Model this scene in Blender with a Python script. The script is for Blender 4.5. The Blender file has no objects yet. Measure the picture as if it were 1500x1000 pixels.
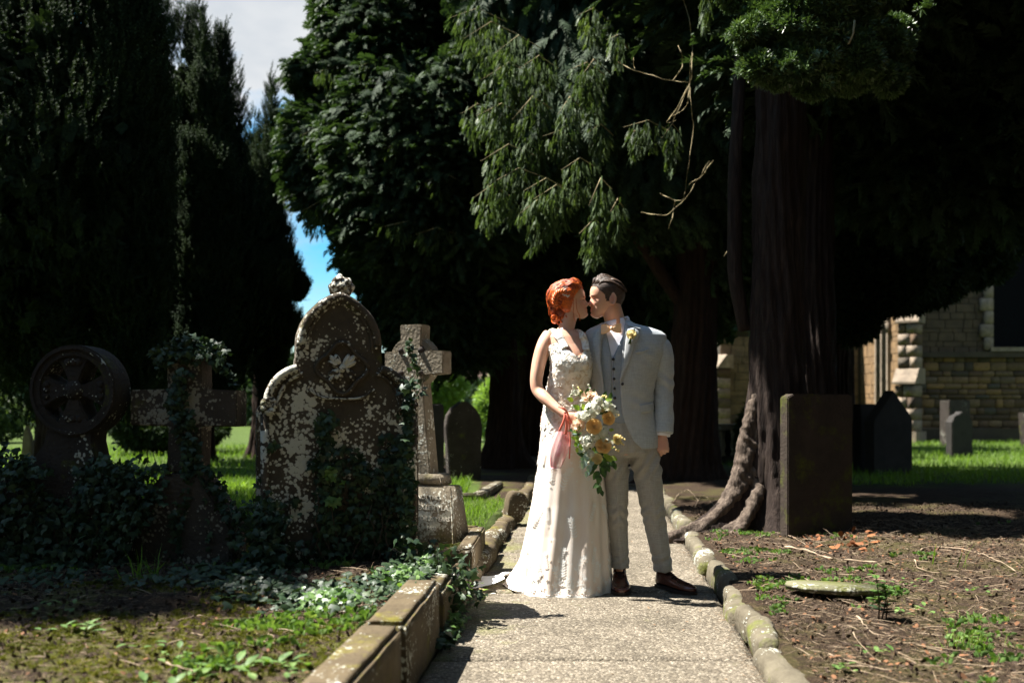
import bpy, bmesh, math, random
import numpy as np
from mathutils import Vector, Matrix, noise

R = math.radians
PI = math.pi
rng = np.random.default_rng(7)
random.seed(7)
scene = bpy.context.scene
COL = scene.collection

# ------------------------------------------------------------------ camera
F = 1458.33          # focal length in photograph pixels (35 mm lens, 1500 px wide)
HC = 1.02            # eye height
HY = 595.0           # horizon line
cam_d = bpy.data.cameras.new('camera')
cam = bpy.data.objects.new('camera', cam_d)
COL.objects.link(cam)
cam.location = (0, 0, HC)
cam.rotation_euler = (R(90), 0, 0)
cam_d.lens = 35.0
cam_d.sensor_width = 36.0
cam_d.shift_y = 95.0 / 1500.0
cam_d.clip_end = 900
cam_d.dof.use_dof = True
cam_d.dof.focus_distance = 5.6
cam_d.dof.aperture_fstop = 2.0
scene.camera = cam

# ------------------------------------------------------------------ light
SUN_H = Vector((-0.978, 0.208, 0.0))       # horizontal direction towards the sun
SUN_EL = R(59.5)
world = bpy.data.worlds.new('World')
scene.world = world
world.use_nodes = True
wt = world.node_tree
for n in list(wt.nodes):
    wt.nodes.remove(n)
wo = wt.nodes.new('ShaderNodeOutputWorld')
bg = wt.nodes.new('ShaderNodeBackground')
sky = wt.nodes.new('ShaderNodeTexSky')
sky.sky_type = 'NISHITA'
sky.sun_disc = False
sky.sun_elevation = SUN_EL
sky.sun_rotation = math.atan2(SUN_H.x, SUN_H.y)
sky.ozone_density = 2.5
sky.air_density = 1.0
sky.dust_density = 0.4
bg.inputs['Strength'].default_value = 0.05
tc = wt.nodes.new('ShaderNodeTexCoord')
mp = wt.nodes.new('ShaderNodeMapping')
mp.inputs['Scale'].default_value = (1.0, 1.0, 2.2)
mp.inputs['Location'].default_value = (1.2233, -1.1505, -0.7687)
nz = wt.nodes.new('ShaderNodeTexNoise')
nz.inputs['Scale'].default_value = 2.6
nz.inputs['Detail'].default_value = 9
nz.inputs['Roughness'].default_value = 0.55
cr = wt.nodes.new('ShaderNodeValToRGB')
cr.color_ramp.elements[0].position = 0.43
cr.color_ramp.elements[1].position = 0.56
mx = wt.nodes.new('ShaderNodeMix'); mx.data_type = 'RGBA'
nz2 = wt.nodes.new('ShaderNodeTexNoise'); nz2.inputs['Scale'].default_value = 5.0; nz2.inputs['Detail'].default_value = 6
cr2 = wt.nodes.new('ShaderNodeValToRGB')
cr2.color_ramp.elements[0].position = 0.35; cr2.color_ramp.elements[0].color = (2.6, 3.0, 3.5, 1)
cr2.color_ramp.elements[1].position = 0.65; cr2.color_ramp.elements[1].color = (4.7, 4.8, 4.85, 1)
wt.links.new(tc.outputs['Generated'], mp.inputs['Vector'])
wt.links.new(mp.outputs['Vector'], nz.inputs['Vector'])
wt.links.new(mp.outputs['Vector'], nz2.inputs['Vector'])
wt.links.new(nz.outputs['Fac'], cr.inputs['Fac'])
wt.links.new(nz2.outputs['Fac'], cr2.inputs['Fac'])
wt.links.new(cr.outputs['Color'], mx.inputs[0])
hs = wt.nodes.new('ShaderNodeHueSaturation'); hs.inputs['Saturation'].default_value = 1.6; hs.inputs['Hue'].default_value = 0.485
wt.links.new(sky.outputs['Color'], hs.inputs['Color'])
wt.links.new(hs.outputs['Color'], mx.inputs[6])
wt.links.new(cr2.outputs['Color'], mx.inputs[7])
wt.links.new(mx.outputs[2], bg.inputs['Color'])
wt.links.new(bg.outputs['Background'], wo.inputs['Surface'])

sun_d = bpy.data.lights.new('sun', 'SUN')
sun_d.energy = 5.0
sun_d.angle = R(0.5)
sun_d.color = (1.0, 0.955, 0.875)
sun = bpy.data.objects.new('sun', sun_d)
COL.objects.link(sun)
SUN_DIR = (SUN_H.normalized() * math.cos(SUN_EL) + Vector((0, 0, math.sin(SUN_EL))))
sun.rotation_euler = SUN_DIR.to_track_quat('Z', 'Y').to_euler()
sun.location = (-8, 3, 14)

scene.view_settings.view_transform = 'Standard'
scene.view_settings.look = 'None'
scene.view_settings.exposure = 1.9
scene.view_settings.gamma = 1
scene.view_settings.use_curve_mapping = False
scene.render.engine = 'CYCLES'
scene.cycles.use_denoising = True
scene.cycles.max_bounces = 5
scene.cycles.diffuse_bounces = 3
scene.cycles.transparent_max_bounces = 12
scene.cycles.use_adaptive_sampling = True
scene.cycles.adaptive_threshold = 0.02

# ------------------------------------------------------------------ helpers
def P(px, py, Y):
    """pixel of the photograph at distance Y -> world point"""
    return Vector(((px - 750) / F * Y, Y, HC - (py - HY) / F * Y))

def PG(px, py, z=0.0):
    """pixel on a horizontal surface of height z"""
    Y = F * (HC - z) / (py - HY)
    return Vector(((px - 750) / F * Y, Y, z))

def tag(o, label=None, cat=None, group=None, kind=None):
    if label: o['label'] = label
    if cat: o['category'] = cat
    if group: o['group'] = group
    if kind: o['kind'] = kind
    return o

def link(name, me, mat=None, parent=None, smooth=True):
    o = bpy.data.objects.new(name, me)
    COL.objects.link(o)
    if parent is not None: o.parent = parent
    if mat is not None and len(me.materials) == 0: me.materials.append(mat)
    if smooth and len(me.polygons) and not me.get('flat'):
        me.polygons.foreach_set('use_smooth', np.ones(len(me.polygons), dtype=bool))
    return o

def empty(name, loc=(0, 0, 0), rz=0):
    o = bpy.data.objects.new(name, None)
    COL.objects.link(o)
    o.location = loc
    o.rotation_euler = (0, 0, rz)
    o.empty_display_size = 0.1
    return o

def np_mesh(name, V, Fc, uv=None):
    """V (n,3), Fc (m,k) same-size faces -> mesh"""
    me = bpy.data.meshes.new(name)
    V = np.ascontiguousarray(V, dtype=np.float32)
    Fc = np.ascontiguousarray(Fc, dtype=np.int32)
    n, k = Fc.shape
    me.vertices.add(len(V)); me.vertices.foreach_set('co', V.ravel())
    me.loops.add(n * k); me.loops.foreach_set('vertex_index', Fc.ravel())
    me.polygons.add(n); me.polygons.foreach_set('loop_start', np.arange(0, n * k, k, dtype=np.int32))
    me.update(calc_edges=True)
    return me

def py_mesh(name, V, Fc):
    me = bpy.data.meshes.new(name)
    me.from_pydata([tuple(v) for v in V], [], [tuple(f) for f in Fc])
    me.update()
    return me

def bm_mesh(bm, name):
    me = bpy.data.meshes.new(name)
    bmesh.ops.recalc_face_normals(bm, faces=bm.faces[:])
    bm.to_mesh(me); bm.free()
    return me

class MB:
    """collects primitive verts/faces"""
    def __init__(s): s.V = []; s.F = []
    def add(s, V, Fc):
        b = len(s.V)
        s.V += [tuple(v) for v in V]
        s.F += [tuple(i + b for i in f) for f in Fc]
        return s
    def mesh(s, name): return py_mesh(name, s.V, s.F)
    def build(s, name, mat=None, parent=None, smooth=True):
        me = s.mesh(name)
        bm = bmesh.new(); bm.from_mesh(me); bmesh.ops.recalc_face_normals(bm, faces=bm.faces[:]); bm.to_mesh(me); bm.free()
        return link(name, me, mat, parent, smooth)

def tube(pts, rad, n=8, up=None, cap=True, ry=None, taper_end=False):
    """swept tube; rad and ry lists (or a number); returns V,F"""
    pts = [Vector(p) for p in pts]
    m = len(pts)
    if not hasattr(rad, '__len__'): rad = [rad] * m
    if ry is None: ry = rad
    if not hasattr(ry, '__len__'): ry = [ry] * m
    V = []; Fc = []
    if up is None:
        d0 = (pts[-1] - pts[0]).normalized()
        up = Vector((0, -1, 0)) if abs(d0.y) < 0.8 else Vector((1, 0, 0))
    up = Vector(up)
    for i, p in enumerate(pts):
        a = pts[max(i - 1, 0)]; b = pts[min(i + 1, m - 1)]
        t = (b - a)
        if t.length < 1e-9: t = Vector((0, 0, 1))
        t.normalize()
        s = t.cross(up)
        if s.length < 1e-5: s = t.cross(Vector((0.3, 0.5, 0.8)))
        s.normalize()
        u = s.cross(t).normalized()
        for k in range(n):
            an = 2 * PI * k / n
            V.append(p + s * (math.cos(an) * rad[i]) + u * (math.sin(an) * ry[i]))
    for i in range(m - 1):
        for k in range(n):
            k2 = (k + 1) % n
            Fc.append((i * n + k, i * n + k2, (i + 1) * n + k2, (i + 1) * n + k))
    if cap:
        Fc.append(tuple(range(n))[::-1])
        Fc.append(tuple((m - 1) * n + k for k in range(n)))
    return V, Fc

def catmull(pts, sub=4):
    """smooth interpolation of tuples of any length"""
    A = np.array([list(p) for p in pts], float)
    n = len(A); out = []
    for i in range(n - 1):
        p0 = A[max(i - 1, 0)]; p1 = A[i]; p2 = A[i + 1]; p3 = A[min(i + 2, n - 1)]
        for k in range(sub):
            t = k / sub
            out.append(0.5 * ((2 * p1) + (-p0 + p2) * t + (2 * p0 - 5 * p1 + 4 * p2 - p3) * t * t + (-p0 + 3 * p1 - 3 * p2 + p3) * t ** 3))
    out.append(A[-1])
    return np.array(out)

def box(x0, x1, y0, y1, z0, z1):
    V = [(x0, y0, z0), (x1, y0, z0), (x1, y1, z0), (x0, y1, z0), (x0, y0, z1), (x1, y0, z1), (x1, y1, z1), (x0, y1, z1)]
    return V, [(3, 2, 1, 0), (4, 5, 6, 7), (0, 1, 5, 4), (1, 2, 6, 5), (2, 3, 7, 6), (3, 0, 4, 7)]

def ellipsoid(c, r, nu=16, nv=10, rot=None):
    V = []; Fc = []
    c = Vector(c)
    for j in range(1, nv):
        th = PI * j / nv
        for i in range(nu):
            ph = 2 * PI * i / nu
            v = Vector((r[0] * math.sin(th) * math.cos(ph), r[1] * math.sin(th) * math.sin(ph), r[2] * math.cos(th)))
            if rot is not None: v = rot @ v
            V.append(c + v)
    top = len(V); v = Vector((0, 0, r[2])); V.append(c + (rot @ v if rot is not None else v))
    bot = len(V); v = Vector((0, 0, -r[2])); V.append(c + (rot @ v if rot is not None else v))
    for j in range(nv - 2):
        for i in range(nu):
            i2 = (i + 1) % nu
            Fc.append((j * nu + i, (j + 1) * nu + i, (j + 1) * nu + i2, j * nu + i2))
    for i in range(nu):
        i2 = (i + 1) % nu
        Fc.append((top, i, i2)); Fc.append((bot, (nv - 2) * nu + i2, (nv - 2) * nu + i))
    return V, Fc

def slab_mesh(outline, y0, y1, bevel=0.01, name='slab', seg=2):
    """outline [(x,z)] extruded from y0 to y1, all edges bevelled"""
    bm = bmesh.new()
    vs = [bm.verts.new((x, y0, z)) for x, z in outline]
    f = bm.faces.new(vs)
    r = bmesh.ops.extrude_face_region(bm, geom=[f])
    for v in r['geom']:
        if isinstance(v, bmesh.types.BMVert): v.co.y = y1
    if bevel > 0:
        bm.normal_update()
        ed = [e for e in bm.edges if len(e.link_faces) == 2 and e.calc_face_angle(0) > 0.6]
        bmesh.ops.bevel(bm, geom=ed, offset=bevel, segments=seg, affect='EDGES', clamp_overlap=True)
    me = bm_mesh(bm, name); me['flat'] = 1
    return me

def rough_block(sx, sy, sz, bev, amp, seed, cuts=3, name='block'):
    """a weathered stone block centred in x,y with base at z=0"""
    bm = bmesh.new()
    bmesh.ops.create_cube(bm, size=1)
    for v in bm.verts: v.co = Vector((v.co.x * sx, v.co.y * sy, (v.co.z + 0.5) * sz))
    bmesh.ops.bevel(bm, geom=bm.edges[:], offset=bev, segments=2, affect='EDGES')
    bmesh.ops.subdivide_edges(bm, edges=bm.edges[:], cuts=cuts, use_grid_fill=True)
    for v in bm.verts:
        d = noise.noise_vector(v.co * 9 + Vector((seed * 3.1, seed, 0))) * amp + noise.noise_vector(v.co * 28 + Vector((seed, 0, 7))) * amp * .35
        v.co += d
    return bm_mesh(bm, name)

def edging_mesh(w, L, h, seed, name='edging_stone'):
    """rounded bolster-like kerb stone along y, base at z=0"""
    n, m = 20, 22; V = []; Fc = []
    for i in range(m):
        t = i / (m - 1) * 2 - 1; e = (1 - abs(t) ** 12) ** 0.5 if abs(t) < 1 else 0
        e = max(e, 0.02)
        for k in range(n):
            a = 2 * PI * k / n; ca, sa = math.cos(a), math.sin(a)
            p = Vector((w / 2 * math.copysign(abs(ca) ** .7, ca) * (.35 + .65 * e), t * L / 2, h / 2 + h / 2 * math.copysign(abs(sa) ** .7, sa) * (.3 + .7 * e)))
            p += noise.noise_vector(p * 6 + Vector((seed * 3.3, seed, 1))) * .012 + noise.noise_vector(p * 26 + Vector((seed, 2, 7))) * .006
            V.append(p)
    for i in range(m - 1):
        for k in range(n):
            k2 = (k + 1) % n; Fc.append((i * n + k, i * n + k2, (i + 1) * n + k2, (i + 1) * n + k))
    Fc.append(tuple(range(n))[::-1]); Fc.append(tuple((m - 1) * n + k for k in range(n)))
    return py_mesh(name, V, Fc)

def remesh_union(parts, voxel, smooth_iter=2, name='body'):
    """joins closed shapes into one continuous surface"""
    mb = MB()
    for V, Fc in parts: mb.add(V, Fc)
    me = mb.mesh(name)
    bm = bmesh.new(); bm.from_mesh(me); bmesh.ops.recalc_face_normals(bm, faces=bm.faces[:]); bm.to_mesh(me); bm.free()
    o = bpy.data.objects.new('tmp', me); COL.objects.link(o)
    m = o.modifiers.new('r', 'REMESH'); m.mode = 'VOXEL'; m.voxel_size = voxel; m.use_smooth_shade = True
    if smooth_iter:
        s = o.modifiers.new('s', 'SMOOTH'); s.factor = 0.5; s.iterations = smooth_iter
    dg = bpy.context.evaluated_depsgraph_get(); dg.update()
    ev = o.evaluated_get(dg)
    out = bpy.data.meshes.new_from_object(ev)
    bpy.data.objects.remove(o, do_unlink=True)
    out.name = name
    return out

def displace(me, fn):
    """moves vertices along normals by fn(V,N) -> (n,)"""
    n = len(me.vertices)
    V = np.empty(n * 3, np.float32); me.vertices.foreach_get('co', V); V = V.reshape(-1, 3)
    N = np.empty(n * 3, np.float32); me.vertices.foreach_get('normal', N); N = N.reshape(-1, 3)
    d = fn(V, N)
    V = V + N * d[:, None]
    me.vertices.foreach_set('co', V.astype(np.float32).ravel()); me.update()

# smooth numpy value noise
def _hash(ix, iy, iz):
    h = (ix * 374761393 + iy * 668265263 + iz * 2147483647 + 144269504) & 0xFFFFFFFF
    h = (h ^ (h >> 13)) * 1274126177 & 0xFFFFFFFF
    return ((h ^ (h >> 16)) & 0xFFFF) / 65535.0
def vnoise(V, scale=1.0, seed=0):
    Q = np.asarray(V, float) * scale + seed * 17.37
    I = np.floor(Q).astype(np.int64); f = Q - I
    f = f * f * (3 - 2 * f)
    r = 0
    for dx in (0, 1):
        for dy in (0, 1):
            for dz in (0, 1):
                w = (f[:, 0] if dx else 1 - f[:, 0]) * (f[:, 1] if dy else 1 - f[:, 1]) * (f[:, 2] if dz else 1 - f[:, 2])
                r = r + w * _hash(I[:, 0] + dx, I[:, 1] + dy, I[:, 2] + dz)
    return r * 2 - 1
def fbm(V, scale, oct=3, seed=0):
    r = 0; a = 1.0
    for k in range(oct):
        r = r + a * vnoise(V, scale * 2 ** k, seed + k); a *= 0.5
    return r

def scatter(tv, tf, pos, mats, scale):
    """instances template tv/tf at pos with 3x3 mats, into arrays"""
    n = len(pos); k = len(tv)
    if np.ndim(scale) == 0: scale = np.full(n, scale)
    V = np.einsum('nij,kj->nki', mats, tv) * scale[:, None, None] + pos[:, None, :]
    Fc = tf[None] + (np.arange(n) * k)[:, None, None]
    return V.reshape(-1, 3), Fc.reshape(-1, tf.shape[1])

def frames(dirs, roll=None, ref=None):
    """matrices whose local Z column is dirs"""
    n = len(dirs)
    z = dirs / np.maximum(np.linalg.norm(dirs, axis=1, keepdims=True), 1e-9)
    if ref is None: ref = rng.normal(size=(n, 3))
    x = np.cross(ref, z); x /= np.maximum(np.linalg.norm(x, axis=1, keepdims=True), 1e-9)
    y = np.cross(z, x)
    return np.stack([x, y, z], axis=2)

# ------------------------------------------------------------------ materials
def new_mat(name):
    m = bpy.data.materials.new(name); m.use_nodes = True
    nt = m.node_tree
    b = nt.nodes['Principled BSDF']
    return m, nt, b

def N(nt, t, **kw):
    n = nt.nodes.new(t)
    for k, v in kw.items():
        if k in n.inputs: n.inputs[k].default_value = v
        else: setattr(n, k, v)
    return n

def ramp(nt, stops):
    r = nt.nodes.new('ShaderNodeValToRGB')
    e = r.color_ramp.elements
    e[0].position = stops[0][0]; e[0].color = (*stops[0][1], 1)
    e[1].position = stops[-1][0]; e[1].color = (*stops[-1][1], 1)
    for p, c in stops[1:-1]:
        q = e.new(p); q.color = (*c, 1)
    return r

def coords(nt, scale=(1, 1, 1), kind='Object', rnd=True):
    t = nt.nodes.new('ShaderNodeTexCoord')
    mpn = nt.nodes.new('ShaderNodeMapping')
    mpn.inputs['Scale'].default_value = scale
    nt.links.new(t.outputs[kind], mpn.inputs['Vector'])
    if rnd:
        oi = nt.nodes.new('ShaderNodeObjectInfo')
        ml = N(nt, 'ShaderNodeMath', operation='MULTIPLY'); ml.inputs[1].default_value = 37.0
        nt.links.new(oi.outputs['Random'], ml.inputs[0])
        nt.links.new(ml.outputs[0], mpn.inputs['Location'])
    return mpn

def mixc(nt, fac, a, b, mode='MIX'):
    m = nt.nodes.new('ShaderNodeMix'); m.data_type = 'RGBA'; m.blend_type = mode
    for s, k in ((fac, 0), (a, 6), (b, 7)):
        if isinstance(s, (int, float)): m.inputs[k].default_value = s
        elif isinstance(s, tuple): m.inputs[k].default_value = (*s, 1)
        else: nt.links.new(s, m.inputs[k])
    return m.outputs[2]

def bump(nt, b, h, strength=0.4, dist=0.01, prev=None):
    n = nt.nodes.new('ShaderNodeBump'); n.inputs['Strength'].default_value = strength; n.inputs['Distance'].default_value = dist
    nt.links.new(h, n.inputs['Height'])
    if prev is not None: nt.links.new(prev, n.inputs['Normal'])
    nt.links.new(n.outputs['Normal'], b.inputs['Normal'])
    return n.outputs['Normal']

def simple(name, c1, c2=None, scale=8, rough=0.7, bs=0.2, bd=0.004, spec=0.3, stretch=(1, 1, 1), fine=60, metal=0, var=0.0, rnd=True):
    m, nt, b = new_mat(name)
    co = coords(nt, stretch, rnd=rnd)
    n1 = N(nt, 'ShaderNodeTexNoise', Scale=scale, Detail=6.0, Roughness=0.6); nt.links.new(co.outputs[0], n1.inputs['Vector'])
    n2 = N(nt, 'ShaderNodeTexNoise', Scale=fine, Detail=4.0); nt.links.new(co.outputs[0], n2.inputs['Vector'])
    if c2 is None: c2 = tuple(c * 0.75 for c in c1)
    r = ramp(nt, [(0.32, c2), (0.68, c1)])
    nt.links.new(n1.outputs['Fac'], r.inputs['Fac'])
    col = r.outputs['Color']
    if var:
        oi = nt.nodes.new('ShaderNodeObjectInfo')
        hv = N(nt, 'ShaderNodeHueSaturation'); mr = N(nt, 'ShaderNodeMapRange'); mr.inputs[3].default_value = 1 - var; mr.inputs[4].default_value = 1 + var
        nt.links.new(oi.outputs['Random'], mr.inputs[0]); nt.links.new(mr.outputs[0], hv.inputs['Value']); nt.links.new(col, hv.inputs['Color'])
        col = hv.outputs['Color']
    nt.links.new(col, b.inputs['Base Color'])
    b.inputs['Roughness'].default_value = rough
    b.inputs['Metallic'].default_value = metal
    b.inputs['Specular IOR Level'].default_value = spec
    if bs:
        ad = N(nt, 'ShaderNodeMath', operation='ADD'); nt.links.new(n1.outputs['Fac'], ad.inputs[0]); nt.links.new(n2.outputs['Fac'], ad.inputs[1])
        bump(nt, b, ad.outputs[0], bs, bd)
    return m

def leaf_mat(name, c1, c2, c3=None, rough=0.5, trans=0.3, scale=3.0, spec=0.35, fine=40):
    """leaf surface: noise-varied greens, some light passes through"""
    m, nt, b = new_mat(name)
    co = coords(nt, rnd=False)
    n1 = N(nt, 'ShaderNodeTexNoise', Scale=scale, Detail=3.0); nt.links.new(co.outputs[0], n1.inputs['Vector'])
    n2 = N(nt, 'ShaderNodeTexNoise', Scale=fine, Detail=1.0); nt.links.new(co.outputs[0], n2.inputs['Vector'])
    av = N(nt, 'ShaderNodeMix'); av.data_type = 'FLOAT'; av.inputs[0].default_value = 0.5
    nt.links.new(n1.outputs['Fac'], av.inputs[2]); nt.links.new(n2.outputs['Fac'], av.inputs[3])
    st = [(0.36, c1), (0.6, c2)] if c3 is None else [(0.36, c1), (0.55, c2), (0.68, c3)]
    r = ramp(nt, st); nt.links.new(av.outputs[0], r.inputs['Fac'])
    nt.links.new(r.outputs['Color'], b.inputs['Base Color'])
    b.inputs['Roughness'].default_value = rough
    b.inputs['Specular IOR Level'].default_value = spec
    tr = nt.nodes.new('ShaderNodeBsdfTranslucent')
    tcx = mixc(nt, 1.0, r.outputs['Color'], (1.5, 1.6, 0.6), 'MULTIPLY')
    nt.links.new(tcx, tr.inputs['Color'])
    mxs = nt.nodes.new('ShaderNodeMixShader'); mxs.inputs[0].default_value = trans
    nt.links.new(b.outputs[0], mxs.inputs[1]); nt.links.new(tr.outputs[0], mxs.inputs[2])
    nt.links.new(mxs.outputs[0], nt.nodes['Material Output'].inputs['Surface'])
    return m

def old_stone(name, c1, c2, lichen=0.5, moss=0.0, lich_col=(0.42, 0.42, 0.36), moss_col=(0.09, 0.10, 0.015), scale=1.0, topmoss=0.0):
    m, nt, b = new_mat(name)
    co = coords(nt)
    v = co.outputs[0]
    n1 = N(nt, 'ShaderNodeTexNoise', Scale=5.0 * scale, Detail=8.0, Roughness=0.65); nt.links.new(v, n1.inputs['Vector'])
    n2 = N(nt, 'ShaderNodeTexNoise', Scale=60.0 * scale, Detail=5.0); nt.links.new(v, n2.inputs['Vector'])
    r = ramp(nt, [(0.3, c2), (0.7, c1)]); nt.links.new(n1.outputs['Fac'], r.inputs['Fac'])
    col = r.outputs['Color']
    # lichen: rounded crusts, clustered
    vo = N(nt, 'ShaderNodeTexVoronoi', Scale=52.0 * scale); nt.links.new(v, vo.inputs['Vector'])
    wn = N(nt, 'ShaderNodeTexNoise', Scale=3.2 * scale, Detail=5.0, Roughness=0.7); nt.links.new(v, wn.inputs['Vector'])
    wn2 = N(nt, 'ShaderNodeTexNoise', Scale=38.0 * scale, Detail=4.0, Roughness=0.7); nt.links.new(v, wn2.inputs['Vector'])
    wc = N(nt, 'ShaderNodeMath', operation='MULTIPLY_ADD'); wc.inputs[1].default_value = 2.2; wc.inputs[2].default_value = -0.62; nt.links.new(wn.outputs['Fac'], wc.inputs[0])
    a = N(nt, 'ShaderNodeMath', operation='ADD'); nt.links.new(wc.outputs[0], a.inputs[0])
    s = N(nt, 'ShaderNodeMath', operation='MULTIPLY'); s.inputs[1].default_value = -0.55; nt.links.new(vo.outputs['Distance'], s.inputs[0]); nt.links.new(s.outputs[0], a.inputs[1])
    a2 = N(nt, 'ShaderNodeMath', operation='ADD'); s2 = N(nt, 'ShaderNodeMath', operation='MULTIPLY'); s2.inputs[1].default_value = 0.6
    nt.links.new(wn2.outputs['Fac'], s2.inputs[0]); nt.links.new(a.outputs[0], a2.inputs[0]); nt.links.new(s2.outputs[0], a2.inputs[1])
    th = 0.80 - 0.22 * lichen
    lr = ramp(nt, [(th - 0.05, (0, 0, 0)), (th + 0.05, (1, 1, 1))]); nt.links.new(a2.outputs[0], lr.inputs['Fac'])
    col = mixc(nt, lr.outputs['Color'], col, lich_col)
    if moss or topmoss:
        mn = N(nt, 'ShaderNodeTexNoise', Scale=4.0 * scale, Detail=7.0, Roughness=0.7); nt.links.new(v, mn.inputs['Vector'])
        src = mn.outputs['Fac']
        if topmoss:
            g = nt.nodes.new('ShaderNodeNewGeometry'); sx = nt.nodes.new('ShaderNodeSeparateXYZ'); nt.links.new(g.outputs['Normal'], sx.inputs[0])
            ms = N(nt, 'ShaderNodeMath', operation='MULTIPLY'); ms.inputs[1].default_value = topmoss; nt.links.new(sx.outputs['Z'], ms.inputs[0])
            ma = N(nt, 'ShaderNodeMath', operation='ADD'); nt.links.new(ms.outputs[0], ma.inputs[0]); nt.links.new(src, ma.inputs[1]); src = ma.outputs[0]
        tm = 0.72 - 0.3 * moss
        mr = ramp(nt, [(tm - 0.06, (0, 0, 0)), (tm + 0.06, (1, 1, 1))]); nt.links.new(src, mr.inputs['Fac'])
        mc = mixc(nt, n2.outputs['Fac'], tuple(c * 0.55 for c in moss_col), tuple(min(1, c * 1.5) for c in moss_col))
        col = mixc(nt, mr.outputs['Color'], col, mc)
    nt.links.new(col, b.inputs['Base Color'])
    b.inputs['Roughness'].default_value = 0.9; b.inputs['Specular IOR Level'].default_value = 0.2
    ad = N(nt, 'ShaderNodeMath', operation='ADD'); nt.links.new(n1.outputs['Fac'], ad.inputs[0]); nt.links.new(n2.outputs['Fac'], ad.inputs[1])
    ad2 = N(nt, 'ShaderNodeMath', operation='ADD'); nt.links.new(ad.outputs[0], ad2.inputs[0]); nt.links.new(a2.outputs[0], ad2.inputs[1])
    bump(nt, b, ad2.outputs[0], 0.45, 0.010)
    return m
# ------------------------------------------------------------------ ground and path
def xl(y): return -0.631 + 0.076 * y      # left edge of the path
def xr(y): return 0.626 + 0.090 * y       # right edge of the path
PATH_END = 17.0

def sstep(a, b, t):
    t = np.clip((t - a) / (b - a), 0, 1); return t * t * (3 - 2 * t)

def gh(x, y):
    """ground height"""
    x = np.asarray(x, float); y = np.asarray(y, float)
    Q = np.stack([x, y, np.zeros_like(x)], -1).reshape(-1, 3)
    bump_ = (0.022 * fbm(Q, 1.3, 3, 3) + 0.009 * fbm(Q, 7.0, 3, 5)).reshape(x.shape)
    zl = 0.225 - 0.14 * sstep(5.2, 8.0, y)
    zr = 0.075 + 0.03 * sstep(1.8, 2.6, x)
    z = np.where(x < 0.2, zl, zr) + bump_
    far = sstep(10, 16, y); z = z * (1 - far) + far * (0.06 + bump_ * 0.5)
    inpath = (x > xl(y) - 0.10) & (x < xr(y) + 0.06) & (y < PATH_END)
    return np.where(inpath, -0.06, z)

def gz(x, y): return float(gh(np.array([x]), np.array([y]))[0])

def grass_amount(x, y):
    Q = np.stack([x, y, np.zeros_like(x)], -1).reshape(-1, 3)
    n = fbm(Q, 0.9, 3, 11).reshape(np.shape(x))
    left = sstep(6.3, 7.6, y + 0.5 * n) * (x < -0.4) * (1 - sstep(11.5, 13.5, y) * (x > -3.2))
    right = sstep(11.0, 13.5, y + n) * sstep(2.9, 3.8, x + 0.3 * n)
    mid = sstep(7.0, 7.8, y) * (1 - sstep(9.5, 10.5, y)) * (x > -1.0) * (x < 0.1) * 0.8
    far = sstep(19, 22, y)
    return np.clip(np.maximum.reduce([left, right, mid, far]), 0, 1)

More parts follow.
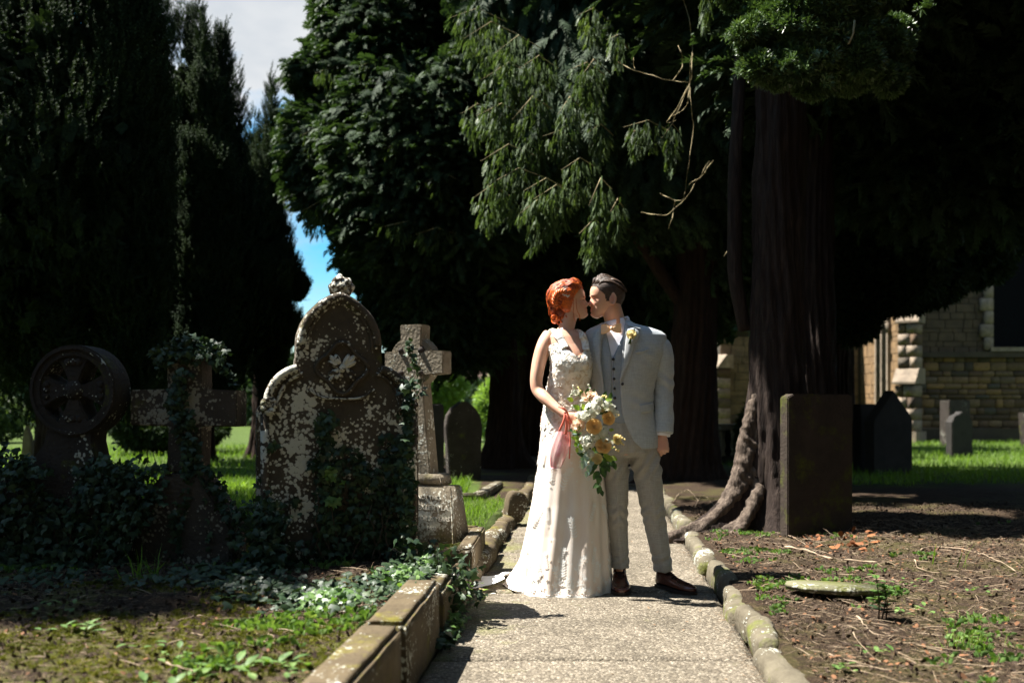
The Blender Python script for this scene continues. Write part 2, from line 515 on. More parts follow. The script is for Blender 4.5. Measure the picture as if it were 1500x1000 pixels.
def build_ground():
    def axis(segs):
        out = []
        for a, b, s in segs: out += list(np.arange(a, b, s))
        return np.array(out + [segs[-1][1]])
    xs = axis([(-300, -60, 30), (-60, -12, 6), (-12, -4.5, 0.4), (-4.5, 5.5, 0.045), (5.5, 14, 0.4), (14, 60, 6), (60, 300, 30)])
    ys = axis([(-40, 0, 4), (0, 1.8, 0.3), (1.8, 10.5, 0.045), (10.5, 20, 0.3), (20, 60, 3), (60, 420, 30)])
    X, Y = np.meshgrid(xs, ys)
    Z = gh(X, Y)
    nx, ny = len(xs), len(ys)
    V = np.stack([X, Y, Z], -1).reshape(-1, 3)
    idx = np.arange(nx * ny).reshape(ny, nx)
    Fc = np.stack([idx[:-1, :-1], idx[:-1, 1:], idx[1:, 1:], idx[1:, :-1]], -1).reshape(-1, 4)
    me = np_mesh('ground', V, Fc)
    at = me.attributes.new('grass', 'FLOAT', 'POINT')
    at.data.foreach_set('value', grass_amount(X, Y).ravel().astype(np.float32))
    m, nt, b = new_mat('ground_mat')
    co = coords(nt, rnd=False); v = co.outputs[0]
    n1 = N(nt, 'ShaderNodeTexNoise', Scale=2.2, Detail=10.0, Roughness=0.7); nt.links.new(v, n1.inputs['Vector'])
    n2 = N(nt, 'ShaderNodeTexNoise', Scale=70.0, Detail=5.0, Roughness=0.7); nt.links.new(v, n2.inputs['Vector'])
    n3 = N(nt, 'ShaderNodeTexNoise', Scale=1.1, Detail=8.0, Roughness=0.75); nt.links.new(v, n3.inputs['Vector'])
    soil = ramp(nt, [(0.3, (0.013, 0.008, 0.005)), (0.5, (0.033, 0.021, 0.013)), (0.72, (0.10, 0.07, 0.043))]); nt.links.new(n2.outputs['Fac'], soil.inputs['Fac'])
    moss = mixc(nt, n2.outputs['Fac'], (0.035, 0.045, 0.008), (0.16, 0.17, 0.03))
    mr = ramp(nt, [(0.50, (0, 0, 0)), (0.60, (1, 1, 1))]); nt.links.new(n3.outputs['Fac'], mr.inputs['Fac'])
    sep = nt.nodes.new('ShaderNodeSeparateXYZ'); nt.links.new(v, sep.inputs[0])
    lt = N(nt, 'ShaderNodeMapRange'); lt.inputs[1].default_value = 0.3; lt.inputs[2].default_value = -0.4; lt.inputs[3].default_value = 0.25; lt.inputs[4].default_value = 0.9
    nt.links.new(sep.outputs['X'], lt.inputs[0])
    mf = N(nt, 'ShaderNodeMath', operation='MULTIPLY'); nt.links.new(mr.outputs['Color'], mf.inputs[0]); nt.links.new(lt.outputs[0], mf.inputs[1])
    c = mixc(nt, mf.outputs[0], soil.outputs['Color'], moss)
    gr = ramp(nt, [(0.3, (0.025, 0.042, 0.008)), (0.7, (0.075, 0.115, 0.02))]); nt.links.new(n1.outputs['Fac'], gr.inputs['Fac'])
    a = nt.nodes.new('ShaderNodeAttribute'); a.attribute_name = 'grass'
    c = mixc(nt, a.outputs['Fac'], c, gr.outputs['Color'])
    nt.links.new(c, b.inputs['Base Color'])
    b.inputs['Roughness'].default_value = 0.95; b.inputs['Specular IOR Level'].default_value = 0.15
    ad = N(nt, 'ShaderNodeMath', operation='ADD'); nt.links.new(n1.outputs['Fac'], ad.inputs[0]); nt.links.new(n2.outputs['Fac'], ad.inputs[1])
    bump(nt, b, ad.outputs[0], 0.9, 0.02)
    tag(link('ground', me, m), kind='structure')
build_ground()

def build_path():
    m, nt, b = new_mat('aggregate_concrete')
    co = coords(nt); v = co.outputs[0]
    vo = N(nt, 'ShaderNodeTexVoronoi', Scale=95.0); nt.links.new(v, vo.inputs['Vector'])
    vo2 = N(nt, 'ShaderNodeTexVoronoi', Scale=210.0); nt.links.new(v, vo2.inputs['Vector'])
    n1 = N(nt, 'ShaderNodeTexNoise', Scale=2.5, Detail=9.0, Roughness=0.7); nt.links.new(v, n1.inputs['Vector'])
    n2 = N(nt, 'ShaderNodeTexNoise', Scale=30.0, Detail=6.0, Roughness=0.7); nt.links.new(v, n2.inputs['Vector'])
    sx = nt.nodes.new('ShaderNodeSeparateColor'); nt.links.new(vo.outputs['Color'], sx.inputs[0])
    peb = ramp(nt, [(0.0, (0.055, 0.047, 0.037)), (0.35, (0.12, 0.104, 0.082)), (0.7, (0.205, 0.18, 0.145)), (0.97, (0.45, 0.41, 0.35))]); nt.links.new(sx.outputs[0], peb.inputs['Fac'])
    gap = ramp(nt, [(0.25, (1, 1, 1)), (0.6, (0.62, 0.6, 0.55))]); nt.links.new(vo.outputs['Distance'], gap.inputs['Fac'])
    c = mixc(nt, 1.0, peb.outputs['Color'], gap.outputs['Color'], 'MULTIPLY')
    cem = ramp(nt, [(0.35, (0.11, 0.095, 0.075)), (0.65, (0.20, 0.176, 0.144))]); nt.links.new(n2.outputs['Fac'], cem.inputs['Fac'])
    c = mixc(nt, 0.35, c, cem.outputs['Color'])
    d = ramp(nt, [(0.35, (0.70, 0.68, 0.63)), (0.6, (1.08, 1.05, 1.0))]); nt.links.new(n1.outputs['Fac'], d.inputs['Fac'])
    c = mixc(nt, 1.0, c, d.outputs['Color'], 'MULTIPLY')
    # algae along the edges of the path
    n4 = N(nt, 'ShaderNodeTexNoise', Scale=3.2, Detail=7.0, Roughness=0.7); nt.links.new(v, n4.inputs['Vector'])
    sp = nt.nodes.new('ShaderNodeSeparateXYZ'); tcn = nt.nodes.new('ShaderNodeTexCoord'); nt.links.new(tcn.outputs['Object'], sp.inputs[0])
    mr2 = N(nt, 'ShaderNodeMapRange'); mr2.inputs[1].default_value = -0.25; mr2.inputs[2].default_value = -0.66; mr2.inputs[3].default_value = 0.0; mr2.inputs[4].default_value = 0.22
    nt.links.new(sp.outputs['X'], mr2.inputs[0])
    a4 = N(nt, 'ShaderNodeMath', operation='ADD'); nt.links.new(n4.outputs['Fac'], a4.inputs[0]); nt.links.new(mr2.outputs[0], a4.inputs[1])
    alg = ramp(nt, [(0.64, (0, 0, 0)), (0.80, (0.6, 0.6, 0.6))]); nt.links.new(a4.outputs[0], alg.inputs['Fac'])
    c = mixc(nt, alg.outputs['Color'], c, (0.15, 0.155, 0.045))
    nt.links.new(c, b.inputs['Base Color'])
    b.inputs['Roughness'].default_value = 0.85; b.inputs['Specular IOR Level'].default_value = 0.25
    iv = N(nt, 'ShaderNodeMath', operation='MULTIPLY'); iv.inputs[1].default_value = -1.0; nt.links.new(vo.outputs['Distance'], iv.inputs[0])
    ad = N(nt, 'ShaderNodeMath', operation='ADD'); nt.links.new(iv.outputs[0], ad.inputs[0]); nt.links.new(n2.outputs['Fac'], ad.inputs[1])
    bump(nt, b, ad.outputs[0], 0.85, 0.006)
    root = tag(empty('path', (0, 0, 0)), kind='structure')
    joints = [-0.5, 1.08, 2.56, 4.03, 5.50, 6.98, 8.47, 9.95, 11.4, 12.9, 14.4, 15.9, 17.2]
    ang = math.atan(0.083)
    for i in range(len(joints) - 1):
        y0 = joints[i] + 0.008; y1 = joints[i + 1] - 0.008
        cx = (xl((y0 + y1) / 2) + xr((y0 + y1) / 2)) / 2; cy = (y0 + y1) / 2
        bm = bmesh.new()
        nx_, ny_ = 40, 44
        grid = []
        for a in range(ny_ + 1):
            row = []
            for c_ in range(nx_ + 1):
                u = c_ / nx_; w = a / ny_
                yy = y0 + (y1 - y0) * w
                ex = 0.012 * noise.noise(Vector((yy * 5, i, 0))) ; ex2 = 0.012 * noise.noise(Vector((yy * 5, i, 9)))
                xx = xl(yy) + ex + (xr(yy) + ex2 - xl(yy) - ex) * u
                edge = min(u, 1 - u) * 1.35; e2 = min(w, 1 - w) * (y1 - y0)
                dj = min(e2, edge)
                z = 0.0 + 0.003 * noise.noise(Vector((xx * 3, yy * 3, 0))) - (0.010 * (1 - min(1, dj / 0.022)) ** 2)
                if e2 < 0.03 and noise.noise(Vector((xx * 14, i * 3, 1))) > 0.25: z -= 0.012 * (1 - e2 / 0.03)
                if 0 < a < ny_ : yj = 0
                else: yj = 0.007 * noise.noise(Vector((xx * 9, i * 5 + a, 0)))
                row.append(bm.verts.new((xx - cx, yy + yj - cy, z)))
            grid.append(row)
        for a in range(ny_):
            for c_ in range(nx_):
                bm.faces.new((grid[a][c_], grid[a][c_ + 1], grid[a + 1][c_ + 1], grid[a + 1][c_]))
        be = [e for e in bm.edges if e.is_boundary]
        r = bmesh.ops.extrude_edge_only(bm, edges=be)
        for v_ in r['geom']:
            if isinstance(v_, bmesh.types.BMVert): v_.co.z = -0.055
        o = link('paving_slab', bm_mesh(bm, 'paving_slab'), m, root)
        o.location = (cx, cy, random.uniform(-0.004, 0.002))
build_path()

# kerbs and edging stones ---------------------------------------------------
M_kerb = old_stone('mossy_sandstone', (0.125, 0.095, 0.055), (0.055, 0.041, 0.025), lichen=0.12, moss=0.25, moss_col=(0.12, 0.105, 0.02), topmoss=0.06)
M_kerb_r = old_stone('pale_weathered_sandstone', (0.155, 0.135, 0.095), (0.065, 0.054, 0.038), lichen=0.1, moss=0.55, moss_col=(0.11, 0.12, 0.03), topmoss=-0.05)
def build_left_kerb():
    root = tag(empty('kerb_wall'), 'raised mossy sandstone kerb running along the left edge of the path', 'kerb')
    # tall wall blocks
    cuts = [0.6, 1.6, 2.55, 3.43, 4.30]
    for i in range(4):
        y0, y1 = cuts[i] + 0.006, cuts[i + 1] - 0.006
        L = y1 - y0; yc = (y0 + y1) / 2
        me = rough_block(0.15, L, 0.325, 0.016, 0.0035, i + 1, cuts=6, name='stone')
        o = link('stone', me, M_kerb, root)
        o.location = (xl(yc) - 0.085 + (0.008 if i % 2 else 0), yc, -0.055 + (0.006 if i == 3 else 0))
        o.rotation_euler = (0, 0, -math.atan(0.076) + (0.01 if i % 2 else -0.006))
    for (yc, L, h, dx, w) in ((4.62, 0.55, 0.235, 0.0, 0.15), (5.20, 0.5, 0.16, 0.01, 0.14)):
        o = link('stone', rough_block(w, L, h + 0.05, 0.022, 0.012, yc, cuts=4, name='stone'), M_kerb, root)
        o.location = (xl(yc) - 0.08 + dx, yc, -0.05); o.rotation_euler = (0.02, 0.0, -0.06)
    # low rounded stones further on
    y = 5.52; k = 0
    while y < 13.0:
        L = [0.62, 0.8, 0.55, 0.7][k % 4]
        o = link('edging_stone', edging_mesh(0.15, L - 0.01, 0.16, 30 + k), M_kerb, root)
        o.location = (xl(y + L / 2) - 0.07 + 0.012 * math.sin(k * 2.1), y + L / 2, -0.06 + 0.01 * math.sin(k * 1.3)); o.rotation_euler = (0, 0.05 * math.sin(k), -0.076 + 0.03 * math.sin(k * 3))
        y += L; k += 1
build_left_kerb()

def build_right_kerb():
    root = tag(empty('kerb'), 'low row of rounded weathered edging stones along the right side of the path', 'kerb')
    y = 1.2; k = 0
    Ls = [0.7, 0.75, 0.7, 0.66, 0.42, 0.24, 0.36, 0.3, 0.72, 0.66, 0.6, 0.7, 0.5, 0.7]
    while y < 13:
        L = Ls[k % len(Ls)]
        w = 0.115 + 0.02 * math.sin(k * 2.3)
        h = 0.13 + 0.02 * math.sin(k * 1.7)
        me = edging_mesh(w, L + 0.015, h + 0.02, 60 + k)
        o = link('edging_stone', me, M_kerb_r, root)
        o.location = (xr(y + L / 2) + 0.055 + 0.014 * math.sin(k * 1.9), y + L / 2, -0.065); o.rotation_euler = (0.03 * math.sin(k * 2), 0.06 * math.sin(k * 1.1), -0.09 + 0.05 * math.sin(k * 2.7))
        y += L; k += 1
build_right_kerb()

# ------------------------------------------------------------------ gravestones
M_gs_main = old_stone('lichened_gravestone', (0.10, 0.08, 0.058), (0.045, 0.036, 0.026), lichen=0.95, moss=0.18, lich_col=(0.56, 0.54, 0.46))
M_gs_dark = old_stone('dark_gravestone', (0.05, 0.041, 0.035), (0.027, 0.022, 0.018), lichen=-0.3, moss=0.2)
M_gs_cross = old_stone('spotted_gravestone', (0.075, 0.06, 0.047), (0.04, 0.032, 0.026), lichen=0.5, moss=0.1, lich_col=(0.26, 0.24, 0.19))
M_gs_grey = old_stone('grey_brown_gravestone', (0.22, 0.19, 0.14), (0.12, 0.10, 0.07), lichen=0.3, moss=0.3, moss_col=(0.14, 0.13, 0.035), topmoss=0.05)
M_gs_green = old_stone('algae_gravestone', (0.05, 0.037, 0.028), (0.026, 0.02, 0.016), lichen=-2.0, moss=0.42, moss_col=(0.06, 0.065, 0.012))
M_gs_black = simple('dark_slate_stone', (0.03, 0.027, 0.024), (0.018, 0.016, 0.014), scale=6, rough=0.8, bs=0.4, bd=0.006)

def sx_(px, Y, c): return (px - c) / F * Y
def outline(pts, Y, c, base):
    """pixel outline -> local x,z with x about pixel c and z above ground 'base'"""
    k = Y / F
    return [((p[0] - c) * k, HC - (p[1] - HY) * k - base) for p in pts]

def arc(c, r, a0, a1, n):
    return [(c[0] + r * math.cos(R(a0 + (a1 - a0) * i / n)), c[1] - r * math.sin(R(a0 + (a1 - a0) * i / n))) for i in range(n + 1)]

def main_headstone():
    Y = 5.1; c = 497; base = gz(-0.88, 5.1) - 0.03
    root = tag(empty('headstone', (sx_(c, Y, 750), Y, base), R(17)), 'tall trefoil-topped gravestone with leafy finial, white lichen and ivy climbing its front', 'gravestone')
    right_half = [(612, 880), (612, 640), (612, 600), (606, 592)] + arc((545, 592), 57, 0, 76, 9) + [(557, 520), (557, 508)]
    right_half += [(555, 490), (549, 473), (539, 457), (525, 443), (510, 434), (500, 431)]
    left_half = [(2 * c - 3 - x, y) for x, y in right_half][::-1]
    ol = outline(right_half + left_half[1:], Y, c, base)
    link('slab', slab_mesh(ol, -0.055, 0.075, 0.008), M_gs_main, root)
    # raised rim following the top
    k = Y / F
    def loc(x, y, d=-0.06): return Vector(((x - c) * k, d, HC - (y - HY) * k - base))
    rim_r = arc((545, 592), 52, -4, 78, 12)
    rim_l = [(2 * c - 3 - x, y) for x, y in rim_r]
    top_r = [(550, 506), (548, 490), (542, 474), (532, 460), (518, 447), (504, 439)]
    top_l = [(2 * c - 3 - x, y) for x, y in top_r]
    top_r = top_r + [(497, 436)]; top_l = top_l + [(498, 436)]
    for pts in (rim_r, rim_l, top_r, top_l):
        cv = catmull(pts, 4)
        V, Fc = tube([loc(p[0], p[1]) for p in cv], 0.023, 8)
        mb = MB().add(V, Fc)
        V, Fc = tube([loc(p[0] + (c - p[0]) * 0.13, p[1] + 7, -0.058) for p in cv], 0.011, 6)
        mb.add(V, Fc); mb.build('moulding', M_gs_main, root)
    # beads in the hollow of the moulding
    bead = MB().add(*ellipsoid((0, 0, 0), (0.0105, 0.012, 0.0105), 8, 6)).mesh('bead')
    for pts in (rim_l, rim_r, top_l, top_r):
        cv = catmull(pts, 12); acc = 0
        last = None
        for p in cv:
            q = loc(p[0] + (c - p[0]) * 0.045, p[1] + 3, -0.068)
            if last is None or (q - last).length > 0.024:
                o = link('bead', bead, M_gs_main, root); o.location = q; last = q
    # shoulders with scroll buds
    for sx0 in (396, 599):
        mb = MB()
        for j in range(7):
            a = j * 0.9
            mb.add(*ellipsoid(loc(sx0 + 7 * math.cos(a), 594 + 9 * math.sin(a), -0.055), (0.022, 0.035, 0.022), 8, 6))
        mb.build('scroll', M_gs_main, root)
    # side columns
    for cx0 in (390, 604):
        V, Fc = tube([loc(cx0, 606, -0.05), loc(cx0, 700, -0.05), loc(cx0, 850, -0.05)], [0.024, 0.021, 0.024], 10)
        MB().add(V, Fc).build('colonnette', M_gs_main, root)
    # finial: a knot of carved leaves
    mb = MB()
    fc = loc(500, 420, 0.005)
    for a in range(9):
        an = a * 2 * PI / 8
        rr = 0.038 if a < 8 else 0
        mb.add(*ellipsoid(fc + Vector((math.cos(an) * rr, 0, math.sin(an) * rr * 0.85)), (0.028, 0.045, 0.026), 10, 7))
    mb.add(*ellipsoid(fc, (0.04, 0.06, 0.036), 10, 8)); mb.add(*ellipsoid(fc + Vector((-0.01, 0, 0.038)), (0.025, 0.035, 0.026), 8, 6))
    mb.add(*ellipsoid(fc + Vector((0.0, 0, -0.05)), (0.022, 0.03, 0.03), 8, 6))
    me = remesh_union([(mb.V, mb.F)], 0.006, 1, 'finial')
    displace(me, lambda V, N_: 0.006 * fbm(V, 45, 2, 2))
    link('finial', me, M_gs_main, root)
    # carved roundel of leaves in a sunken quatrefoil
    rc = loc(499, 540, -0.062)
    mb = MB()
    ring = [rc + Vector((math.cos(t) * (0.115 + 0.016 * math.cos(4 * t)), 0, math.sin(t) * (0.115 + 0.016 * math.cos(4 * t)))) for t in np.linspace(0, 2 * PI, 49)]
    mb.add(*tube(ring, 0.011, 6, up=(0, -1, 0)))
    mb.build('roundel', M_gs_main, root)
    mb = MB()
    for a in range(4):
        for s in (-0.32, 0, 0.32):
            an = a * PI / 2 + PI / 4 + s
            rr = 0.06 if s == 0 else 0.045
            rt = Matrix.Rotation(-an, 3, 'Y')
            mb.add(*ellipsoid(rc + Vector((math.cos(an) * rr, 0.002, math.sin(an) * rr)), (0.036, 0.016, 0.014), 8, 6, rt))
    mb.add(*ellipsoid(rc, (0.024, 0.024, 0.024), 10, 8))
    mb.build('carved_leaves', M_gs_main, root)
    # scroll band under the roundel
    mb = MB()
    cvb = catmull([(452, 572), (470, 582), (499, 584), (528, 582), (546, 570)], 5)
    mb.add(*tube([loc(p[0], p[1], -0.057) for p in cvb], 0.006, 6, ry=[0.014] * len(cvb)))
    mb.build('scroll_band', M_gs_main, root)
    return root
G_MAIN = main_headstone()

def wheel_cross():
    Y = 4.95; c = 118; base = gz(-2.15, 4.95) - 0.04
    k = Y / F
    root = tag(empty('wheel_cross', (sx_(c, Y, 750), Y, base), R(-6)), 'round wheel-headed gravestone cross in deep shade at the far left', 'gravestone')
    cz = HC - (572 - HY) * k - base
    Rr = 66 * k
    # ring
    def ringmesh(r0, r1, y0, y1, n=48):
        V = []; Fc = []
        for i in range(n):
            a = 2 * PI * i / n
            for (r, y) in ((r0, y0), (r1, y0), (r1, y1), (r0, y1)): V.append((math.cos(a) * r, y, cz + math.sin(a) * r))
        for i in range(n):
            j = (i + 1) % n
            for q in range(4):
                q2 = (q + 1) % 4; Fc.append((i * 4 + q, i * 4 + q2, j * 4 + q2, j * 4 + q))
        return V, Fc
    MB().add(*ringmesh(Rr * 0.76, Rr, -0.075, 0.075)).build('ring', M_gs_dark, root, smooth=False)
    MB().add(*ringmesh(Rr * 0.90, Rr * 0.965, -0.085, -0.07)).build('ring_moulding', M_gs_dark, root, smooth=False)
    for a in range(4):
        an = a * 90 + 0.0
        w0, w1 = 0.11 * Rr, 0.50 * Rr
        pts = []
        for t in np.linspace(0, 1, 7): pts.append((t * Rr * 0.84, w0 + (w1 - w0) * t ** 1.9))
        full = pts + [(x, -w) for x, w in pts[::-1]]
        ca, sa = math.cos(R(an)), math.sin(R(an))
        ol = [(x * ca - w * sa, cz + x * sa + w * ca) for x, w in full]
        link('cross_arm', slab_mesh(ol, -0.065 - 0.001 * a, 0.065 + 0.001 * a, 0.006), M_gs_dark, root)
        mb = MB()
        for s in (-1, 0, 1):
            q = Vector(((ca * 0.62 - sa * 0.13 * s) * Rr, -0.068, cz + (sa * 0.62 + ca * 0.13 * s) * Rr))
            mb.add(*ellipsoid(q, (0.018, 0.008, 0.018), 8, 5))
        mb.build('carved_flower', M_gs_dark, root)
    MB().add(*ellipsoid((0, -0.06, cz), (0.05, 0.03, 0.05), 14, 8)).build('boss', M_gs_dark, root)
    pts = [(78, 626), (72, 650), (55, 672), (30, 688), (-15, 700), (-30, 720), (-34, 900), (205, 900), (205, 735), (192, 712), (168, 695), (154, 672), (148, 645), (150, 624)]
    link('shaft', slab_mesh(outline(pts, Y, c, base), -0.072, 0.072, 0.01), M_gs_dark, root)
    return root
G_WHEEL = wheel_cross()

def ivy_cross():
    Y = 5.0; c = 278; base = gz(-1.62, 5.0) - 0.04
    root = tag(empty('cross_headstone', (sx_(c, Y, 750), Y, base), R(-4)), 'plain stone latin cross with a mop of ivy on top, left of the trefoil gravestone', 'gravestone')
    pts = [(252, 690), (255, 624), (198, 622), (198, 571), (253, 570), (253, 512), (303, 512), (304, 570), (356, 572), (356, 624), (303, 624), (301, 690)]
    link('cross', slab_mesh(outline(pts, Y, c, base), -0.075, 0.075, 0.006), M_gs_cross, root)
    pts = [(190, 900), (190, 768), (250, 692), (302, 692), (352, 766), (352, 900)]
    link('plinth', slab_mesh(outline(pts, Y, c, base), -0.115, 0.115, 0.012), M_gs_cross, root)
    return root
G_CROSS = ivy_cross()

def celtic_cross():
    Y = 6.3; c = 606; base = gz(-0.62, 6.3) - 0.02
    k = Y / F
    root = tag(empty('celtic_cross', (sx_(c, Y, 750) + 0.025, Y, base), R(-24)), 'ringed celtic cross on an inscribed stepped plinth, standing behind the tall trefoil gravestone', 'gravestone')
    def O(p): return outline(p, Y, c, base)
    pts = [(584, 694), (588, 552), (558, 548), (558, 515), (586, 515), (584, 476), (620, 476), (618, 515), (655, 515), (655, 548), (620, 550), (634, 694)]
    link('cross', slab_mesh(O(pts), -0.06, 0.06, 0.006), M_gs_grey, root)
    cz = HC - (530 - HY) * k - base
    cx = (602 - c) * k
    V = []; Fc = []; n = 36
    for i in range(n):
        a = 2 * PI * i / n
        for (r, y) in ((27 * k, -0.045), (37 * k, -0.045), (37 * k, 0.045), (27 * k, 0.045)): V.append((cx + math.cos(a) * r, y, cz + math.sin(a) * r))
    for i in range(n):
        j = (i + 1) % n
        for q in range(4):
            q2 = (q + 1) % 4; Fc.append((i * 4 + q, i * 4 + q2, j * 4 + q2, j * 4 + q))
    MB().add(V, Fc).build('ring', M_gs_grey, root, smooth=False)
    for a in range(4):
        an = PI / 4 + a * PI / 2
        MB().add(*ellipsoid((cx + math.cos(an) * 23 * k, -0.02, cz + math.sin(an) * 23 * k), (0.028, 0.06, 0.028), 10, 8)).build('boss', M_gs_dark, root)
    def block(w0, w1, d0, d1, py0, py1, name):
        z0 = HC - (py0 - HY) * k - base; z1 = HC - (py1 - HY) * k - base
        bm = bmesh.new()
        vs = [bm.verts.new(v) for v in ((-w0, -d0, z0), (w0, -d0, z0), (w0, d0, z0), (-w0, d0, z0), (-w1, -d1, z1), (w1, -d1, z1), (w1, d1, z1), (-w1, d1, z1))]
        for f in [(3, 2, 1, 0), (4, 5, 6, 7), (0, 1, 5, 4), (1, 2, 6, 5), (2, 3, 7, 6), (3, 0, 4, 7)]: bm.faces.new([vs[i] for i in f])
        bmesh.ops.bevel(bm, geom=bm.edges[:], offset=0.008, segments=2, affect='EDGES')
        return link(name, bm_mesh(bm, name), M_gs_grey, root)
    block(0.215, 0.195, 0.073, 0.07, 708, 692, 'step')
    block(0.32, 0.275, 0.12, 0.075, 800, 709, 'plinth')
    # raised lead lettering on the plinth face
    z1 = HC - (709 - HY) * k - base; z0 = HC - (800 - HY) * k - base
    slope = math.atan((0.12 - 0.075) / (z1 - z0))
    M_let = simple('lead_letters', (0.55, 0.51, 0.43), (0.42, 0.39, 0.32), rough=0.7, bs=0)
    for txt, py, size, xo in (('NOT THE .', 728, 0.034, 0.13), ('EXLER M.A.', 743, 0.046, 0.165), ('FOR 35 YEARS', 758, 0.036, 0.17), ('1900.', 772, 0.036, 0.16)):
        cu = bpy.data.curves.new('inscription', 'FONT'); cu.body = txt; cu.size = size; cu.extrude = 0.004; cu.align_x = 'CENTER'; cu.resolution_u = 2
        ot = bpy.data.objects.new('t', cu); COL.objects.link(ot)
        dg = bpy.context.evaluated_depsgraph_get(); dg.update()
        me = bpy.data.meshes.new_from_object(ot.evaluated_get(dg)); bpy.data.objects.remove(ot, do_unlink=True)
        o = link('inscription', me, M_let, root, smooth=False)
        z = HC - (py - HY) * k - base
        t = (z - z0) / (z1 - z0)
        o.location = (xo, -(0.12 + (0.075 - 0.12) * t) - 0.004, z)
        o.rotation_euler = (R(90) - slope, 0, 0)
    return root
G_CELTIC = celtic_cross()

# kerb of the grave in front of the plinth
def grave_kerb(name, pts, h, z, w, mat, label):
    root = tag(empty(name, (pts[0][0], pts[0][1], z)), label, 'grave kerb')
    for i in range(len(pts) - 1):
        a = Vector((*pts[i], 0)); b_ = Vector((*pts[i + 1], 0)); d = b_ - a
        me = rough_block(d.length - 0.01, w, h, 0.01, 0.005, i + pts[0][0], 4, 'kerb_stone')
        o = link('kerb_stone', me, mat, root); m_ = (a + b_) / 2
        o.location = (m_.x - pts[0][0], m_.y - pts[0][1], i * 0.002); o.rotation_euler = (0, 0, math.atan2(d.y, d.x))
    return root
grave_kerb('grave_kerb', [(-0.92, 5.62), (-0.27, 5.5), (-0.22, 6.55), (-0.36, 6.60)], 0.17, 0.06, 0.09, M_kerb, 'mossy stone kerb of the grave in front of the inscribed plinth')
grave_kerb('grave_kerb', [(-1.35, 10.2), (-0.35, 10.0), (-0.15, 11.6)], 0.12, 0.03, 0.1, M_kerb_r, 'low pale stone grave kerb behind the grass in front of the pointed headstone')

def simple_stone(pts, Y, c, base_py, name, label, mat, thick=0.12, rz=0, bev=0.012, extra=0.15, lean=0):
    x = sx_(c, Y, 750); base = gz(x, Y)
    k = Y / F
    z_of = lambda py: HC - (py - HY) * k - base
    ol = [((p[0] - c) * k, z_of(p[1]) if p[1] < base_py else -extra) for p in pts]
    me = slab_mesh(ol, -thick / 2, thick / 2, bev, name)
    o = link(name, me, mat); o.location = (x, Y, base); o.rotation_euler = (lean, 0, rz)
    return tag(o, label, 'gravestone')

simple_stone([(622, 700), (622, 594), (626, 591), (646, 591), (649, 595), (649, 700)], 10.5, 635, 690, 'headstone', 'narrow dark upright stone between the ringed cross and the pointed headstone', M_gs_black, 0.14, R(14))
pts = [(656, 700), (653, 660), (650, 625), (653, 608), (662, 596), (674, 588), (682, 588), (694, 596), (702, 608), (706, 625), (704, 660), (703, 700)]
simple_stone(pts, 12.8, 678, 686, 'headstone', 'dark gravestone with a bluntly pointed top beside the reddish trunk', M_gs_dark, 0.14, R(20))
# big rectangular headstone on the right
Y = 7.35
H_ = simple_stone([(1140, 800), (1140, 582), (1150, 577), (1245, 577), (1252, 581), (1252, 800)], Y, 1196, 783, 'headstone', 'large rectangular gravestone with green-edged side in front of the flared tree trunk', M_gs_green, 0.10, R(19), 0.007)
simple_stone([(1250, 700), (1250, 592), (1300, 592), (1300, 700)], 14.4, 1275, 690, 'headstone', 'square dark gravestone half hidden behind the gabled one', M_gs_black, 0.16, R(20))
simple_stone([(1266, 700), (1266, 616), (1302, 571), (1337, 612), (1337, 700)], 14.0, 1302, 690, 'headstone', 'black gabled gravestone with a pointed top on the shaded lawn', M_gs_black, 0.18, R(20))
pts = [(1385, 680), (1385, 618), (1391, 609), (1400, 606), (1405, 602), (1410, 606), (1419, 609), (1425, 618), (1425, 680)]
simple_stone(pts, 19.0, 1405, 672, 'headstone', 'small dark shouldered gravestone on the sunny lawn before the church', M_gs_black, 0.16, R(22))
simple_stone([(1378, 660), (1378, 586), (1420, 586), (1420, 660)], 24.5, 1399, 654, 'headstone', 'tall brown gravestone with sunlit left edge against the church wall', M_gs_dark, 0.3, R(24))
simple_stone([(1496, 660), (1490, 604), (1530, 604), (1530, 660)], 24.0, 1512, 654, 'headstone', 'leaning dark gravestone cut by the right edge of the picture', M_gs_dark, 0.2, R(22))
# pale stone far left
simple_stone([(30, 690), (36, 640), (40, 622), (46, 640), (48, 690)], 13, 40, 690, 'headstone', 'slim pale gravestone in the sunny gap at the far left edge', M_gs_grey, 0.2, R(15))

def chest_tomb():
    Y = 17; x = sx_(1085, Y, 750); base = gz(x, Y)
    root = tag(empty('chest_tomb', (x, Y, base), R(3)), 'chest tomb with a pale lid and baluster side seen between the two big trunks', 'tomb')
    MB().add(*box(-0.48, 0.48, -0.3, 0.3, 0.56, 0.66)).build('lid', M_gs_grey, root, smooth=False)
    MB().add(*box(-0.42, 0.42, -0.2, 0.2, 0.0, 0.12)).build('base', M_gs_dark, root, smooth=False)
    MB().add(*box(-0.36, 0.36, -0.08, 0.2, 0.12, 0.56)).build('core', M_gs_black, root, smooth=False)
    prof = [(0.12, 0.05), (0.16, 0.05), (0.2, 0.03), (0.3, 0.055), (0.42, 0.03), (0.5, 0.045), (0.56, 0.05)]
    me = MB().add(*tube([(0, 0, z) for z, r in prof], [r for z, r in prof], 10)).mesh('baluster')
    for i in range(5):
        o = link('baluster', me, M_gs_grey, root); o.location = (-0.36 + i * 0.18, -0.18, 0)
chest_tomb()

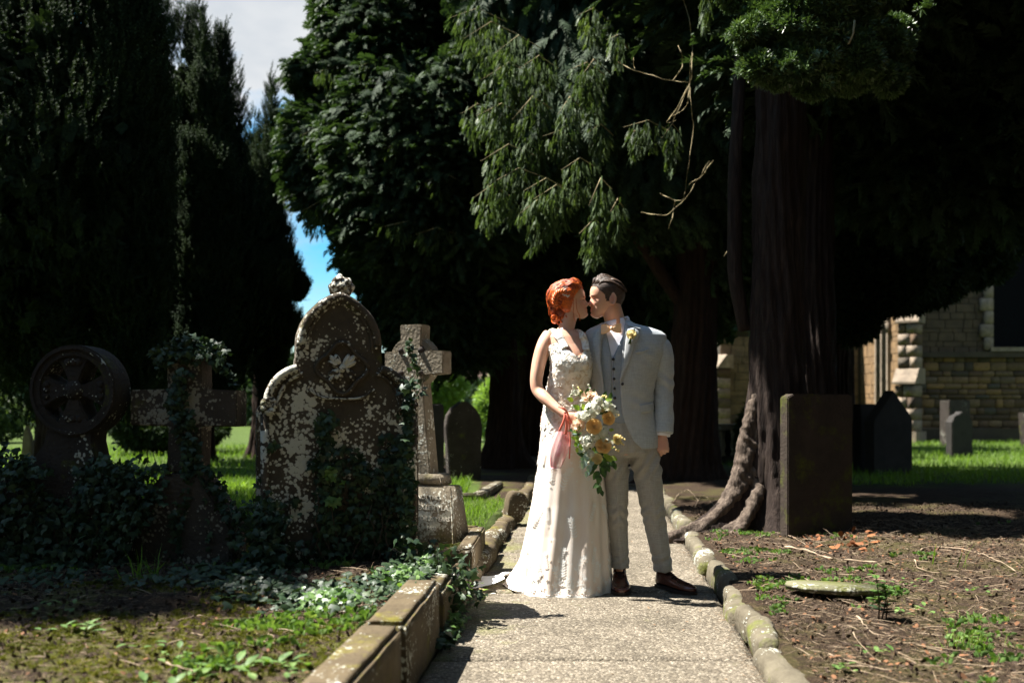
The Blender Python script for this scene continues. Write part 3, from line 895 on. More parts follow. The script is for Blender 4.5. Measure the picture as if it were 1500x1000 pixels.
# stump stone by the path, flat mossy slab
o = link('boundary_stone', edging_mesh(0.17, 0.16, 0.27, 5), M_kerb)
o.location = (PG(756, 752, 0.05).x - 0.03, 8.6, 0.02); o.rotation_euler = (0.05, 0.12, 0.3)
tag(o, 'stubby rounded post stone at the left edge of the path behind the bride', 'stone')
def flat_slab():
    bm = bmesh.new()
    n = 22; vs = []
    for i in range(n):
        a = 2 * PI * i / n
        r = 1 + 0.07 * math.sin(3 * a + 1) + 0.04 * math.sin(7 * a)
        vs.append(bm.verts.new((0.24 * r * math.cos(a), 0.15 * r * math.sin(a), 0)))
    f = bm.faces.new(vs)
    r_ = bmesh.ops.extrude_face_region(bm, geom=[f])
    for v in r_['geom']:
        if isinstance(v, bmesh.types.BMVert): v.co.z = 0.035
    bm.normal_update()
    bmesh.ops.bevel(bm, geom=[e for e in bm.edges if e.calc_face_angle(0) > .6], offset=0.008, segments=2, affect='EDGES')
    o = link('flat_stone', bm_mesh(bm, 'flat_stone'), old_stone('mossy_flat_stone', (0.17, 0.16, 0.10), (0.09, 0.09, 0.05), lichen=0.2, moss=0.5, moss_col=(0.11, 0.12, 0.03)))
    p = PG(1222, 858, 0.13)
    o.location = (p.x, p.y + 0.0, gz(p.x, p.y) + 0.015); o.rotation_euler = (R(-3), R(3), 0.05)
    tag(o, 'flat rounded mossy slab lying in the leaf litter right of the path', 'stone')
flat_slab()
# ------------------------------------------------------------------ church
M_mortar = simple('lime_mortar', (0.06, 0.047, 0.034), (0.035, 0.028, 0.02), scale=3, rough=0.95, bs=0.5, bd=0.01)
def stone_var():
    m, nt, b = new_mat('church_rubble_stone')
    co = coords(nt); v = co.outputs[0]
    oi = nt.nodes.new('ShaderNodeObjectInfo')
    r0 = ramp(nt, [(0.0, (0.03, 0.02, 0.013)), (0.2, (0.09, 0.055, 0.030)), (0.45, (0.16, 0.105, 0.058)), (0.62, (0.055, 0.048, 0.038)), (0.8, (0.19, 0.115, 0.05)), (1.0, (0.035, 0.03, 0.024))])
    nt.links.new(oi.outputs['Random'], r0.inputs['Fac'])
    n1 = N(nt, 'ShaderNodeTexNoise', Scale=6.0, Detail=6.0); nt.links.new(v, n1.inputs['Vector'])
    d = ramp(nt, [(0.3, (0.6, 0.58, 0.55)), (0.7, (1.15, 1.1, 1.0))]); nt.links.new(n1.outputs['Fac'], d.inputs['Fac'])
    c = mixc(nt, 1.0, r0.outputs['Color'], d.outputs['Color'], 'MULTIPLY')
    nt.links.new(c, b.inputs['Base Color']); b.inputs['Roughness'].default_value = 0.92
    bump(nt, b, n1.outputs['Fac'], 0.7, 0.02)
    return m
M_rubble = stone_var()
M_dressed = simple('dressed_limestone', (0.24, 0.19, 0.14), (0.12, 0.095, 0.07), scale=5, rough=0.9, bs=0.4, bd=0.01, var=0.15)
M_darkglass = simple('leaded_glass', (0.005, 0.0055, 0.007), (0.003, 0.003, 0.004), scale=12, rough=0.85, bs=0.3, bd=0.01, spec=0.05)
M_slate = simple('roof_slate', (0.11, 0.105, 0.11), (0.07, 0.065, 0.07), scale=8, rough=0.6)

brick_meshes = []
for q in range(6):
    brick_meshes.append(rough_block(1, 1, 1, 0.06, 0.03, 100 + q, 0, 'stone'))
for me in brick_meshes: me.materials.append(M_rubble)
dress_mesh = rough_block(1, 1, 1, 0.04, 0.01, 121, 0, 'quoin'); dress_mesh.materials.append(M_dressed)
n_stones = [0]
def stone_face(root, origin, ux, length, height, holes=(), row=0.19, seed=0, limit=300, avg=0.36):
    """rubble courses, each stone its own part, on a vertical face from origin along ux"""
    rs = random.Random(seed)
    ux = Vector(ux).normalized(); nrm = Vector((ux.y, -ux.x, 0))
    ang = math.atan2(ux.y, ux.x)
    z = 0.0; r = 0; rest = MB()
    while z < height - 0.05:
        h = min(row * rs.choice([0.6, 0.8, 1.0, 1.25, 1.6]), height - z)
        s = -rs.uniform(0, 0.2)
        while s < length:
            w = avg * rs.uniform(0.55, 1.5)
            a, b_ = max(s, 0), min(s + w, length)
            s += w
            if b_ - a < 0.06: continue
            mid = (a + b_) / 2
            if any(h0 < mid < h1 and v0 - 0.02 < z + h / 2 < v1 for (h0, h1, v0, v1) in holes): continue
            for (h0, h1, v0, v1) in holes:
                if v0 < z + h / 2 < v1:
                    if a < h0 < b_: b_ = h0
                    if a < h1 < b_: a = h1
            if b_ - a < 0.05: continue
            mid = (a + b_) / 2
            p = Vector(origin) + ux * mid + nrm * (-0.03 + rs.uniform(0, 0.02)) + Vector((0, 0, z + 0.006))
            if n_stones[0] < limit:
                o = link('stone', rs.choice(brick_meshes), None, root)
                o.scale = (b_ - a - 0.018, 0.10, h - 0.016); o.location = p; o.rotation_euler = (0, 0, ang)
                n_stones[0] += 1
            else:
                V, Fc = box(-(b_ - a - 0.02) / 2, (b_ - a - 0.02) / 2, -0.05, 0.05, 0, h - 0.016)
                M_ = Matrix.Rotation(ang, 4, 'Z'); rest.add([p + (M_ @ Vector(v)) for v in V], Fc)
        z += h; r += 1
    if rest.V:
        o = rest.build('far_stones', M_rubble, root, smooth=False); o['kind'] = 'stuff'

def church():
    root = tag(empty('church', (10.7, 27, 0.0)), 'old rubble-stone parish church with gothic windows behind the graves on the right', 'church')
    def at(x, y, z=0): return (x - 10.7, y - 27, z)
    # solid cores of the walls
    MB().add(*box(0.25, 14, 0.12, 6.0, 0, 8.3)).build('nave_wall', M_mortar, root, smooth=False)
    MB().add(*box(-4.2, 0.24, 4.12, 8.0, 0, 3.35)).build('aisle_wall', M_mortar, root, smooth=False)
    # front wall stones; window opening from x=13.3
    x0 = 10.95
    hole = (13.05 - x0, 17.3 - x0, 2.55, 7.2)
    stone_face(root, at(x0, 27.1), (1, 0, 0), 6.2, 7.8, holes=[hole], seed=3, limit=230, row=0.19, avg=0.36)
    # left (sunlit) wall of the nave, facing left
    lan = (1.55, 2.35, 1.1, 3.6)
    n0 = n_stones[0]
    stone_face(root, at(10.92, 31.1), (0, -1, 0), 3.9, 7.5, holes=[lan], seed=4, limit=n0 + 45, row=0.22, avg=0.45)
    n1 = n_stones[0]
    stone_face(root, at(6.5, 31.1), (1, 0, 0), 4.3, 3.2, seed=5, limit=n1 + 25, row=0.22, avg=0.45)
    # string course and plinth
    MB().add(*box(0.2, 9, -0.06, 0.14, 2.35, 2.50)).build('string_course', M_mortar, root, smooth=False)
    MB().add(*box(0.2, 9, -0.16, 0.10, 0.0, 0.42)).build('plinth', M_mortar, root, smooth=False)
    # big window : jambs, mullions, dark lights
    wx0, wx1 = 13.05 - 10.7, 17.3 - 10.7
    for x in (wx0, wx1):
        for j in range(13):
            o = link('quoin', dress_mesh, None, root); w = 0.34 if j % 2 else 0.24
            o.scale = (w, 0.16, 0.34); o.location = (x + (-w / 2 if x == wx0 else w / 2), 0.05, 2.55 + j * 0.355)
    MB().add(*box(wx0 - .1, wx1 + .1, -0.10, 0.16, 2.51, 2.62)).build('sill', M_dressed, root, smooth=False)
    win = MB().add(*box(wx0, wx1, 0.075, 0.10, 2.62, 7.2)).build('window', M_darkglass, root, smooth=False)
    for i in range(1, 4):
        x = wx0 + (wx1 - wx0) * i / 4
        MB().add(*box(x - 0.06, x + 0.06, 0.0, 0.074, 2.62, 7.2)).build('mullion', M_gs_dark, win, smooth=False)
    # lancet window in the sunlit wall
    ly0, ly1 = 31.1 - 2.35 - 27, 31.1 - 1.55 - 27
    lw = MB().add(*box(0.235, 0.262, ly0, ly1, 1.1, 3.6)).build('window', M_darkglass, root, smooth=False)
    for y in (ly0 - 0.06, ly1 + 0.06, (ly0 + ly1) / 2):
        MB().add(*box(0.10, 0.232, y - 0.05, y + 0.05, 1.1, 3.6)).build('mullion', M_dressed, lw, smooth=False)
    hood = [Vector((0.12, ly0 - 0.15 + (ly1 - ly0 + 0.3) * t, 3.15 + 0.75 * math.sin(PI * t) ** 0.8)) for t in np.linspace(0, 1, 13)]
    MB().add(*tube(hood, 0.07, 6)).build('hood_mould', M_dressed, lw)
    # diagonal buttresses
    def buttress(x, y, ang, w, d, steps, mat=M_dressed):
        br = empty('buttress', at(x, y, 0), ang); br.parent = root
        zz = 0.0; dd = d
        MB().add(*box(-w / 2 - .06, w / 2 + .06, -dd - .06, 0.2, 0.0, 0.35)).build('buttress_base', mat, br, smooth=False)
        zz = 0.351
        for (top, nd) in steps:
            j = 0; z = zz
            while z < top - 0.02:
                h = min(0.31, top - z); 
                ws = [w * 0.42, w * 0.58] if j % 2 else [w * 0.6, w * 0.4]
                xx = -w / 2
                for q, ww in enumerate(ws):
                    o = link('quoin', dress_mesh if (j + q) % 3 else brick_meshes[j % 6], None, br)
                    o.scale = (ww - 0.012, dd, h - 0.012); o.location = (xx + ww / 2, -dd / 2, z)
                    xx += ww
                z += h; j += 1
            # sloping weathering
            V = [(-w / 2 - .04, -dd - .06, top), (w / 2 + .04, -dd - .06, top), (w / 2 + .04, 0.1, top), (-w / 2 - .04, 0.1, top),
                 (-w / 2 - .04, -dd - .06, top + .05), (w / 2 + .04, -dd - .06, top + .05), (w / 2 + .04, -nd + .02, top + .42), (-w / 2 - .04, -nd + .02, top + .42),
                 (w / 2 + .04, 0.1, top + .42), (-w / 2 - .04, 0.1, top + .42)]
            Fc = [(0, 3, 2, 1), (0, 1, 5, 4), (4, 5, 6, 7), (7, 6, 8, 9), (1, 2, 8, 6, 5), (0, 4, 7, 9, 3), (2, 3, 9, 8)]
            MB().add(V, Fc).build('weathering', M_dressed, br, smooth=False)
            zz = top + .421; dd = nd
    buttress(10.85, 26.95, R(-38), 0.52, 0.75, [(1.62, 0.5), (3.25, 0.25)])
    buttress(6.6, 31.0, R(-45), 0.5, 0.7, [(2.2, 0.3)])
    buttress(9.9, 31.05, R(-20), 0.45, 0.6, [(1.9, 0.3)])
    # roofs
    V = [(-4.4, 3.9, 3.36), (0.3, 3.9, 3.36), (0.3, 8.2, 4.6), (-4.4, 8.2, 4.6), (-4.4, 3.9, 3.46), (0.3, 3.9, 3.46), (0.3, 8.2, 4.7), (-4.4, 8.2, 4.7)]
    MB().add(V, box(0, 1, 0, 1, 0, 1)[1]).build('aisle_roof', M_slate, root, smooth=False)
    MB().add(*box(0.1, 14.2, -0.1, 6.2, 8.31, 8.7)).build('parapet', M_dressed, root, smooth=False)
church()

def far_house():
    root = tag(empty('house', (-3.2, 60, 0)), 'pale distant house with a pinkish roof seen over the sunny bushes between the trunks', 'house')
    MB().add(*box(-4, 4, 0, 6, 0, 2.4)).build('wall', simple('cream_render', (0.5, 0.42, 0.36), scale=2, rnd=False), root, smooth=False)
    V = [(-4.3, -0.3, 2.4), (4.3, -0.3, 2.4), (4.3, 6.3, 2.4), (-4.3, 6.3, 2.4), (-4.3, 3, 4.6), (4.3, 3, 4.6)]
    MB().add(V, [(0, 1, 5, 4), (2, 3, 4, 5), (1, 2, 5), (3, 0, 4), (3, 2, 1, 0)]).build('roof', simple('clay_tiles', (0.36, 0.24, 0.20), scale=3, rnd=False), root, smooth=False)
    for x in (-2.4, 0, 2.4):
        f = MB().add(*box(x - .5, x + .5, -0.05, 0.0, 0.9, 2.0)).build('window', M_dressed, root, smooth=False)
        MB().add(*box(x - .42, x + .42, -0.07, -0.052, 0.98, 1.92)).build('pane', M_darkglass, f, smooth=False)
far_house()

# ------------------------------------------------------------------ trees
def bark_mat(name, c1, c2, c3):
    m, nt, b = new_mat(name)
    co = coords(nt, (1, 1, 0.16), rnd=False); v = co.outputs[0]
    n1 = N(nt, 'ShaderNodeTexNoise', Scale=26.0, Detail=8.0, Roughness=0.65, Distortion=0.6); nt.links.new(v, n1.inputs['Vector'])
    co2 = coords(nt, (1, 1, 0.05), rnd=False)
    n2 = N(nt, 'ShaderNodeTexNoise', Scale=60.0, Detail=5.0, Roughness=0.6, Distortion=0.3); nt.links.new(co2.outputs[0], n2.inputs['Vector'])
    r = ramp(nt, [(0.3, c3), (0.5, c2), (0.72, c1)])
    ad = N(nt, 'ShaderNodeMix'); ad.data_type = 'FLOAT'; ad.inputs[0].default_value = 0.4; nt.links.new(n1.outputs['Fac'], ad.inputs[2]); nt.links.new(n2.outputs['Fac'], ad.inputs[3])
    nt.links.new(ad.outputs[0], r.inputs['Fac'])
    nt.links.new(r.outputs['Color'], b.inputs['Base Color']); b.inputs['Roughness'].default_value = 0.9; b.inputs['Specular IOR Level'].default_value = 0.15
    bump(nt, b, ad.outputs[0], 1.0, 0.04)
    return m
M_bark = bark_mat('stringy_cypress_bark', (0.062, 0.046, 0.037), (0.026, 0.018, 0.015), (0.010, 0.007, 0.006))
M_root_lit = bark_mat('sunlit_root_bark', (0.26, 0.205, 0.16), (0.10, 0.076, 0.06), (0.02, 0.014, 0.011))  # trunk bark again but paler: sun on the roots put into the colour
M_bark_red = bark_mat('red_cypress_bark', (0.06, 0.035, 0.024), (0.027, 0.016, 0.012), (0.010, 0.007, 0.006))
M_twig = simple('pale_twig', (0.36, 0.30, 0.16), (0.22, 0.18, 0.10), rough=0.8, bs=0, rnd=False)

def trunk_mesh(path, radii, flutes=9, flute_amp=0.07, flare=None, seed=0, nseg=96, nz=110):
    """path [(x,y,z)], radii at the same points; flare: list of (angle, width, length, height)"""
    A = catmull([(*p, r) for p, r in zip(path, radii)], 10)
    zs = np.linspace(0, 1, nz) ** 1.3
    t = np.linspace(0, 1, len(A))
    C = np.stack([np.interp(zs, t, A[:, q]) for q in range(4)], -1)
    th = np.linspace(0, 2 * PI, nseg, endpoint=False)
    Z = C[:, 2:3]; TH = th[None, :]
    h = Z - C[0, 2]
    r = C[:, 3:4] * np.ones_like(TH)
    ph = 0.35 * np.sin(Z * 0.9 + seed) + 0.15 * Z * 0.4
    r = r * (1 + flute_amp * np.sin(flutes * (TH + ph) + seed) * 0.6 + flute_amp * 0.7 * np.sin((flutes * 2 + 3) * (TH + ph * 1.3) + seed * 2))
    r = r + C[:, 3:4] * 0.35 * np.exp(-h / 0.22) * (1 + 0.5 * np.sin(5 * TH + seed))
    if flare:
        for (a, w, L, hh) in flare:
            d = np.angle(np.exp(1j * (TH - a)))
            r = r + L * np.exp(-(d / w) ** 2) * np.exp(-np.maximum(h, 0) / hh)
    V = np.stack([C[:, 0:1] + r * np.cos(TH), C[:, 1:2] + r * np.sin(TH), Z * np.ones_like(TH)], -1).reshape(-1, 3)
    ns = 0.018 * fbm(V * np.array([1, 1, .35]), 9, 3, seed) + 0.010 * fbm(V * np.array([1, 1, 0.12]), 40, 2, seed + 2)
    NV = np.stack([np.cos(TH) * np.ones_like(Z), np.sin(TH) * np.ones_like(Z), np.zeros_like(r)], -1).reshape(-1, 3)
    V = V + NV * ns[:, None]
    idx = np.arange(nz * nseg).reshape(nz, nseg); nx = np.roll(idx, -1, 1)
    Fc = np.stack([idx[:-1], nx[:-1], nx[1:], idx[1:]], -1).reshape(-1, 4)
    return np_mesh('trunk', V, Fc)

# leaf templates: triangles (verts, faces)
def frond_template(n=9, L=1.0, W=0.42, droop=0.25, thin=0.055):
    """flat cypress frond, growing along +Z, side branchlets in X"""
    V = []; Fc = []
    def tri(a, b_, w):
        a = np.array(a, float); b_ = np.array(b_, float); d = b_ - a; s = np.cross(d, (0, 1, 0)); s = s / (np.linalg.norm(s) + 1e-9) * w
        i = len(V); V.extend([a - s, a + s, b_]); Fc.append((i, i + 1, i + 2))
    def cur(t): return np.array([0, -droop * t * t * L, t * L])
    tri(cur(0), cur(1), thin * 0.6)
    for k in range(n):
        t = 0.10 + 0.82 * k / n
        l = W * (1 - t * 0.75) * (0.8 + 0.4 * ((k * 7) % 5) / 5)
        for s in (-1, 1):
            a = cur(t + 0.02 * s); e = a + np.array([s * l * 0.62, -0.10 * l - 0.05 * (k % 3), l * 0.75])
            tri(a, e, thin)
    return np.array(V), np.array(Fc)
def shoot_template(n=14, L=1.0, seed=1):
    """bottle-brush yew shoot"""
    r_ = np.random.default_rng(seed); V = []; Fc = []
    for k in range(n):
        t = k / n; a = np.array([0, 0, t * L]); an = k * 2.4
        d = np.array([math.cos(an) * 0.22, math.sin(an) * 0.22, 0.20]) * (1.15 - t)
        s = np.cross(d, (0, 0, 1)); s = s / np.linalg.norm(s) * 0.06
        i = len(V); V.extend([a - s, a + s, a + d]); Fc.append((i, i + 1, i + 2))
    i = len(V); V.extend([(-0.03, 0, 0), (0.03, 0, 0), (0, 0, L)]); Fc.append((i, i + 1, i + 2))
    return np.array(V), np.array(Fc)
def tuft_template(n=16, seed=2):
    """rounded tuft of short scale sprays"""
    r_ = np.random.default_rng(seed); V = []; Fc = []
    for k in range(n):
        d = r_.normal(size=3); d[2] = abs(d[2]) * 0.8 + 0.1; d /= np.linalg.norm(d)
        s = np.cross(d, r_.normal(size=3)); s = s / np.linalg.norm(s) * 0.11
        m = d * 0.55
        i = len(V); V.extend([m * 0.2, m + s, d, m - s]); Fc.append((i, i + 1, i + 2)); Fc.append((i, i + 2, i + 3))
    return np.array(V), np.array(Fc)
FROND = frond_template()
FROND2 = frond_template(7, 1.0, 0.55, 0.35, 0.07)
SHOOT = shoot_template()
TUFT = tuft_template()
LEAFCARD = (np.array([(-.5, 0, 0), (0, 0.08, -.45), (.5, 0, 0), (0, .08, .5)], float), np.array([(0, 1, 2), (0, 2, 3)]))

def sample_blob(c, r, n, shell=0.55, seed=0, clump=1.6, low=-1):
    """points in a lumpy ellipsoid, biased to its surface; returns points and outward directions"""
    d = rng.normal(size=(int(n * 1.6), 3)); d /= np.linalg.norm(d, axis=1, keepdims=True)
    d = d[d[:, 2] > low]
    rad = shell + (1 - shell) * rng.random(len(d)) ** 0.6
    lump = 1 + 0.20 * fbm(d * np.array(r) + np.array(c), clump, 2, seed)
    p = np.array(c) + d * rad[:, None] * np.array(r) * lump[:, None]
    keep = vnoise(p, 1.9, seed + 5) + 0.75 * rng.random(len(p)) > 0.10
    p = p[keep][:n]; d = d[keep][:n]
    nn = d / np.array(r); nn /= np.linalg.norm(nn, axis=1, keepdims=True)
    return p, nn

def crown_mesh(blobs, template, size, orient='droop', seed=0, fill=0.16, fill_size=0.34):
    """blobs: (cx,cy,cz,rx,ry,rz,n)"""
    VV = []; FF = []; off = 0
    for bi, bl in enumerate(blobs):
        c = bl[:3]; r = bl[3:6]; n = bl[6]
        p, nn = sample_blob(c, r, n, seed=seed + bi)
        n = len(p)
        if orient == 'droop':
            out = nn.copy(); out[:, 2] = 0
            d = out * 0.55 + np.array([0, 0, -0.85]) + rng.normal(size=(n, 3)) * 0.22
            ref = np.cross(d, nn + rng.normal(size=(n, 3)) * 0.35)
            M_ = frames(d, ref=np.cross(ref, d))
        elif orient == 'spread':
            out = nn.copy(); out[:, 2] = 0
            d = out * 0.95 + np.array([0, 0, -0.25]) + rng.normal(size=(n, 3)) * 0.3
            M_ = frames(d, ref=np.array([0, 1.0, 0]) * 0 + rng.normal(size=(n, 3)) * 0.5 + np.array([0.3, 0.2, 1.0]))
        elif orient == 'up':
            d = nn * 0.45 + np.array([0, 0, 1.0]) + rng.normal(size=(n, 3)) * 0.2; M_ = frames(d)
        else:
            d = nn + rng.normal(size=(n, 3)) * 0.45; M_ = frames(d)
        sc = size * (0.6 + 0.8 * rng.random(n))
        V, Fc = scatter(template[0], template[1], p, M_, sc)
        VV.append(V); FF.append(Fc + off); off += len(V)
        # inner mass of the crown
        k = int(n * fill)
        if k:
            ii = np.arange(k) % n
            q = np.array(c) + (p[ii] - np.array(c)) * (0.25 + 0.55 * rng.random((k, 1)))
            V, Fc = scatter(LEAFCARD[0], LEAFCARD[1], q, frames(rng.normal(size=(k, 3))), fill_size * (0.7 + 0.8 * rng.random(k)))
            VV.append(V); FF.append(Fc + off); off += len(V)
    return np_mesh('crown', np.concatenate(VV), np.concatenate(FF))

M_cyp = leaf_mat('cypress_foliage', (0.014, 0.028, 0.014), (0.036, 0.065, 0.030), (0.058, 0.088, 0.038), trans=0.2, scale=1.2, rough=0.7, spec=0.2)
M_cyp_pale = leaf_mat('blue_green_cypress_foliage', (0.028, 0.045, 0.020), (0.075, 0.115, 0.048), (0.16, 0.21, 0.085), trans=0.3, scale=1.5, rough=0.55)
M_cyp_yel = leaf_mat('olive_cypress_foliage', (0.035, 0.055, 0.02), (0.08, 0.11, 0.035), (0.14, 0.15, 0.06), trans=0.25, scale=1.1, rough=0.6)
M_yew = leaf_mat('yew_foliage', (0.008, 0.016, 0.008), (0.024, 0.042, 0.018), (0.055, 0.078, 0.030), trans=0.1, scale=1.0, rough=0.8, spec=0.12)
M_bush = leaf_mat('sunny_bush_foliage', (0.10, 0.17, 0.05), (0.20, 0.30, 0.09), (0.30, 0.38, 0.15), trans=0.4, scale=1.0)
M_tuft = leaf_mat('glossy_scale_foliage', (0.03, 0.06, 0.022), (0.07, 0.12, 0.04), (0.14, 0.20, 0.08), trans=0.15, scale=4.0, rough=0.42, spec=0.5)

def limb(root, pts, rads, mat=M_bark, name='limb', n=8):
    cv = catmull([(*p, r) for p, r in zip(pts, rads)], 5)
    V, Fc = tube([Vector(c[:3]) + 0.02 * noise.noise_vector(Vector(c[:3]) * 2) for c in cv], list(cv[:, 3]), n)
    return MB().add(V, Fc).build(name, mat, root)

def tree(name, loc, label, trunk, radii, blobs, template, size, orient, mat, bark=M_bark, limbs=(), group=None, flare=None, flutes=9, fill=0.16, seed=0, fill_size=0.34, extra=None):
    x, y = loc
    root = tag(empty(name, (x, y, gz(x, y) - 0.05)), label, 'tree', group)
    link('trunk', trunk_mesh(trunk, radii, flutes=flutes, flare=flare, seed=seed), bark, root)
    for pts, rads in limbs: limb(root, pts, rads, bark)
    if blobs:
        bl = [(b[0] - x, b[1] - y, b[2], *b[3:]) for b in blobs]
        o = link('crown', crown_mesh(bl, template, size, orient, seed, fill, fill_size), mat, root, smooth=False)
        o['kind'] = 'stuff'
    return root

# dark fastigiate yews on the left
def spires(cx, cy, n, w, h0, h1, cnt, rs):
    out = []
    for i in range(n):
        a = rs.uniform(0, 2 * PI); rr = w * math.sqrt(rs.random())
        h = rs.uniform(h0, h1) * (1 - 0.25 * rr / w)
        out.append((cx + rr * math.cos(a), cy + 0.7 * rr * math.sin(a), 0.9 + h / 2, 0.42, 0.42, h / 2, cnt))
    return out
rs = random.Random(5)
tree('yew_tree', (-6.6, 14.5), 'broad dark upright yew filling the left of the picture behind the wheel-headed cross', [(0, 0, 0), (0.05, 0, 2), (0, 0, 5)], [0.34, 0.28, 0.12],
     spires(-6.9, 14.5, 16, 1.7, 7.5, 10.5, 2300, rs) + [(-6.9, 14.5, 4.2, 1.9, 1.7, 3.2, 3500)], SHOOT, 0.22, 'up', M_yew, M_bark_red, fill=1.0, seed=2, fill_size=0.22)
sp = []
for (px, top, Y) in ((238, -40, 17.2), (268, 0, 17.6), (322, -12, 17.4), (300, 30, 16.8), (290, -20, 17.5), (342, 120, 17.8), (255, 110, 16.6), (210, 60, 17.0), (180, 20, 17.6), (325, 200, 16.6), (285, 180, 16.3)):
    q = P(px, top, Y); h = q.z - 1.0
    sp.append((q.x, Y, 1.0 + h / 2, 0.27, 0.3, h / 2, 3000))
sp.append((P(280, 0, 17.2).x, 17.4, 3.4, 1.5, 1.3, 2.3, 3000))
tree('yew_tree', (-5.5, 17.3), 'upright yew with several thin dark spires standing against the clouds', [(0, 0, 0), (0.05, 0, 2), (0, 0, 5)], [0.3, 0.24, 0.1],
     sp, SHOOT, 0.19, 'up', M_yew, M_bark_red, fill=0.8, seed=3, fill_size=0.2)
sp = []
for (px, top, Y, w) in ((372, 165, 18.6, 0.24), (397, 135, 18.9, 0.2), (385, 200, 18.2, 0.32), (405, 265, 18.5, 0.28), (350, 220, 18, 0.3)):
    q = P(px, top, Y); h = q.z - 1.2
    sp.append((q.x, Y, 1.2 + h / 2, w, 0.42, h / 2, 2600))
for (px, py, Y, r) in ((405, 400, 18, 0.42), (390, 470, 18, 0.65), (432, 425, 18.2, 0.2), (375, 420, 17.6, 0.6), (420, 490, 18, 0.3)):
    q = P(px, py, Y); sp.append((q.x, Y, q.z, r, r, r, 1500))
tree('yew_tree', (-4.6, 18.5), 'lower bushy yew with two pointed tips in front of the patch of sky', [(0, 0, 0), (0.05, 0, 2), (0, 0, 5)], [0.26, 0.2, 0.08],
     sp, SHOOT, 0.19, 'up', M_yew, M_bark_red, fill=0.8, seed=4, fill_size=0.2)
# yew beyond the left edge of the picture: it shades the old graves
sh = [(-6.0, 5.35, 6.2, 1.4, 1.15, 1.5, 5000), (-7.5, 4.3, 5.6, 1.7, 1.2, 2.0, 5000), (-5.2, 6.5, 6.3, 1.1, 0.9, 1.0, 2600), (-8.0, 9.4, 5.4, 2.7, 2.4, 4.0, 7000), (-6.6, 8.4, 6.6, 1.7, 1.6, 2.6, 5000), (-6.9, 7.3, 5.2, 1.5, 1.1, 2.4, 4500), (-9.6, 7.9, 5.4, 2.2, 1.6, 3.6, 5000), (-5.9, 8.1, 5.3, 1.0, 1.1, 1.6, 2600)]
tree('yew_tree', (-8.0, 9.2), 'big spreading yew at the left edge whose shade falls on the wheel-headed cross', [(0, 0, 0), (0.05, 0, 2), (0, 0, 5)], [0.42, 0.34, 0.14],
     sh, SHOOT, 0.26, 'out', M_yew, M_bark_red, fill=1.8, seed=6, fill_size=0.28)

# the cypress left of centre
b2 = []
for (px, py, Y, rx, ry, rz, n) in ((660, -60, 15.5, 1.75, 1.8, 2.6, 5200), (556, 70, 15.0, 0.95, 1.2, 1.4, 3400), (510, 235, 15.0, 0.72, 1.0, 0.9, 2400), (565, 335, 14.8, 0.60, 0.9, 0.9, 2200),
                                  (625, 380, 14.6, 0.92, 1.0, 1.1, 3000), (640, 250, 14.0, 1.5, 1.2, 1.7, 4200), (622, 455, 14.6, 0.72, 0.9, 0.5, 1600), (655, 470, 14.8, 0.9, 1.0, 0.75, 2000),
                                  (740, 350, 15.0, 1.3, 1.2, 1.3, 3000), (462, 108, 15.2, 0.33, 0.5, 0.16, 500), (800, 120, 16.0, 2.0, 1.6, 2.6, 4200), (462, 200, 15.2, 0.38, 0.6, 0.6, 900), (520, 540, 15, 0.4, 0.6, 0.3, 500)):
    q = P(px, py, Y); b2.append((q.x, Y, q.z, rx, ry, rz, n))
tree('cypress_tree', (-0.16, 15.6), 'tall drooping cypress with reddish trunk left of the couple, its crown reaching the sky gap',
     [(0, 0, 0), (0.04, 0, 1.5), (0.0, 0, 3.5), (0.1, 0, 9)], [0.26, 0.21, 0.19, 0.12], [b[:6] + (int(b[6] * 1.7),) for b in b2], FROND, 0.30, 'spread', M_cyp, M_bark_red, seed=8, fill=0.7, fill_size=0.26, flare=[(0.2, 0.5, 0.35, 0.3), (3.4, 0.4, 0.2, 0.3)],
     limbs=[([(0, 0, 2.2), (0.35, -0.1, 3.2), (0.5, 0, 5.5)], [0.12, 0.1, 0.05]), ([(0, 0, 3.0), (-0.8, -0.4, 3.6), (-2.0, -0.6, 3.9)], [0.1, 0.07, 0.02])])

# cypress behind the couple, pale drooping sprays hanging in the sun
b4 = []
for (px, py, Y, rx, ry, rz, n) in ((1000, -60, 13.0, 2.6, 2.0, 2.4, 4500), (880, 120, 12.4, 1.3, 1.2, 1.3, 2600), (960, 240, 12.6, 1.2, 1.1, 1.0, 2200), (1080, 200, 13.2, 1.3, 1.3, 1.6, 2200), (820, -40, 12.8, 1.4, 1.3, 1.4, 2600), (1040, 380, 13.4, 0.8, .8, 0.6, 600)):
    q = P(px, py, Y); b4.append((q.x, Y, q.z, rx, ry, rz, n))
b4 += [(1.6, 11.9, 8.8, 1.0, .9, .9, 1600), (0.2, 10.7, 8.8, .8, .7, .8, 1300), (-0.95, 8.7, 8.2, .6, .65, 1.1, 2200), (-0.5, 8.4, 7.9, .5, .45, .8, 1000)]  # unseen crown lobes added above the frame to shade the flared trunk
T4 = tree('cypress_tree', (2.32, 12.9), 'dark cypress behind the groom with pale sprays drooping in the sunlight',
     [(0, 0, 0), (0.02, 0, 1.5), (0.1, 0, 3.5), (0.1, 0, 9)], [0.34, 0.29, 0.25, 0.14], [b[:6] + (int(b[6] * 1.3),) for b in b4], FROND, 0.34, 'droop', M_cyp, M_bark_red, seed=9, fill=0.7, fill_size=0.3, flare=[(PI, 0.4, 0.35, 0.5)],
     limbs=[([(-0.1, 0, 2.3), (-0.9, -0.6, 3.3), (-1.6, -1.6, 4.6)], [0.10, 0.07, 0.03])])

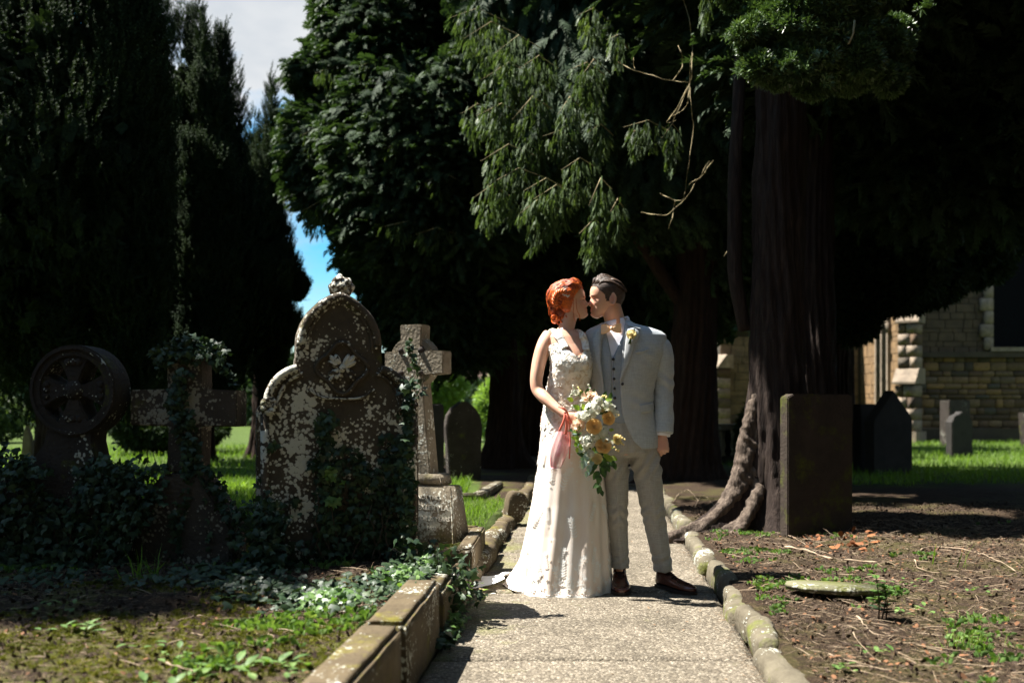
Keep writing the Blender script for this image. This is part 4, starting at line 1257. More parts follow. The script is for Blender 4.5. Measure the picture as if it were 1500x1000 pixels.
def spray_hanging(root, rx, ry):
    """pendulous sunlit sprays: (px, py_top, py_bottom, half width px, Y)"""
    VV = []; FF = []; off = 0; tw = MB()
    L = [(720, 40, 130, 40, 10.6), (760, 60, 150, 34, 10.4), (745, 100, 190, 40, 10.3), (790, 90, 160, 30, 10.2), (735, 160, 225, 36, 10.2), (780, 150, 260, 30, 10.0),
         (745, 220, 300, 40, 9.8), (760, 255, 335, 46, 9.7), (800, 270, 330, 34, 9.6), (870, 95, 205, 26, 10.4), (880, 190, 240, 22, 10.2), (860, 100, 150, 30, 10.3),
         (950, 185, 225, 40, 9.9), (985, 190, 260, 20, 9.9), (930, 200, 240, 18, 10.0), (815, 280, 345, 34, 9.5), (790, 300, 370, 30, 9.4), (850, 240, 300, 30, 9.6), (880, 270, 390, 20, 9.4),
         (870, 330, 395, 24, 9.3), (720, 280, 340, 26, 9.9), (905, 300, 360, 14, 9.5), (870, 20, 70, 26, 10.8), (700, 160, 215, 24, 10.6), (820, 200, 235, 26, 9.9), (835, 150, 240, 20, 10), (560, 160, 240, 30, 14.0), (600, 210, 260, 36, 13),
         (600, 330, 360, 40, 12.9), (700, 20, 80, 40, 11), (1035, 0, 40, 14, 9), (905, 60, 100, 20, 10), (640, 340, 372, 30, 12.9), (560, 90, 140, 30, 13.6), (500, 100, 150, 34, 14.2), (470, 190, 240, 24, 14.2), (470, 300, 350, 24, 14.0), (520, 230, 270, 30, 13.9), (650, 260, 300, 24, 12.8)]
    for (px, p0, p1, hw, Y) in L:
        a = P(px, p0, Y); b_ = P(px, p1, Y); w = hw / F * Y; h = a.z - b_.z
        # branch arcs out, fronds hang from it
        MB().add(*tube([Vector((a.x + w * 1.0 - rx, a.y + 0.25 - ry, a.z - 0.02)), Vector((a.x - rx, a.y - ry, a.z + 0.03)), Vector((a.x - w - rx, a.y - 0.2 - ry, a.z - h * 0.35))], [0.006, 0.005, 0.002], 5)).build('branchlet', M_twig, root)
        n = int(40 + 260 * w * h / 0.25)
        for s in range(n):
            u = rng.uniform(-1, 1); top = a.z + 0.03 - (h * 0.45 * max(0, -u) + 0.1 * h * max(0, u))
            t = rng.random() ** 1.1
            taper = (1 - 0.65 * t)
            pos = np.array([a.x + u * w * taper - rx, a.y + rng.uniform(-0.16, 0.16) + 0.2 * u - ry, top - t * h * (1 - 0.35 * abs(u))])
            d = np.array([[-0.30 + 0.35 * u + rng.normal() * 0.22, rng.normal() * 0.25, -1.0]])
            fr = frames(d, ref=np.array([[1.0, 0, 0]]) * 0 + np.cross(d, np.array([[rng.normal() * .5, -1, rng.normal() * .3]])))
            T = FROND2 if s % 2 else FROND
            V, Fc = scatter(T[0], T[1], pos[None], fr, np.array([rng.uniform(0.06, 0.15)]))
            VV.append(V); FF.append(Fc + off); off += len(V)
    me = np_mesh('hanging_sprays', np.concatenate(VV), np.concatenate(FF))
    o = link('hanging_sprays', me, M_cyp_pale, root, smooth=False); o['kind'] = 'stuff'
spray_hanging(T4, 2.32, 12.9)

def bare_branches(root, ox, oy):
    L = [([(905, 95), (935, 110), (985, 122), (1010, 125)], 9.6), ([(985, 122), (1000, 100), (995, 70)], 9.6), ([(1010, 125), (990, 165), (975, 185), (992, 180)], 9.5), ([(1010, 125), (1005, 160), (985, 175)], 9.5),
         ([(1015, 85), (1012, 120), (1000, 150), (985, 185)], 9.5), ([(930, 105), (928, 88)], 9.6), ([(1045, 240), (1030, 260), (1010, 275)], 9.3), ([(940, 315), (970, 320), (1000, 300), (1020, 270), (1040, 240)], 9.4),
         ([(965, 288), (985, 298), (1003, 297)], 9.4), ([(1080, 80), (1060, 105), (1030, 90)], 9.8), ([(990, 300), (980, 340)], 9.5), ([(1000, 0), (1015, 60), (1010, 125), (1015, 200), (1000, 300)], 9.7), ([(1060, 380), (1085, 330), (1082, 250)], 10)]
    for pts, Y in L:
        cv = catmull([(p[0] + 0.0, p[1]) for p in pts], 7)
        q = [P(c[0], c[1], Y + 0.1 * math.sin(i)) - Vector((ox, oy, 0)) + 0.02 * noise.noise_vector(Vector((c[0] * .05, c[1] * .05, 0))) for i, c in enumerate(cv)]
        MB().add(*tube(q, list(np.linspace(0.0042, 0.0018, len(q))), 5)).build('bare_twig', M_twig, root)
bare_branches(T4, 2.32, 12.9)

# the flared trunk right of the couple
x5, y5 = 2.08, 7.9
b5 = []
for (cx, cy, cz, rx, ry, rz, n) in ((3.2, 9.0, 5.4, 1.3, 1.3, 1.2, 3400), (4.3, 8.4, 5.5, 1.6, 1.5, 1.5, 4200), (5.4, 9.3, 4.9, 1.6, 1.5, 1.6, 3600),
                                    (3.3, 9.8, 4.6, 1.2, 1.0, 0.9, 2200), (4.6, 10.6, 3.9, 1.5, 1.2, 1.0, 2800), (3.8, 9.2, 7.6, 2.0, 1.8, 1.6, 4200), (5.0, 8.2, 6.8, 2.0, 1.8, 1.4, 3600)):
    b5.append((cx, cy, cz, rx, ry, rz, n))
T5 = tree('cypress_tree', (x5, y5), 'massive stringy-barked trunk with sunlit root flare right of the groom, beside the large rectangular gravestone',
     [(0, 0, 0), (0.02, 0, 0.7), (0.03, 0, 1.6), (0.05, 0, 3.5), (0.1, 0, 7.0)], [0.27, 0.225, 0.195, 0.185, 0.14], b5, FROND, 0.34, 'spread', M_cyp, M_bark, seed=11, flutes=7, fill=1.0, fill_size=0.35,
     flare=[(R(205), 0.26, 0.62, 0.20), (R(185), 0.5, 0.16, 0.6), (R(262), 0.25, 0.16, 0.35), (R(320), 0.3, 0.2, 0.3), (R(80), 0.4, 0.25, 0.3)],
     limbs=[([(-0.22, 0.05, 1.6), (-0.30, 0.05, 2.1), (-0.28, 0.1, 3.0), (-0.2, 0.2, 4.5)], [0.05, 0.06, 0.055, 0.04])])
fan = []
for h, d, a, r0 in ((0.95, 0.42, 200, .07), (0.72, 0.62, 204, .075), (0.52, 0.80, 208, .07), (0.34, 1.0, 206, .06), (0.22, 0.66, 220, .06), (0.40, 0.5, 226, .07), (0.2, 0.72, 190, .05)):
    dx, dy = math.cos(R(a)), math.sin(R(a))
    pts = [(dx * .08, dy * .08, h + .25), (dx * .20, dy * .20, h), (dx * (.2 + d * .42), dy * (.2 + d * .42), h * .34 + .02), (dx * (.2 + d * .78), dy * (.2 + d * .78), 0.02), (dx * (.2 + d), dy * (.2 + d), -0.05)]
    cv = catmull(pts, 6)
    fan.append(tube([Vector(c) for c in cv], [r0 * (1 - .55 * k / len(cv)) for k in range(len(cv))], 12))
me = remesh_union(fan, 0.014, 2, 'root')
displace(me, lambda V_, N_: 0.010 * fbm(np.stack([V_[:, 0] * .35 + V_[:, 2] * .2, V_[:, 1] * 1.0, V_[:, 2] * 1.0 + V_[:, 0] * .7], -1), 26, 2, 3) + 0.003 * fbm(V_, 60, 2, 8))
link('root', me, M_root_lit, T5)
# clump of glossy foliage hanging low over that trunk
bt = []
for (px, py, Y, r) in ((1150, 40, 7.0, 0.22), (1190, 20, 6.9, 0.26), (1235, 45, 7.0, 0.25), (1210, 85, 6.9, 0.22), (1260, 20, 7.1, 0.24), (1170, 95, 7.0, 0.16), (1190, 125, 6.95, 0.12), (1285, 80, 7.3, 0.2), (1125, 75, 7.0, 0.12), (1120, 30, 7.05, .14), (1250, 110, 7.2, 0.18), (1220, 0, 7, 0.3), (1150, -20, 7.1, .3), (1300, 60, 7.4, .2)):
    q = P(px, py, Y); bt.append((q.x - x5, q.y - y5, q.z, r, r * .9, r * .8, int(4200 * r * r / 0.06)))
for k in range(34):
    q = P(rs.uniform(1100, 1310), rs.uniform(-20, 115), 7.0 + rs.uniform(-.25, .3)); r = rs.uniform(.05, .12); bt.append((q.x - x5, q.y - y5, q.z - 0.35 * max(0, q.x - 2.5), r, r, r, int(60000 * r * r)))
for k in range(120):
    q = P(rs.gauss(1195, 46), rs.gauss(35, 44), 7.0 + rs.uniform(-.3, .3)); r = rs.uniform(.04, .09); bt.append((q.x - x5, q.y - y5, q.z, r * 1.6, r, r * .7, 45))
mt = crown_mesh(bt, TUFT, 0.050, 'out', 31, 0.25, 0.09)
o = link('low_foliage', mt, M_tuft, T5, smooth=False); o['kind'] = 'stuff'
limb(T5, [(0.1, 0.0, 3.3), (0.0, -0.5, 3.9), (0.25, -0.95, 3.85)], [0.07, 0.05, 0.02])
MB().add(*tube([P(1252, 35, 6.6) - Vector((x5, y5, 0)), P(1250, 55, 6.6) - Vector((x5, y5, 0)), P(1243, 70, 6.6) - Vector((x5, y5, 0))], 0.007, 5)).build('bare_twig', M_twig, T5)

# second trunk right behind it, and others in the gloom
tree('cypress_tree', (2.98, 9.9), 'shadowed trunk just behind and right of the massive flared one', [(0, 0, 0), (0, 0, 1.5), (0, 0, 3.5), (0, 0, 7)], [0.28, 0.22, 0.19, 0.13], [(3.4, 10.4, 6.2, 2.2, 2.0, 1.8, 4200)], FROND, 0.45, 'spread', M_cyp, M_bark, seed=12, fill=0.5, fill_size=0.5)
b6 = []
for (px, py, Y, rx, ry, rz, n) in ((1300, 330, 14.0, 1.1, 1.2, 1.2, 3000), (1330, 400, 14.2, 0.85, 0.9, 0.5, 1600), (1400, 330, 14.5, 0.8, 1.0, 0.85, 2000), (1250, 440, 13.8, 0.35, 0.5, 0.55, 700), (1270, 180, 14.0, 2.2, 1.8, 1.8, 3000), (1480, 130, 14.5, 1.5, 1.6, 1.2, 1900),
                                  (1560, 260, 15.5, 1.4, 1.6, 1.1, 2800), (1400, -60, 14.5, 3.0, 2.2, 1.9, 5600), (1180, 420, 14.5, 0.5, 0.6, 0.6, 700), (1420, 390, 15, 0.5, 0.6, 0.25, 500), (1240, 360, 14, .6, .7, .7, 1000)):
    q = P(px, py, Y); b6.append((q.x, Y, q.z, rx, ry, rz, n))
tree('yew_tree', (5.3, 16.0), 'dark spreading yew whose low boughs hang in front of the church', [(0, 0, 0), (-0.1, 0, 1.5), (0, 0, 3.5), (0, 0, 7)], [0.3, 0.26, 0.22, 0.12], b6, TUFT, 0.14, 'out', M_yew, M_bark_red, seed=13, fill=0.3, fill_size=0.22,
     limbs=[([(0, 0, 2.5), (-1.2, -1.0, 3.6), (-1.8, -1.6, 3.4)], [0.14, 0.09, 0.03]), ([(0, 0, 3), (1.0, -1, 4.0), (2.4, -1.4, 4.0)], [0.12, 0.08, 0.03])])
tree('cypress_tree', (0.42, 19.5), 'slender dark trunk seen just left of the bride in the gloom', [(0, 0, 0), (0, 0, 1.5), (0, 0, 3.5), (0, 0, 7)], [0.36, 0.3, 0.27, 0.15], [(0.4, 19.5, 6.0, 3.2, 2.0, 3.9, 5200), (2.6, 20, 4.6, 2.0, 1.6, 2.5, 2400), (-1.5, 20, 6.4, 1.6, 1.6, 3.2, 2000), (2.0, 20, 2.5, 1.2, 1.0, 0.9, 900)], FROND2, 0.6, 'droop', M_cyp, M_bark_red, seed=14, fill=0.6, fill_size=0.6)
tree('cypress_tree', (1.75, 22.0), 'far dark trunk hidden behind the couple', [(0, 0, 0), (0, 0, 1.5), (0, 0, 3.5), (0, 0, 7)], [0.4, 0.36, 0.3, 0.15], [(2.2, 22.5, 5.5, 3.0, 1.8, 3.6, 3200), (5.0, 23, 6.5, 2.2, 1.8, 3.0, 2600)], FROND2, 0.6, 'droop', M_cyp, M_bark_red, seed=15, fill=0.6, fill_size=0.6)

# sunny bushes and a dark belt of wood far behind
def bush(x, y, rx, ry, rz, n, label, mat=M_bush, size=0.16, cat='bush', tmpl=None):
    root = tag(empty('bush', (x, y, gz(x, y))), label, cat)
    bl = [(random.uniform(-.5, .5) * rx, random.uniform(-.5, .5) * ry, rz * random.uniform(0.4, 0.75), rx * .6, ry * .6, rz * .5, n // 4) for _ in range(4)]
    o = link('foliage', crown_mesh(bl, tmpl or TUFT, size, 'out', int(abs(x) * 10), 0.3, 0.3), mat, root, smooth=False); o['kind'] = 'stuff'
    mb = MB()
    for i in range(5):
        a = i * 1.3; mb.add(*tube([(0, 0, 0), (math.cos(a) * rx * .3, math.sin(a) * ry * .3, rz * .6)], [0.03, 0.01], 5))
    mb.build('stems', M_bark, root)
bush(-2.2, 27.5, 1.5, 1.0, 2.0, 2400, 'sunny pale green bush between the ringed cross and the pointed headstone')
bush(-0.1, 26.0, 0.8, 0.8, 1.7, 1500, 'bright green bush glimpsed between the reddish trunk and the bride')
bush(-14.5, 26.0, 2.0, 1.2, 1.4, 1500, 'shrub in the far left gap under the yews', M_cyp_pale)
bush(4.1, 14.6, 0.8, 0.6, 0.9, 1600, 'dark green shrub in front of the chest tomb', M_cyp)
bush(-7.4, 20.5, 1.6, 1.2, 1.0, 1500, 'low dark shrub beneath the yews behind the wheel-headed cross', M_yew)
def far_wood():
    bl = []
    r_ = random.Random(3)
    for i in range(26):
        x = -42 + i * 3.4; h = r_.uniform(5, 9)
        if -16 < x < -8: h = r_.uniform(2.6, 3.6)
        if -9 < x < 0.5: h = r_.uniform(1.2, 2.2)
        bl.append((x, 52 + r_.uniform(-3, 3), h * 0.5, 2.6, 2.0, h * 0.55, 900))
    o = link('distant_wood', crown_mesh(bl, TUFT, 0.6, 'out', 77, 0.5, 1.0), M_cyp, None, smooth=False)
    tag(o, 'dark belt of distant trees and hedge closing the churchyard', 'trees', kind='stuff')
far_wood()
# ------------------------------------------------------------------ people
S = 5.6 / F                      # metres per photograph pixel where the couple stands
Y0 = 5.6
def g(px, py, dy=0.0): return Vector(((px - 750) * S, Y0 + dy, HC - (py - HY) * S))

def skin_mat():
    m, nt, b = new_mat('skin')
    co = coords(nt, rnd=False)
    n1 = N(nt, 'ShaderNodeTexNoise', Scale=14.0, Detail=4.0); nt.links.new(co.outputs[0], n1.inputs['Vector'])
    r = ramp(nt, [(0.3, (0.60, 0.33, 0.22)), (0.7, (0.70, 0.42, 0.30))]); nt.links.new(n1.outputs['Fac'], r.inputs['Fac'])
    a = nt.nodes.new('ShaderNodeAttribute'); a.attribute_name = 'rosy'
    c = mixc(nt, a.outputs['Fac'], r.outputs['Color'], (0.50, 0.13, 0.11))
    nt.links.new(c, b.inputs['Base Color'])
    b.inputs['Roughness'].default_value = 0.48
    b.inputs['Subsurface Weight'].default_value = 0.25
    b.inputs['Subsurface Radius'].default_value = (0.02, 0.008, 0.004)
    b.inputs['Subsurface Scale'].default_value = 0.3
    return m
M_skin = skin_mat()
def hair_mat(name, c1, c2, rough=0.38):
    m, nt, b = new_mat(name)
    co = coords(nt, rnd=False)
    n1 = N(nt, 'ShaderNodeTexNoise', Scale=55.0, Detail=5.0, Distortion=1.0); nt.links.new(co.outputs[0], n1.inputs['Vector'])
    r = ramp(nt, [(0.32, c2), (0.68, c1)]); nt.links.new(n1.outputs['Fac'], r.inputs['Fac'])
    nt.links.new(r.outputs['Color'], b.inputs['Base Color']); b.inputs['Roughness'].default_value = rough; b.inputs['Specular IOR Level'].default_value = 0.45
    bump(nt, b, n1.outputs['Fac'], 0.5, 0.004)
    return m
M_red = hair_mat('copper_red_hair', (0.78, 0.17, 0.02), (0.26, 0.03, 0.006))
M_brown = hair_mat('brown_hair', (0.10, 0.058, 0.035), (0.022, 0.013, 0.009), 0.55)
M_red_dark = hair_mat('deep_copper_hair', (0.30, 0.045, 0.008), (0.11, 0.014, 0.004), 0.5)
M_fade = hair_mat('cropped_hair', (0.075, 0.048, 0.035), (0.04, 0.026, 0.02), 0.7)

def cloth_mat(name, base, dark, weave=900.0, check=0.06, warm=(0.42, 0.36, 0.29)):
    m, nt, b = new_mat(name)
    co = coords(nt, rnd=False); v = co.outputs[0]
    cx = nt.nodes.new('ShaderNodeMapping'); cx.inputs['Scale'].default_value = (260, 260, 22); nt.links.new(v, cx.inputs['Vector'])
    cz = nt.nodes.new('ShaderNodeMapping'); cz.inputs['Scale'].default_value = (22, 22, 260); nt.links.new(v, cz.inputs['Vector'])
    n1 = N(nt, 'ShaderNodeTexNoise', Scale=1.0, Detail=3.0); nt.links.new(cx.outputs[0], n1.inputs['Vector'])
    n2 = N(nt, 'ShaderNodeTexNoise', Scale=1.0, Detail=3.0); nt.links.new(cz.outputs[0], n2.inputs['Vector'])
    n3 = N(nt, 'ShaderNodeTexNoise', Scale=5.0, Detail=4.0); nt.links.new(v, n3.inputs['Vector'])
    ad = N(nt, 'ShaderNodeMath', operation='ADD'); nt.links.new(n1.outputs['Fac'], ad.inputs[0]); nt.links.new(n2.outputs['Fac'], ad.inputs[1])
    hf = N(nt, 'ShaderNodeMath', operation='MULTIPLY'); hf.inputs[1].default_value = 0.5; nt.links.new(ad.outputs[0], hf.inputs[0])
    r = ramp(nt, [(0.36, dark), (0.62, base)]); nt.links.new(hf.outputs[0], r.inputs['Fac'])
    w = ramp(nt, [(0.42, (0, 0, 0)), (0.62, (0.55, 0.55, 0.55))]); nt.links.new(n3.outputs['Fac'], w.inputs['Fac'])
    c = mixc(nt, w.outputs['Color'], r.outputs['Color'], warm)
    nt.links.new(c, b.inputs['Base Color'])
    b.inputs['Roughness'].default_value = 0.85; b.inputs['Specular IOR Level'].default_value = 0.2
    b.inputs['Sheen Weight'].default_value = 0.15
    bump(nt, b, hf.outputs[0], 0.25, 0.002)
    return m
M_suit = cloth_mat('grey_linen_suit', (0.47, 0.515, 0.55), (0.33, 0.36, 0.39), warm=(0.45, 0.44, 0.42))
M_vest = cloth_mat('blue_grey_waistcoat', (0.33, 0.375, 0.42), (0.24, 0.28, 0.32), warm=(0.32, 0.345, 0.37))
M_trouser = cloth_mat('taupe_linen_trousers', (0.42, 0.41, 0.385), (0.29, 0.28, 0.265), warm=(0.40, 0.365, 0.31))
M_shirt = simple('white_shirt', (0.78, 0.77, 0.84), (0.72, 0.72, 0.8), scale=6, rough=0.7, bs=0.1, rnd=False)
M_peach = simple('peach_satin', (0.95, 0.62, 0.38), (0.88, 0.54, 0.31), scale=9, rough=0.45, bs=0.1, rnd=False)
M_button = simple('dark_button', (0.035, 0.03, 0.03), rough=0.35, bs=0, rnd=False)
M_shoe = simple('oxblood_leather', (0.11, 0.035, 0.022), (0.05, 0.016, 0.012), scale=14, rough=0.22, bs=0.15, bd=0.002, spec=0.6, rnd=False)
M_sole = simple('shoe_sole', (0.03, 0.022, 0.018), rough=0.6, bs=0, rnd=False)
M_lash = simple('dark_lash', (0.03, 0.018, 0.014), rough=0.7, bs=0, rnd=False)
M_lip = simple('rose_lips', (0.50, 0.13, 0.11), rough=0.4, bs=0, rnd=False)

# ---- head built from horizontal slices ----
W_ = [0.0, .008, .02, .033, .041, .047, .053, .060, .067, .073, .080, .088, .098, .108, .118, .128, .14, .155, .17, .185, .20, .212, .221, .225]
FR = [.062, .080, .087, .0835, .086, .0855, .086, .0835, .084, .0845, .085, .085, .0855, .0855, .089, .0925, .094, .0935, .090, .083, .070, .052, .028, .004]
BK = [.045, .030, .010, -.010, -.022, -.034, -.044, -.056, -.066, -.074, -.081, -.087, -.092, -.096, -.099, -.101, -.102, -.100, -.096, -.088, -.072, -.052, -.028, -.004]
HW = [.014, .026, .036, .043, .047, .050, .053, .056, .059, .062, .065, .067, .070, .071, .072, .074, .076, .077, .0765, .073, .062, .046, .026, .004]
def head_verts(female=False):
    w = np.linspace(0, 0.225, 76)
    fr = np.interp(w, W_, FR); bk = np.interp(w, W_, BK); hw = np.interp(w, W_, HW)
    ker = np.array([.25, .5, .25])
    for a in (fr, bk, hw):
        for _ in range(2): a[1:-1] = np.convolve(a, ker, 'same')[1:-1]
    if female:
        hw = hw * np.interp(w, [0, .03, .08, .2], [0.78, 0.86, 0.96, 1.0])
    n = 88
    V = []
    for i in range(len(w)):
        mid = (fr[i] + bk[i]) / 2; hl = (fr[i] - bk[i]) / 2
        for k in range(n):
            a = 2 * PI * k / n
            ca, sa = math.cos(a), math.sin(a)
            e = 0.88 if ca > 0 else 1.0
            u = mid + hl * (abs(ca) ** e) * (1 if ca > 0 else -1); v = hw[i] * (abs(sa) ** (0.86 if ca > 0 else 0.95)) * (1 if sa > 0 else -1)
            if ca > 0:
                W = w[i]
                # nose
                pr = np.interp(W, [.060, .066, .071, .077, .084, .095, .108, .118, .128], [0, .008, .0215, .0245, .021, .0135, .0065, .003, 0])
                wd = np.interp(W, [.060, .070, .078, .095, .118], [.013, .0135, .0115, .0075, .007])
                u += pr * math.exp(-(v / wd) ** 2 * 0.9)
                # nostril wings
                u += 0.006 * math.exp(-((abs(v) - .012) / .005) ** 2 - ((W - .072) / .006) ** 2)
                # eye sockets, brow
                u -= 0.0105 * math.exp(-((abs(v) - .031) / .015) ** 2 - ((W - .109) / .010) ** 2)
                u += 0.0075 * math.exp(-((abs(v) - .031) / .011) ** 2 - ((W - .108) / .0065) ** 2)
                u += 0.004 * math.exp(-((abs(v) - .028) / .022) ** 2 - ((W - .124) / .006) ** 2)
                # lips
                lw = math.exp(-(v / .019) ** 4)
                u += lw * (0.0062 * math.exp(-((W - .0525) / .0042) ** 2) + 0.0068 * math.exp(-((W - .0415) / .0045) ** 2) - 0.004 * math.exp(-((W - .0470) / .0018) ** 2))
                # chin, cheek bones
                u += 0.006 * math.exp(-(v / .018) ** 2 - ((W - .018) / .010) ** 2)
                u += 0.004 * math.exp(-((abs(v) - .040) / .016) ** 2 - ((W - .085) / .014) ** 2)
            V.append((u, v, w[i]))
    Fc = []
    m = len(w)
    for i in range(m - 1):
        for k in range(n):
            k2 = (k + 1) % n
            Fc.append((i * n + k, i * n + k2, (i + 1) * n + k2, (i + 1) * n + k))
    Fc.append(tuple(range(n))[::-1]); Fc.append(tuple((m - 1) * n + k for k in range(n)))
    # ears
    def ear(s):
        pts = []
        for t in np.linspace(0, 1, 15):
            a = PI * 0.35 + t * PI * 1.45
            pts.append(Vector((-0.012 + 0.016 * math.cos(a) - 0.004, s * (0.074 + 0.010 * math.sin(PI * t)), 0.106 + 0.030 * math.sin(a) * (1 if math.sin(a) > 0 else 1.05))))
        V1, F1 = tube(pts, 0.0048, 8)
        V2, F2 = ellipsoid((-0.012, s * 0.0735, 0.105), (0.015, 0.007, 0.026), 12, 8)
        V3, F3 = ellipsoid((-0.006, s * 0.077, 0.080), (0.007, 0.006, 0.009), 10, 6)
        return [(V1, F1), (V2, F2), (V3, F3)]
    return [(V, Fc)] + ear(1) + ear(-1)

def head_xform(origin, forward, up, scale):
    f = Vector(forward).normalized(); u = Vector(up); u = (u - f * u.dot(f)).normalized(); l = u.cross(f)
    return lambda p: Vector(origin) + (f * p[0] + l * p[1] + u * p[2]) * scale

# ---- hand: palm plus five bent fingers; local: wrist at 0, fingers along +Z, palm normal -Y, thumb towards +X*side ----
def hand_parts(xf, side=1, curl=(0.3, 0.3, 0.3, 0.3), spread=0.10, thumb=(0.5, 0.3), sc=1.0):
    parts = []
    def T(pts): return [xf(Vector(p) * sc) for p in pts]
    # palm
    V, Fc = tube([(0, 0, -0.03), (0, 0, 0.0), (0, 0, 0.025), (0, -0.001, 0.055), (0, -0.001, 0.085), (0, 0, 0.095)], [0.024, 0.026, 0.036, 0.042, 0.042, 0.034], 16, up=(0, -1, 0), ry=[0.018, 0.0175, 0.0175, 0.015, 0.0125, 0.008])
    parts.append(([xf(v * sc) for v in V], Fc))
    V, Fc = ellipsoid((0.022 * side, -0.010, 0.035), (0.017, 0.013, 0.030), 10, 8); parts.append(([xf(v * sc) for v in V], Fc))
    lens = [(0.043, 0.026, 0.020), (0.048, 0.030, 0.021), (0.045, 0.027, 0.020), (0.034, 0.021, 0.018)]
    xs_ = [0.030, 0.010, -0.0105, -0.030]
    for i in range(4):
        x = xs_[i] * side; L = lens[i]; c = curl[i]
        p = Vector((x * 0.9, 0, 0.070)); pts = [p.copy()]; rad = [0.0105]
        a = c * 0.9; dx = spread * (1.5 - i) * 0.35 * side
        p = Vector((x, 0, 0.090 - (0.006 if i in (0, 2) else 0) - (0.012 if i == 3 else 0) + (0.003 if i == 1 else 0))); pts.append(p.copy()); rad.append(0.0102)
        for j, l in enumerate(L):
            d = Vector((math.sin(dx), -math.sin(a), math.cos(a))); d.normalize()
            p = p + d * l * 0.5; pts.append(p.copy()); rad.append([0.0088, 0.0080, 0.0072][j])
            p = p + d * l * 0.5; pts.append(p.copy()); rad.append([0.0092, 0.0082, 0.0055][j])
            a += c * (1.25 if j == 0 else 0.95)
        s9 = 0.92 if i == 3 else 1.0
        V, Fc = tube(pts, [r * s9 * sc for r in rad], 10, up=(1, 0, 0)) if False else tube([Vector(q) * sc for q in pts], [r * s9 * sc for r in rad], 10, up=(1, 0, 0))
        parts.append(([xf(v) for v in V], Fc))
    # thumb leaves the side of the palm near its base
    a0, b0 = thumb
    p = Vector((0.018 * side, -0.006, 0.018)); pts = [p.copy()]; rad = [0.012]
    d = Vector((math.sin(a0) * side, -math.sin(b0), math.cos(a0))).normalized()
    for j, l in enumerate((0.042, 0.030, 0.024)):
        p = p + d * l; pts.append(p.copy()); rad.append([0.0112, 0.0098, 0.0065][j])
        d = (d + Vector((-0.35 * side * a0, -0.35 * b0, 0.25))).normalized()
    V, Fc = tube([Vector(q) * sc for q in pts], [r * sc for r in rad], 10, up=(0, 1, 0))
    parts.append(([xf(v) for v in V], Fc))
    return parts
def hand_xf(wrist, fwd, palm):
    """fwd: direction of fingers, palm: direction the palm faces"""
    z = Vector(fwd).normalized(); y = -Vector(palm); y = (y - z * y.dot(z)).normalized(); x = y.cross(z)
    return lambda p: Vector(wrist) + x * p[0] + y * p[1] + z * p[2]

def ring_loft(rows, n=64, e=1.0, rot=0.0):
    """rows: (cx, cy, z, rx, ry) -> verts grid, faces; closed top and bottom"""
    V = []; Fc = []
    for (cx, cy, z, rx, ry) in rows:
        for k in range(n):
            a = 2 * PI * k / n
            ca, sa = math.cos(a), math.sin(a)
            x = rx * math.copysign(abs(ca) ** e, ca); y = ry * math.copysign(abs(sa) ** e, sa)
            V.append(Vector((cx + x * math.cos(rot) - y * math.sin(rot), cy + x * math.sin(rot) + y * math.cos(rot), z)))
    m = len(rows)
    for i in range(m - 1):
        for k in range(n):
            k2 = (k + 1) % n; Fc.append((i * n + k, i * n + k2, (i + 1) * n + k2, (i + 1) * n + k))
    Fc.append(tuple(range(n))[::-1]); Fc.append(tuple((m - 1) * n + k for k in range(n)))
    return V, Fc

def set_rosy(me, spots):
    n = len(me.vertices); V = np.empty(n * 3, np.float32); me.vertices.foreach_get('co', V); V = V.reshape(-1, 3)
    f = np.zeros(n)
    for c, r, s in spots:
        d = np.linalg.norm(V - np.array(c), axis=1); f = np.maximum(f, s * np.exp(-(d / r) ** 2))
    at = me.attributes.new('rosy', 'FLOAT', 'POINT'); at.data.foreach_set('value', f.astype(np.float32))

def to_local(me, o):
    n = len(me.vertices); V = np.empty(n * 3, np.float32); me.vertices.foreach_get('co', V); V = V.reshape(-1, 3)
    V -= np.array(o, dtype=np.float32); me.vertices.foreach_set('co', V.ravel()); me.update()

class Figure:
    def __init__(s, base): s.base = Vector(base); s.root = None
    def add(s, name, me, mat, parent=None, smooth=True):
        to_local(me, s.base)
        return link(name, me, mat, parent if parent is not None else s.root, smooth)

def strip(A, B, n, m, surf, off, thick, name='strip'):
    """band between two curves of pixel points, laid on surf(x,z)->y"""
    A = catmull(A, 6); B = catmull(B, 6)
    ia = np.linspace(0, len(A) - 1, n); 
    Ai = np.stack([np.interp(ia, range(len(A)), A[:, q]) for q in (0, 1)], -1); Bi = np.stack([np.interp(np.linspace(0, len(B) - 1, n), range(len(B)), B[:, q]) for q in (0, 1)], -1)
    V = []
    for i in range(n):
        for j in range(m):
            t = j / (m - 1); p = Ai[i] * (1 - t) + Bi[i] * t
            q = g(p[0], p[1]); o_ = off(t, i / (n - 1)) if callable(off) else off
            V.append((q.x, surf(q.x, q.z) - o_, q.z))
    V2 = [(x, y + thick, z) for x, y, z in V]
    Fc = []
    k = n * m
    for i in range(n - 1):
        for j in range(m - 1):
            a = i * m + j; Fc.append((a, a + 1, a + m + 1, a + m)); Fc.append((a + k, a + m + k, a + m + 1 + k, a + 1 + k))
    bd = [j for j in range(m)] + [i * m + m - 1 for i in range(1, n)] + [(n - 1) * m + j for j in range(m - 2, -1, -1)] + [i * m for i in range(n - 2, 0, -1)]
    for i in range(len(bd)):
        a, b_ = bd[i], bd[(i + 1) % len(bd)]; Fc.append((a, b_, b_ + k, a + k))
    mb = MB().add(V + V2, Fc); me = mb.mesh(name)
    bm = bmesh.new(); bm.from_mesh(me); bmesh.ops.recalc_face_normals(bm, faces=bm.faces[:]); bm.to_mesh(me); bm.free()
    return me

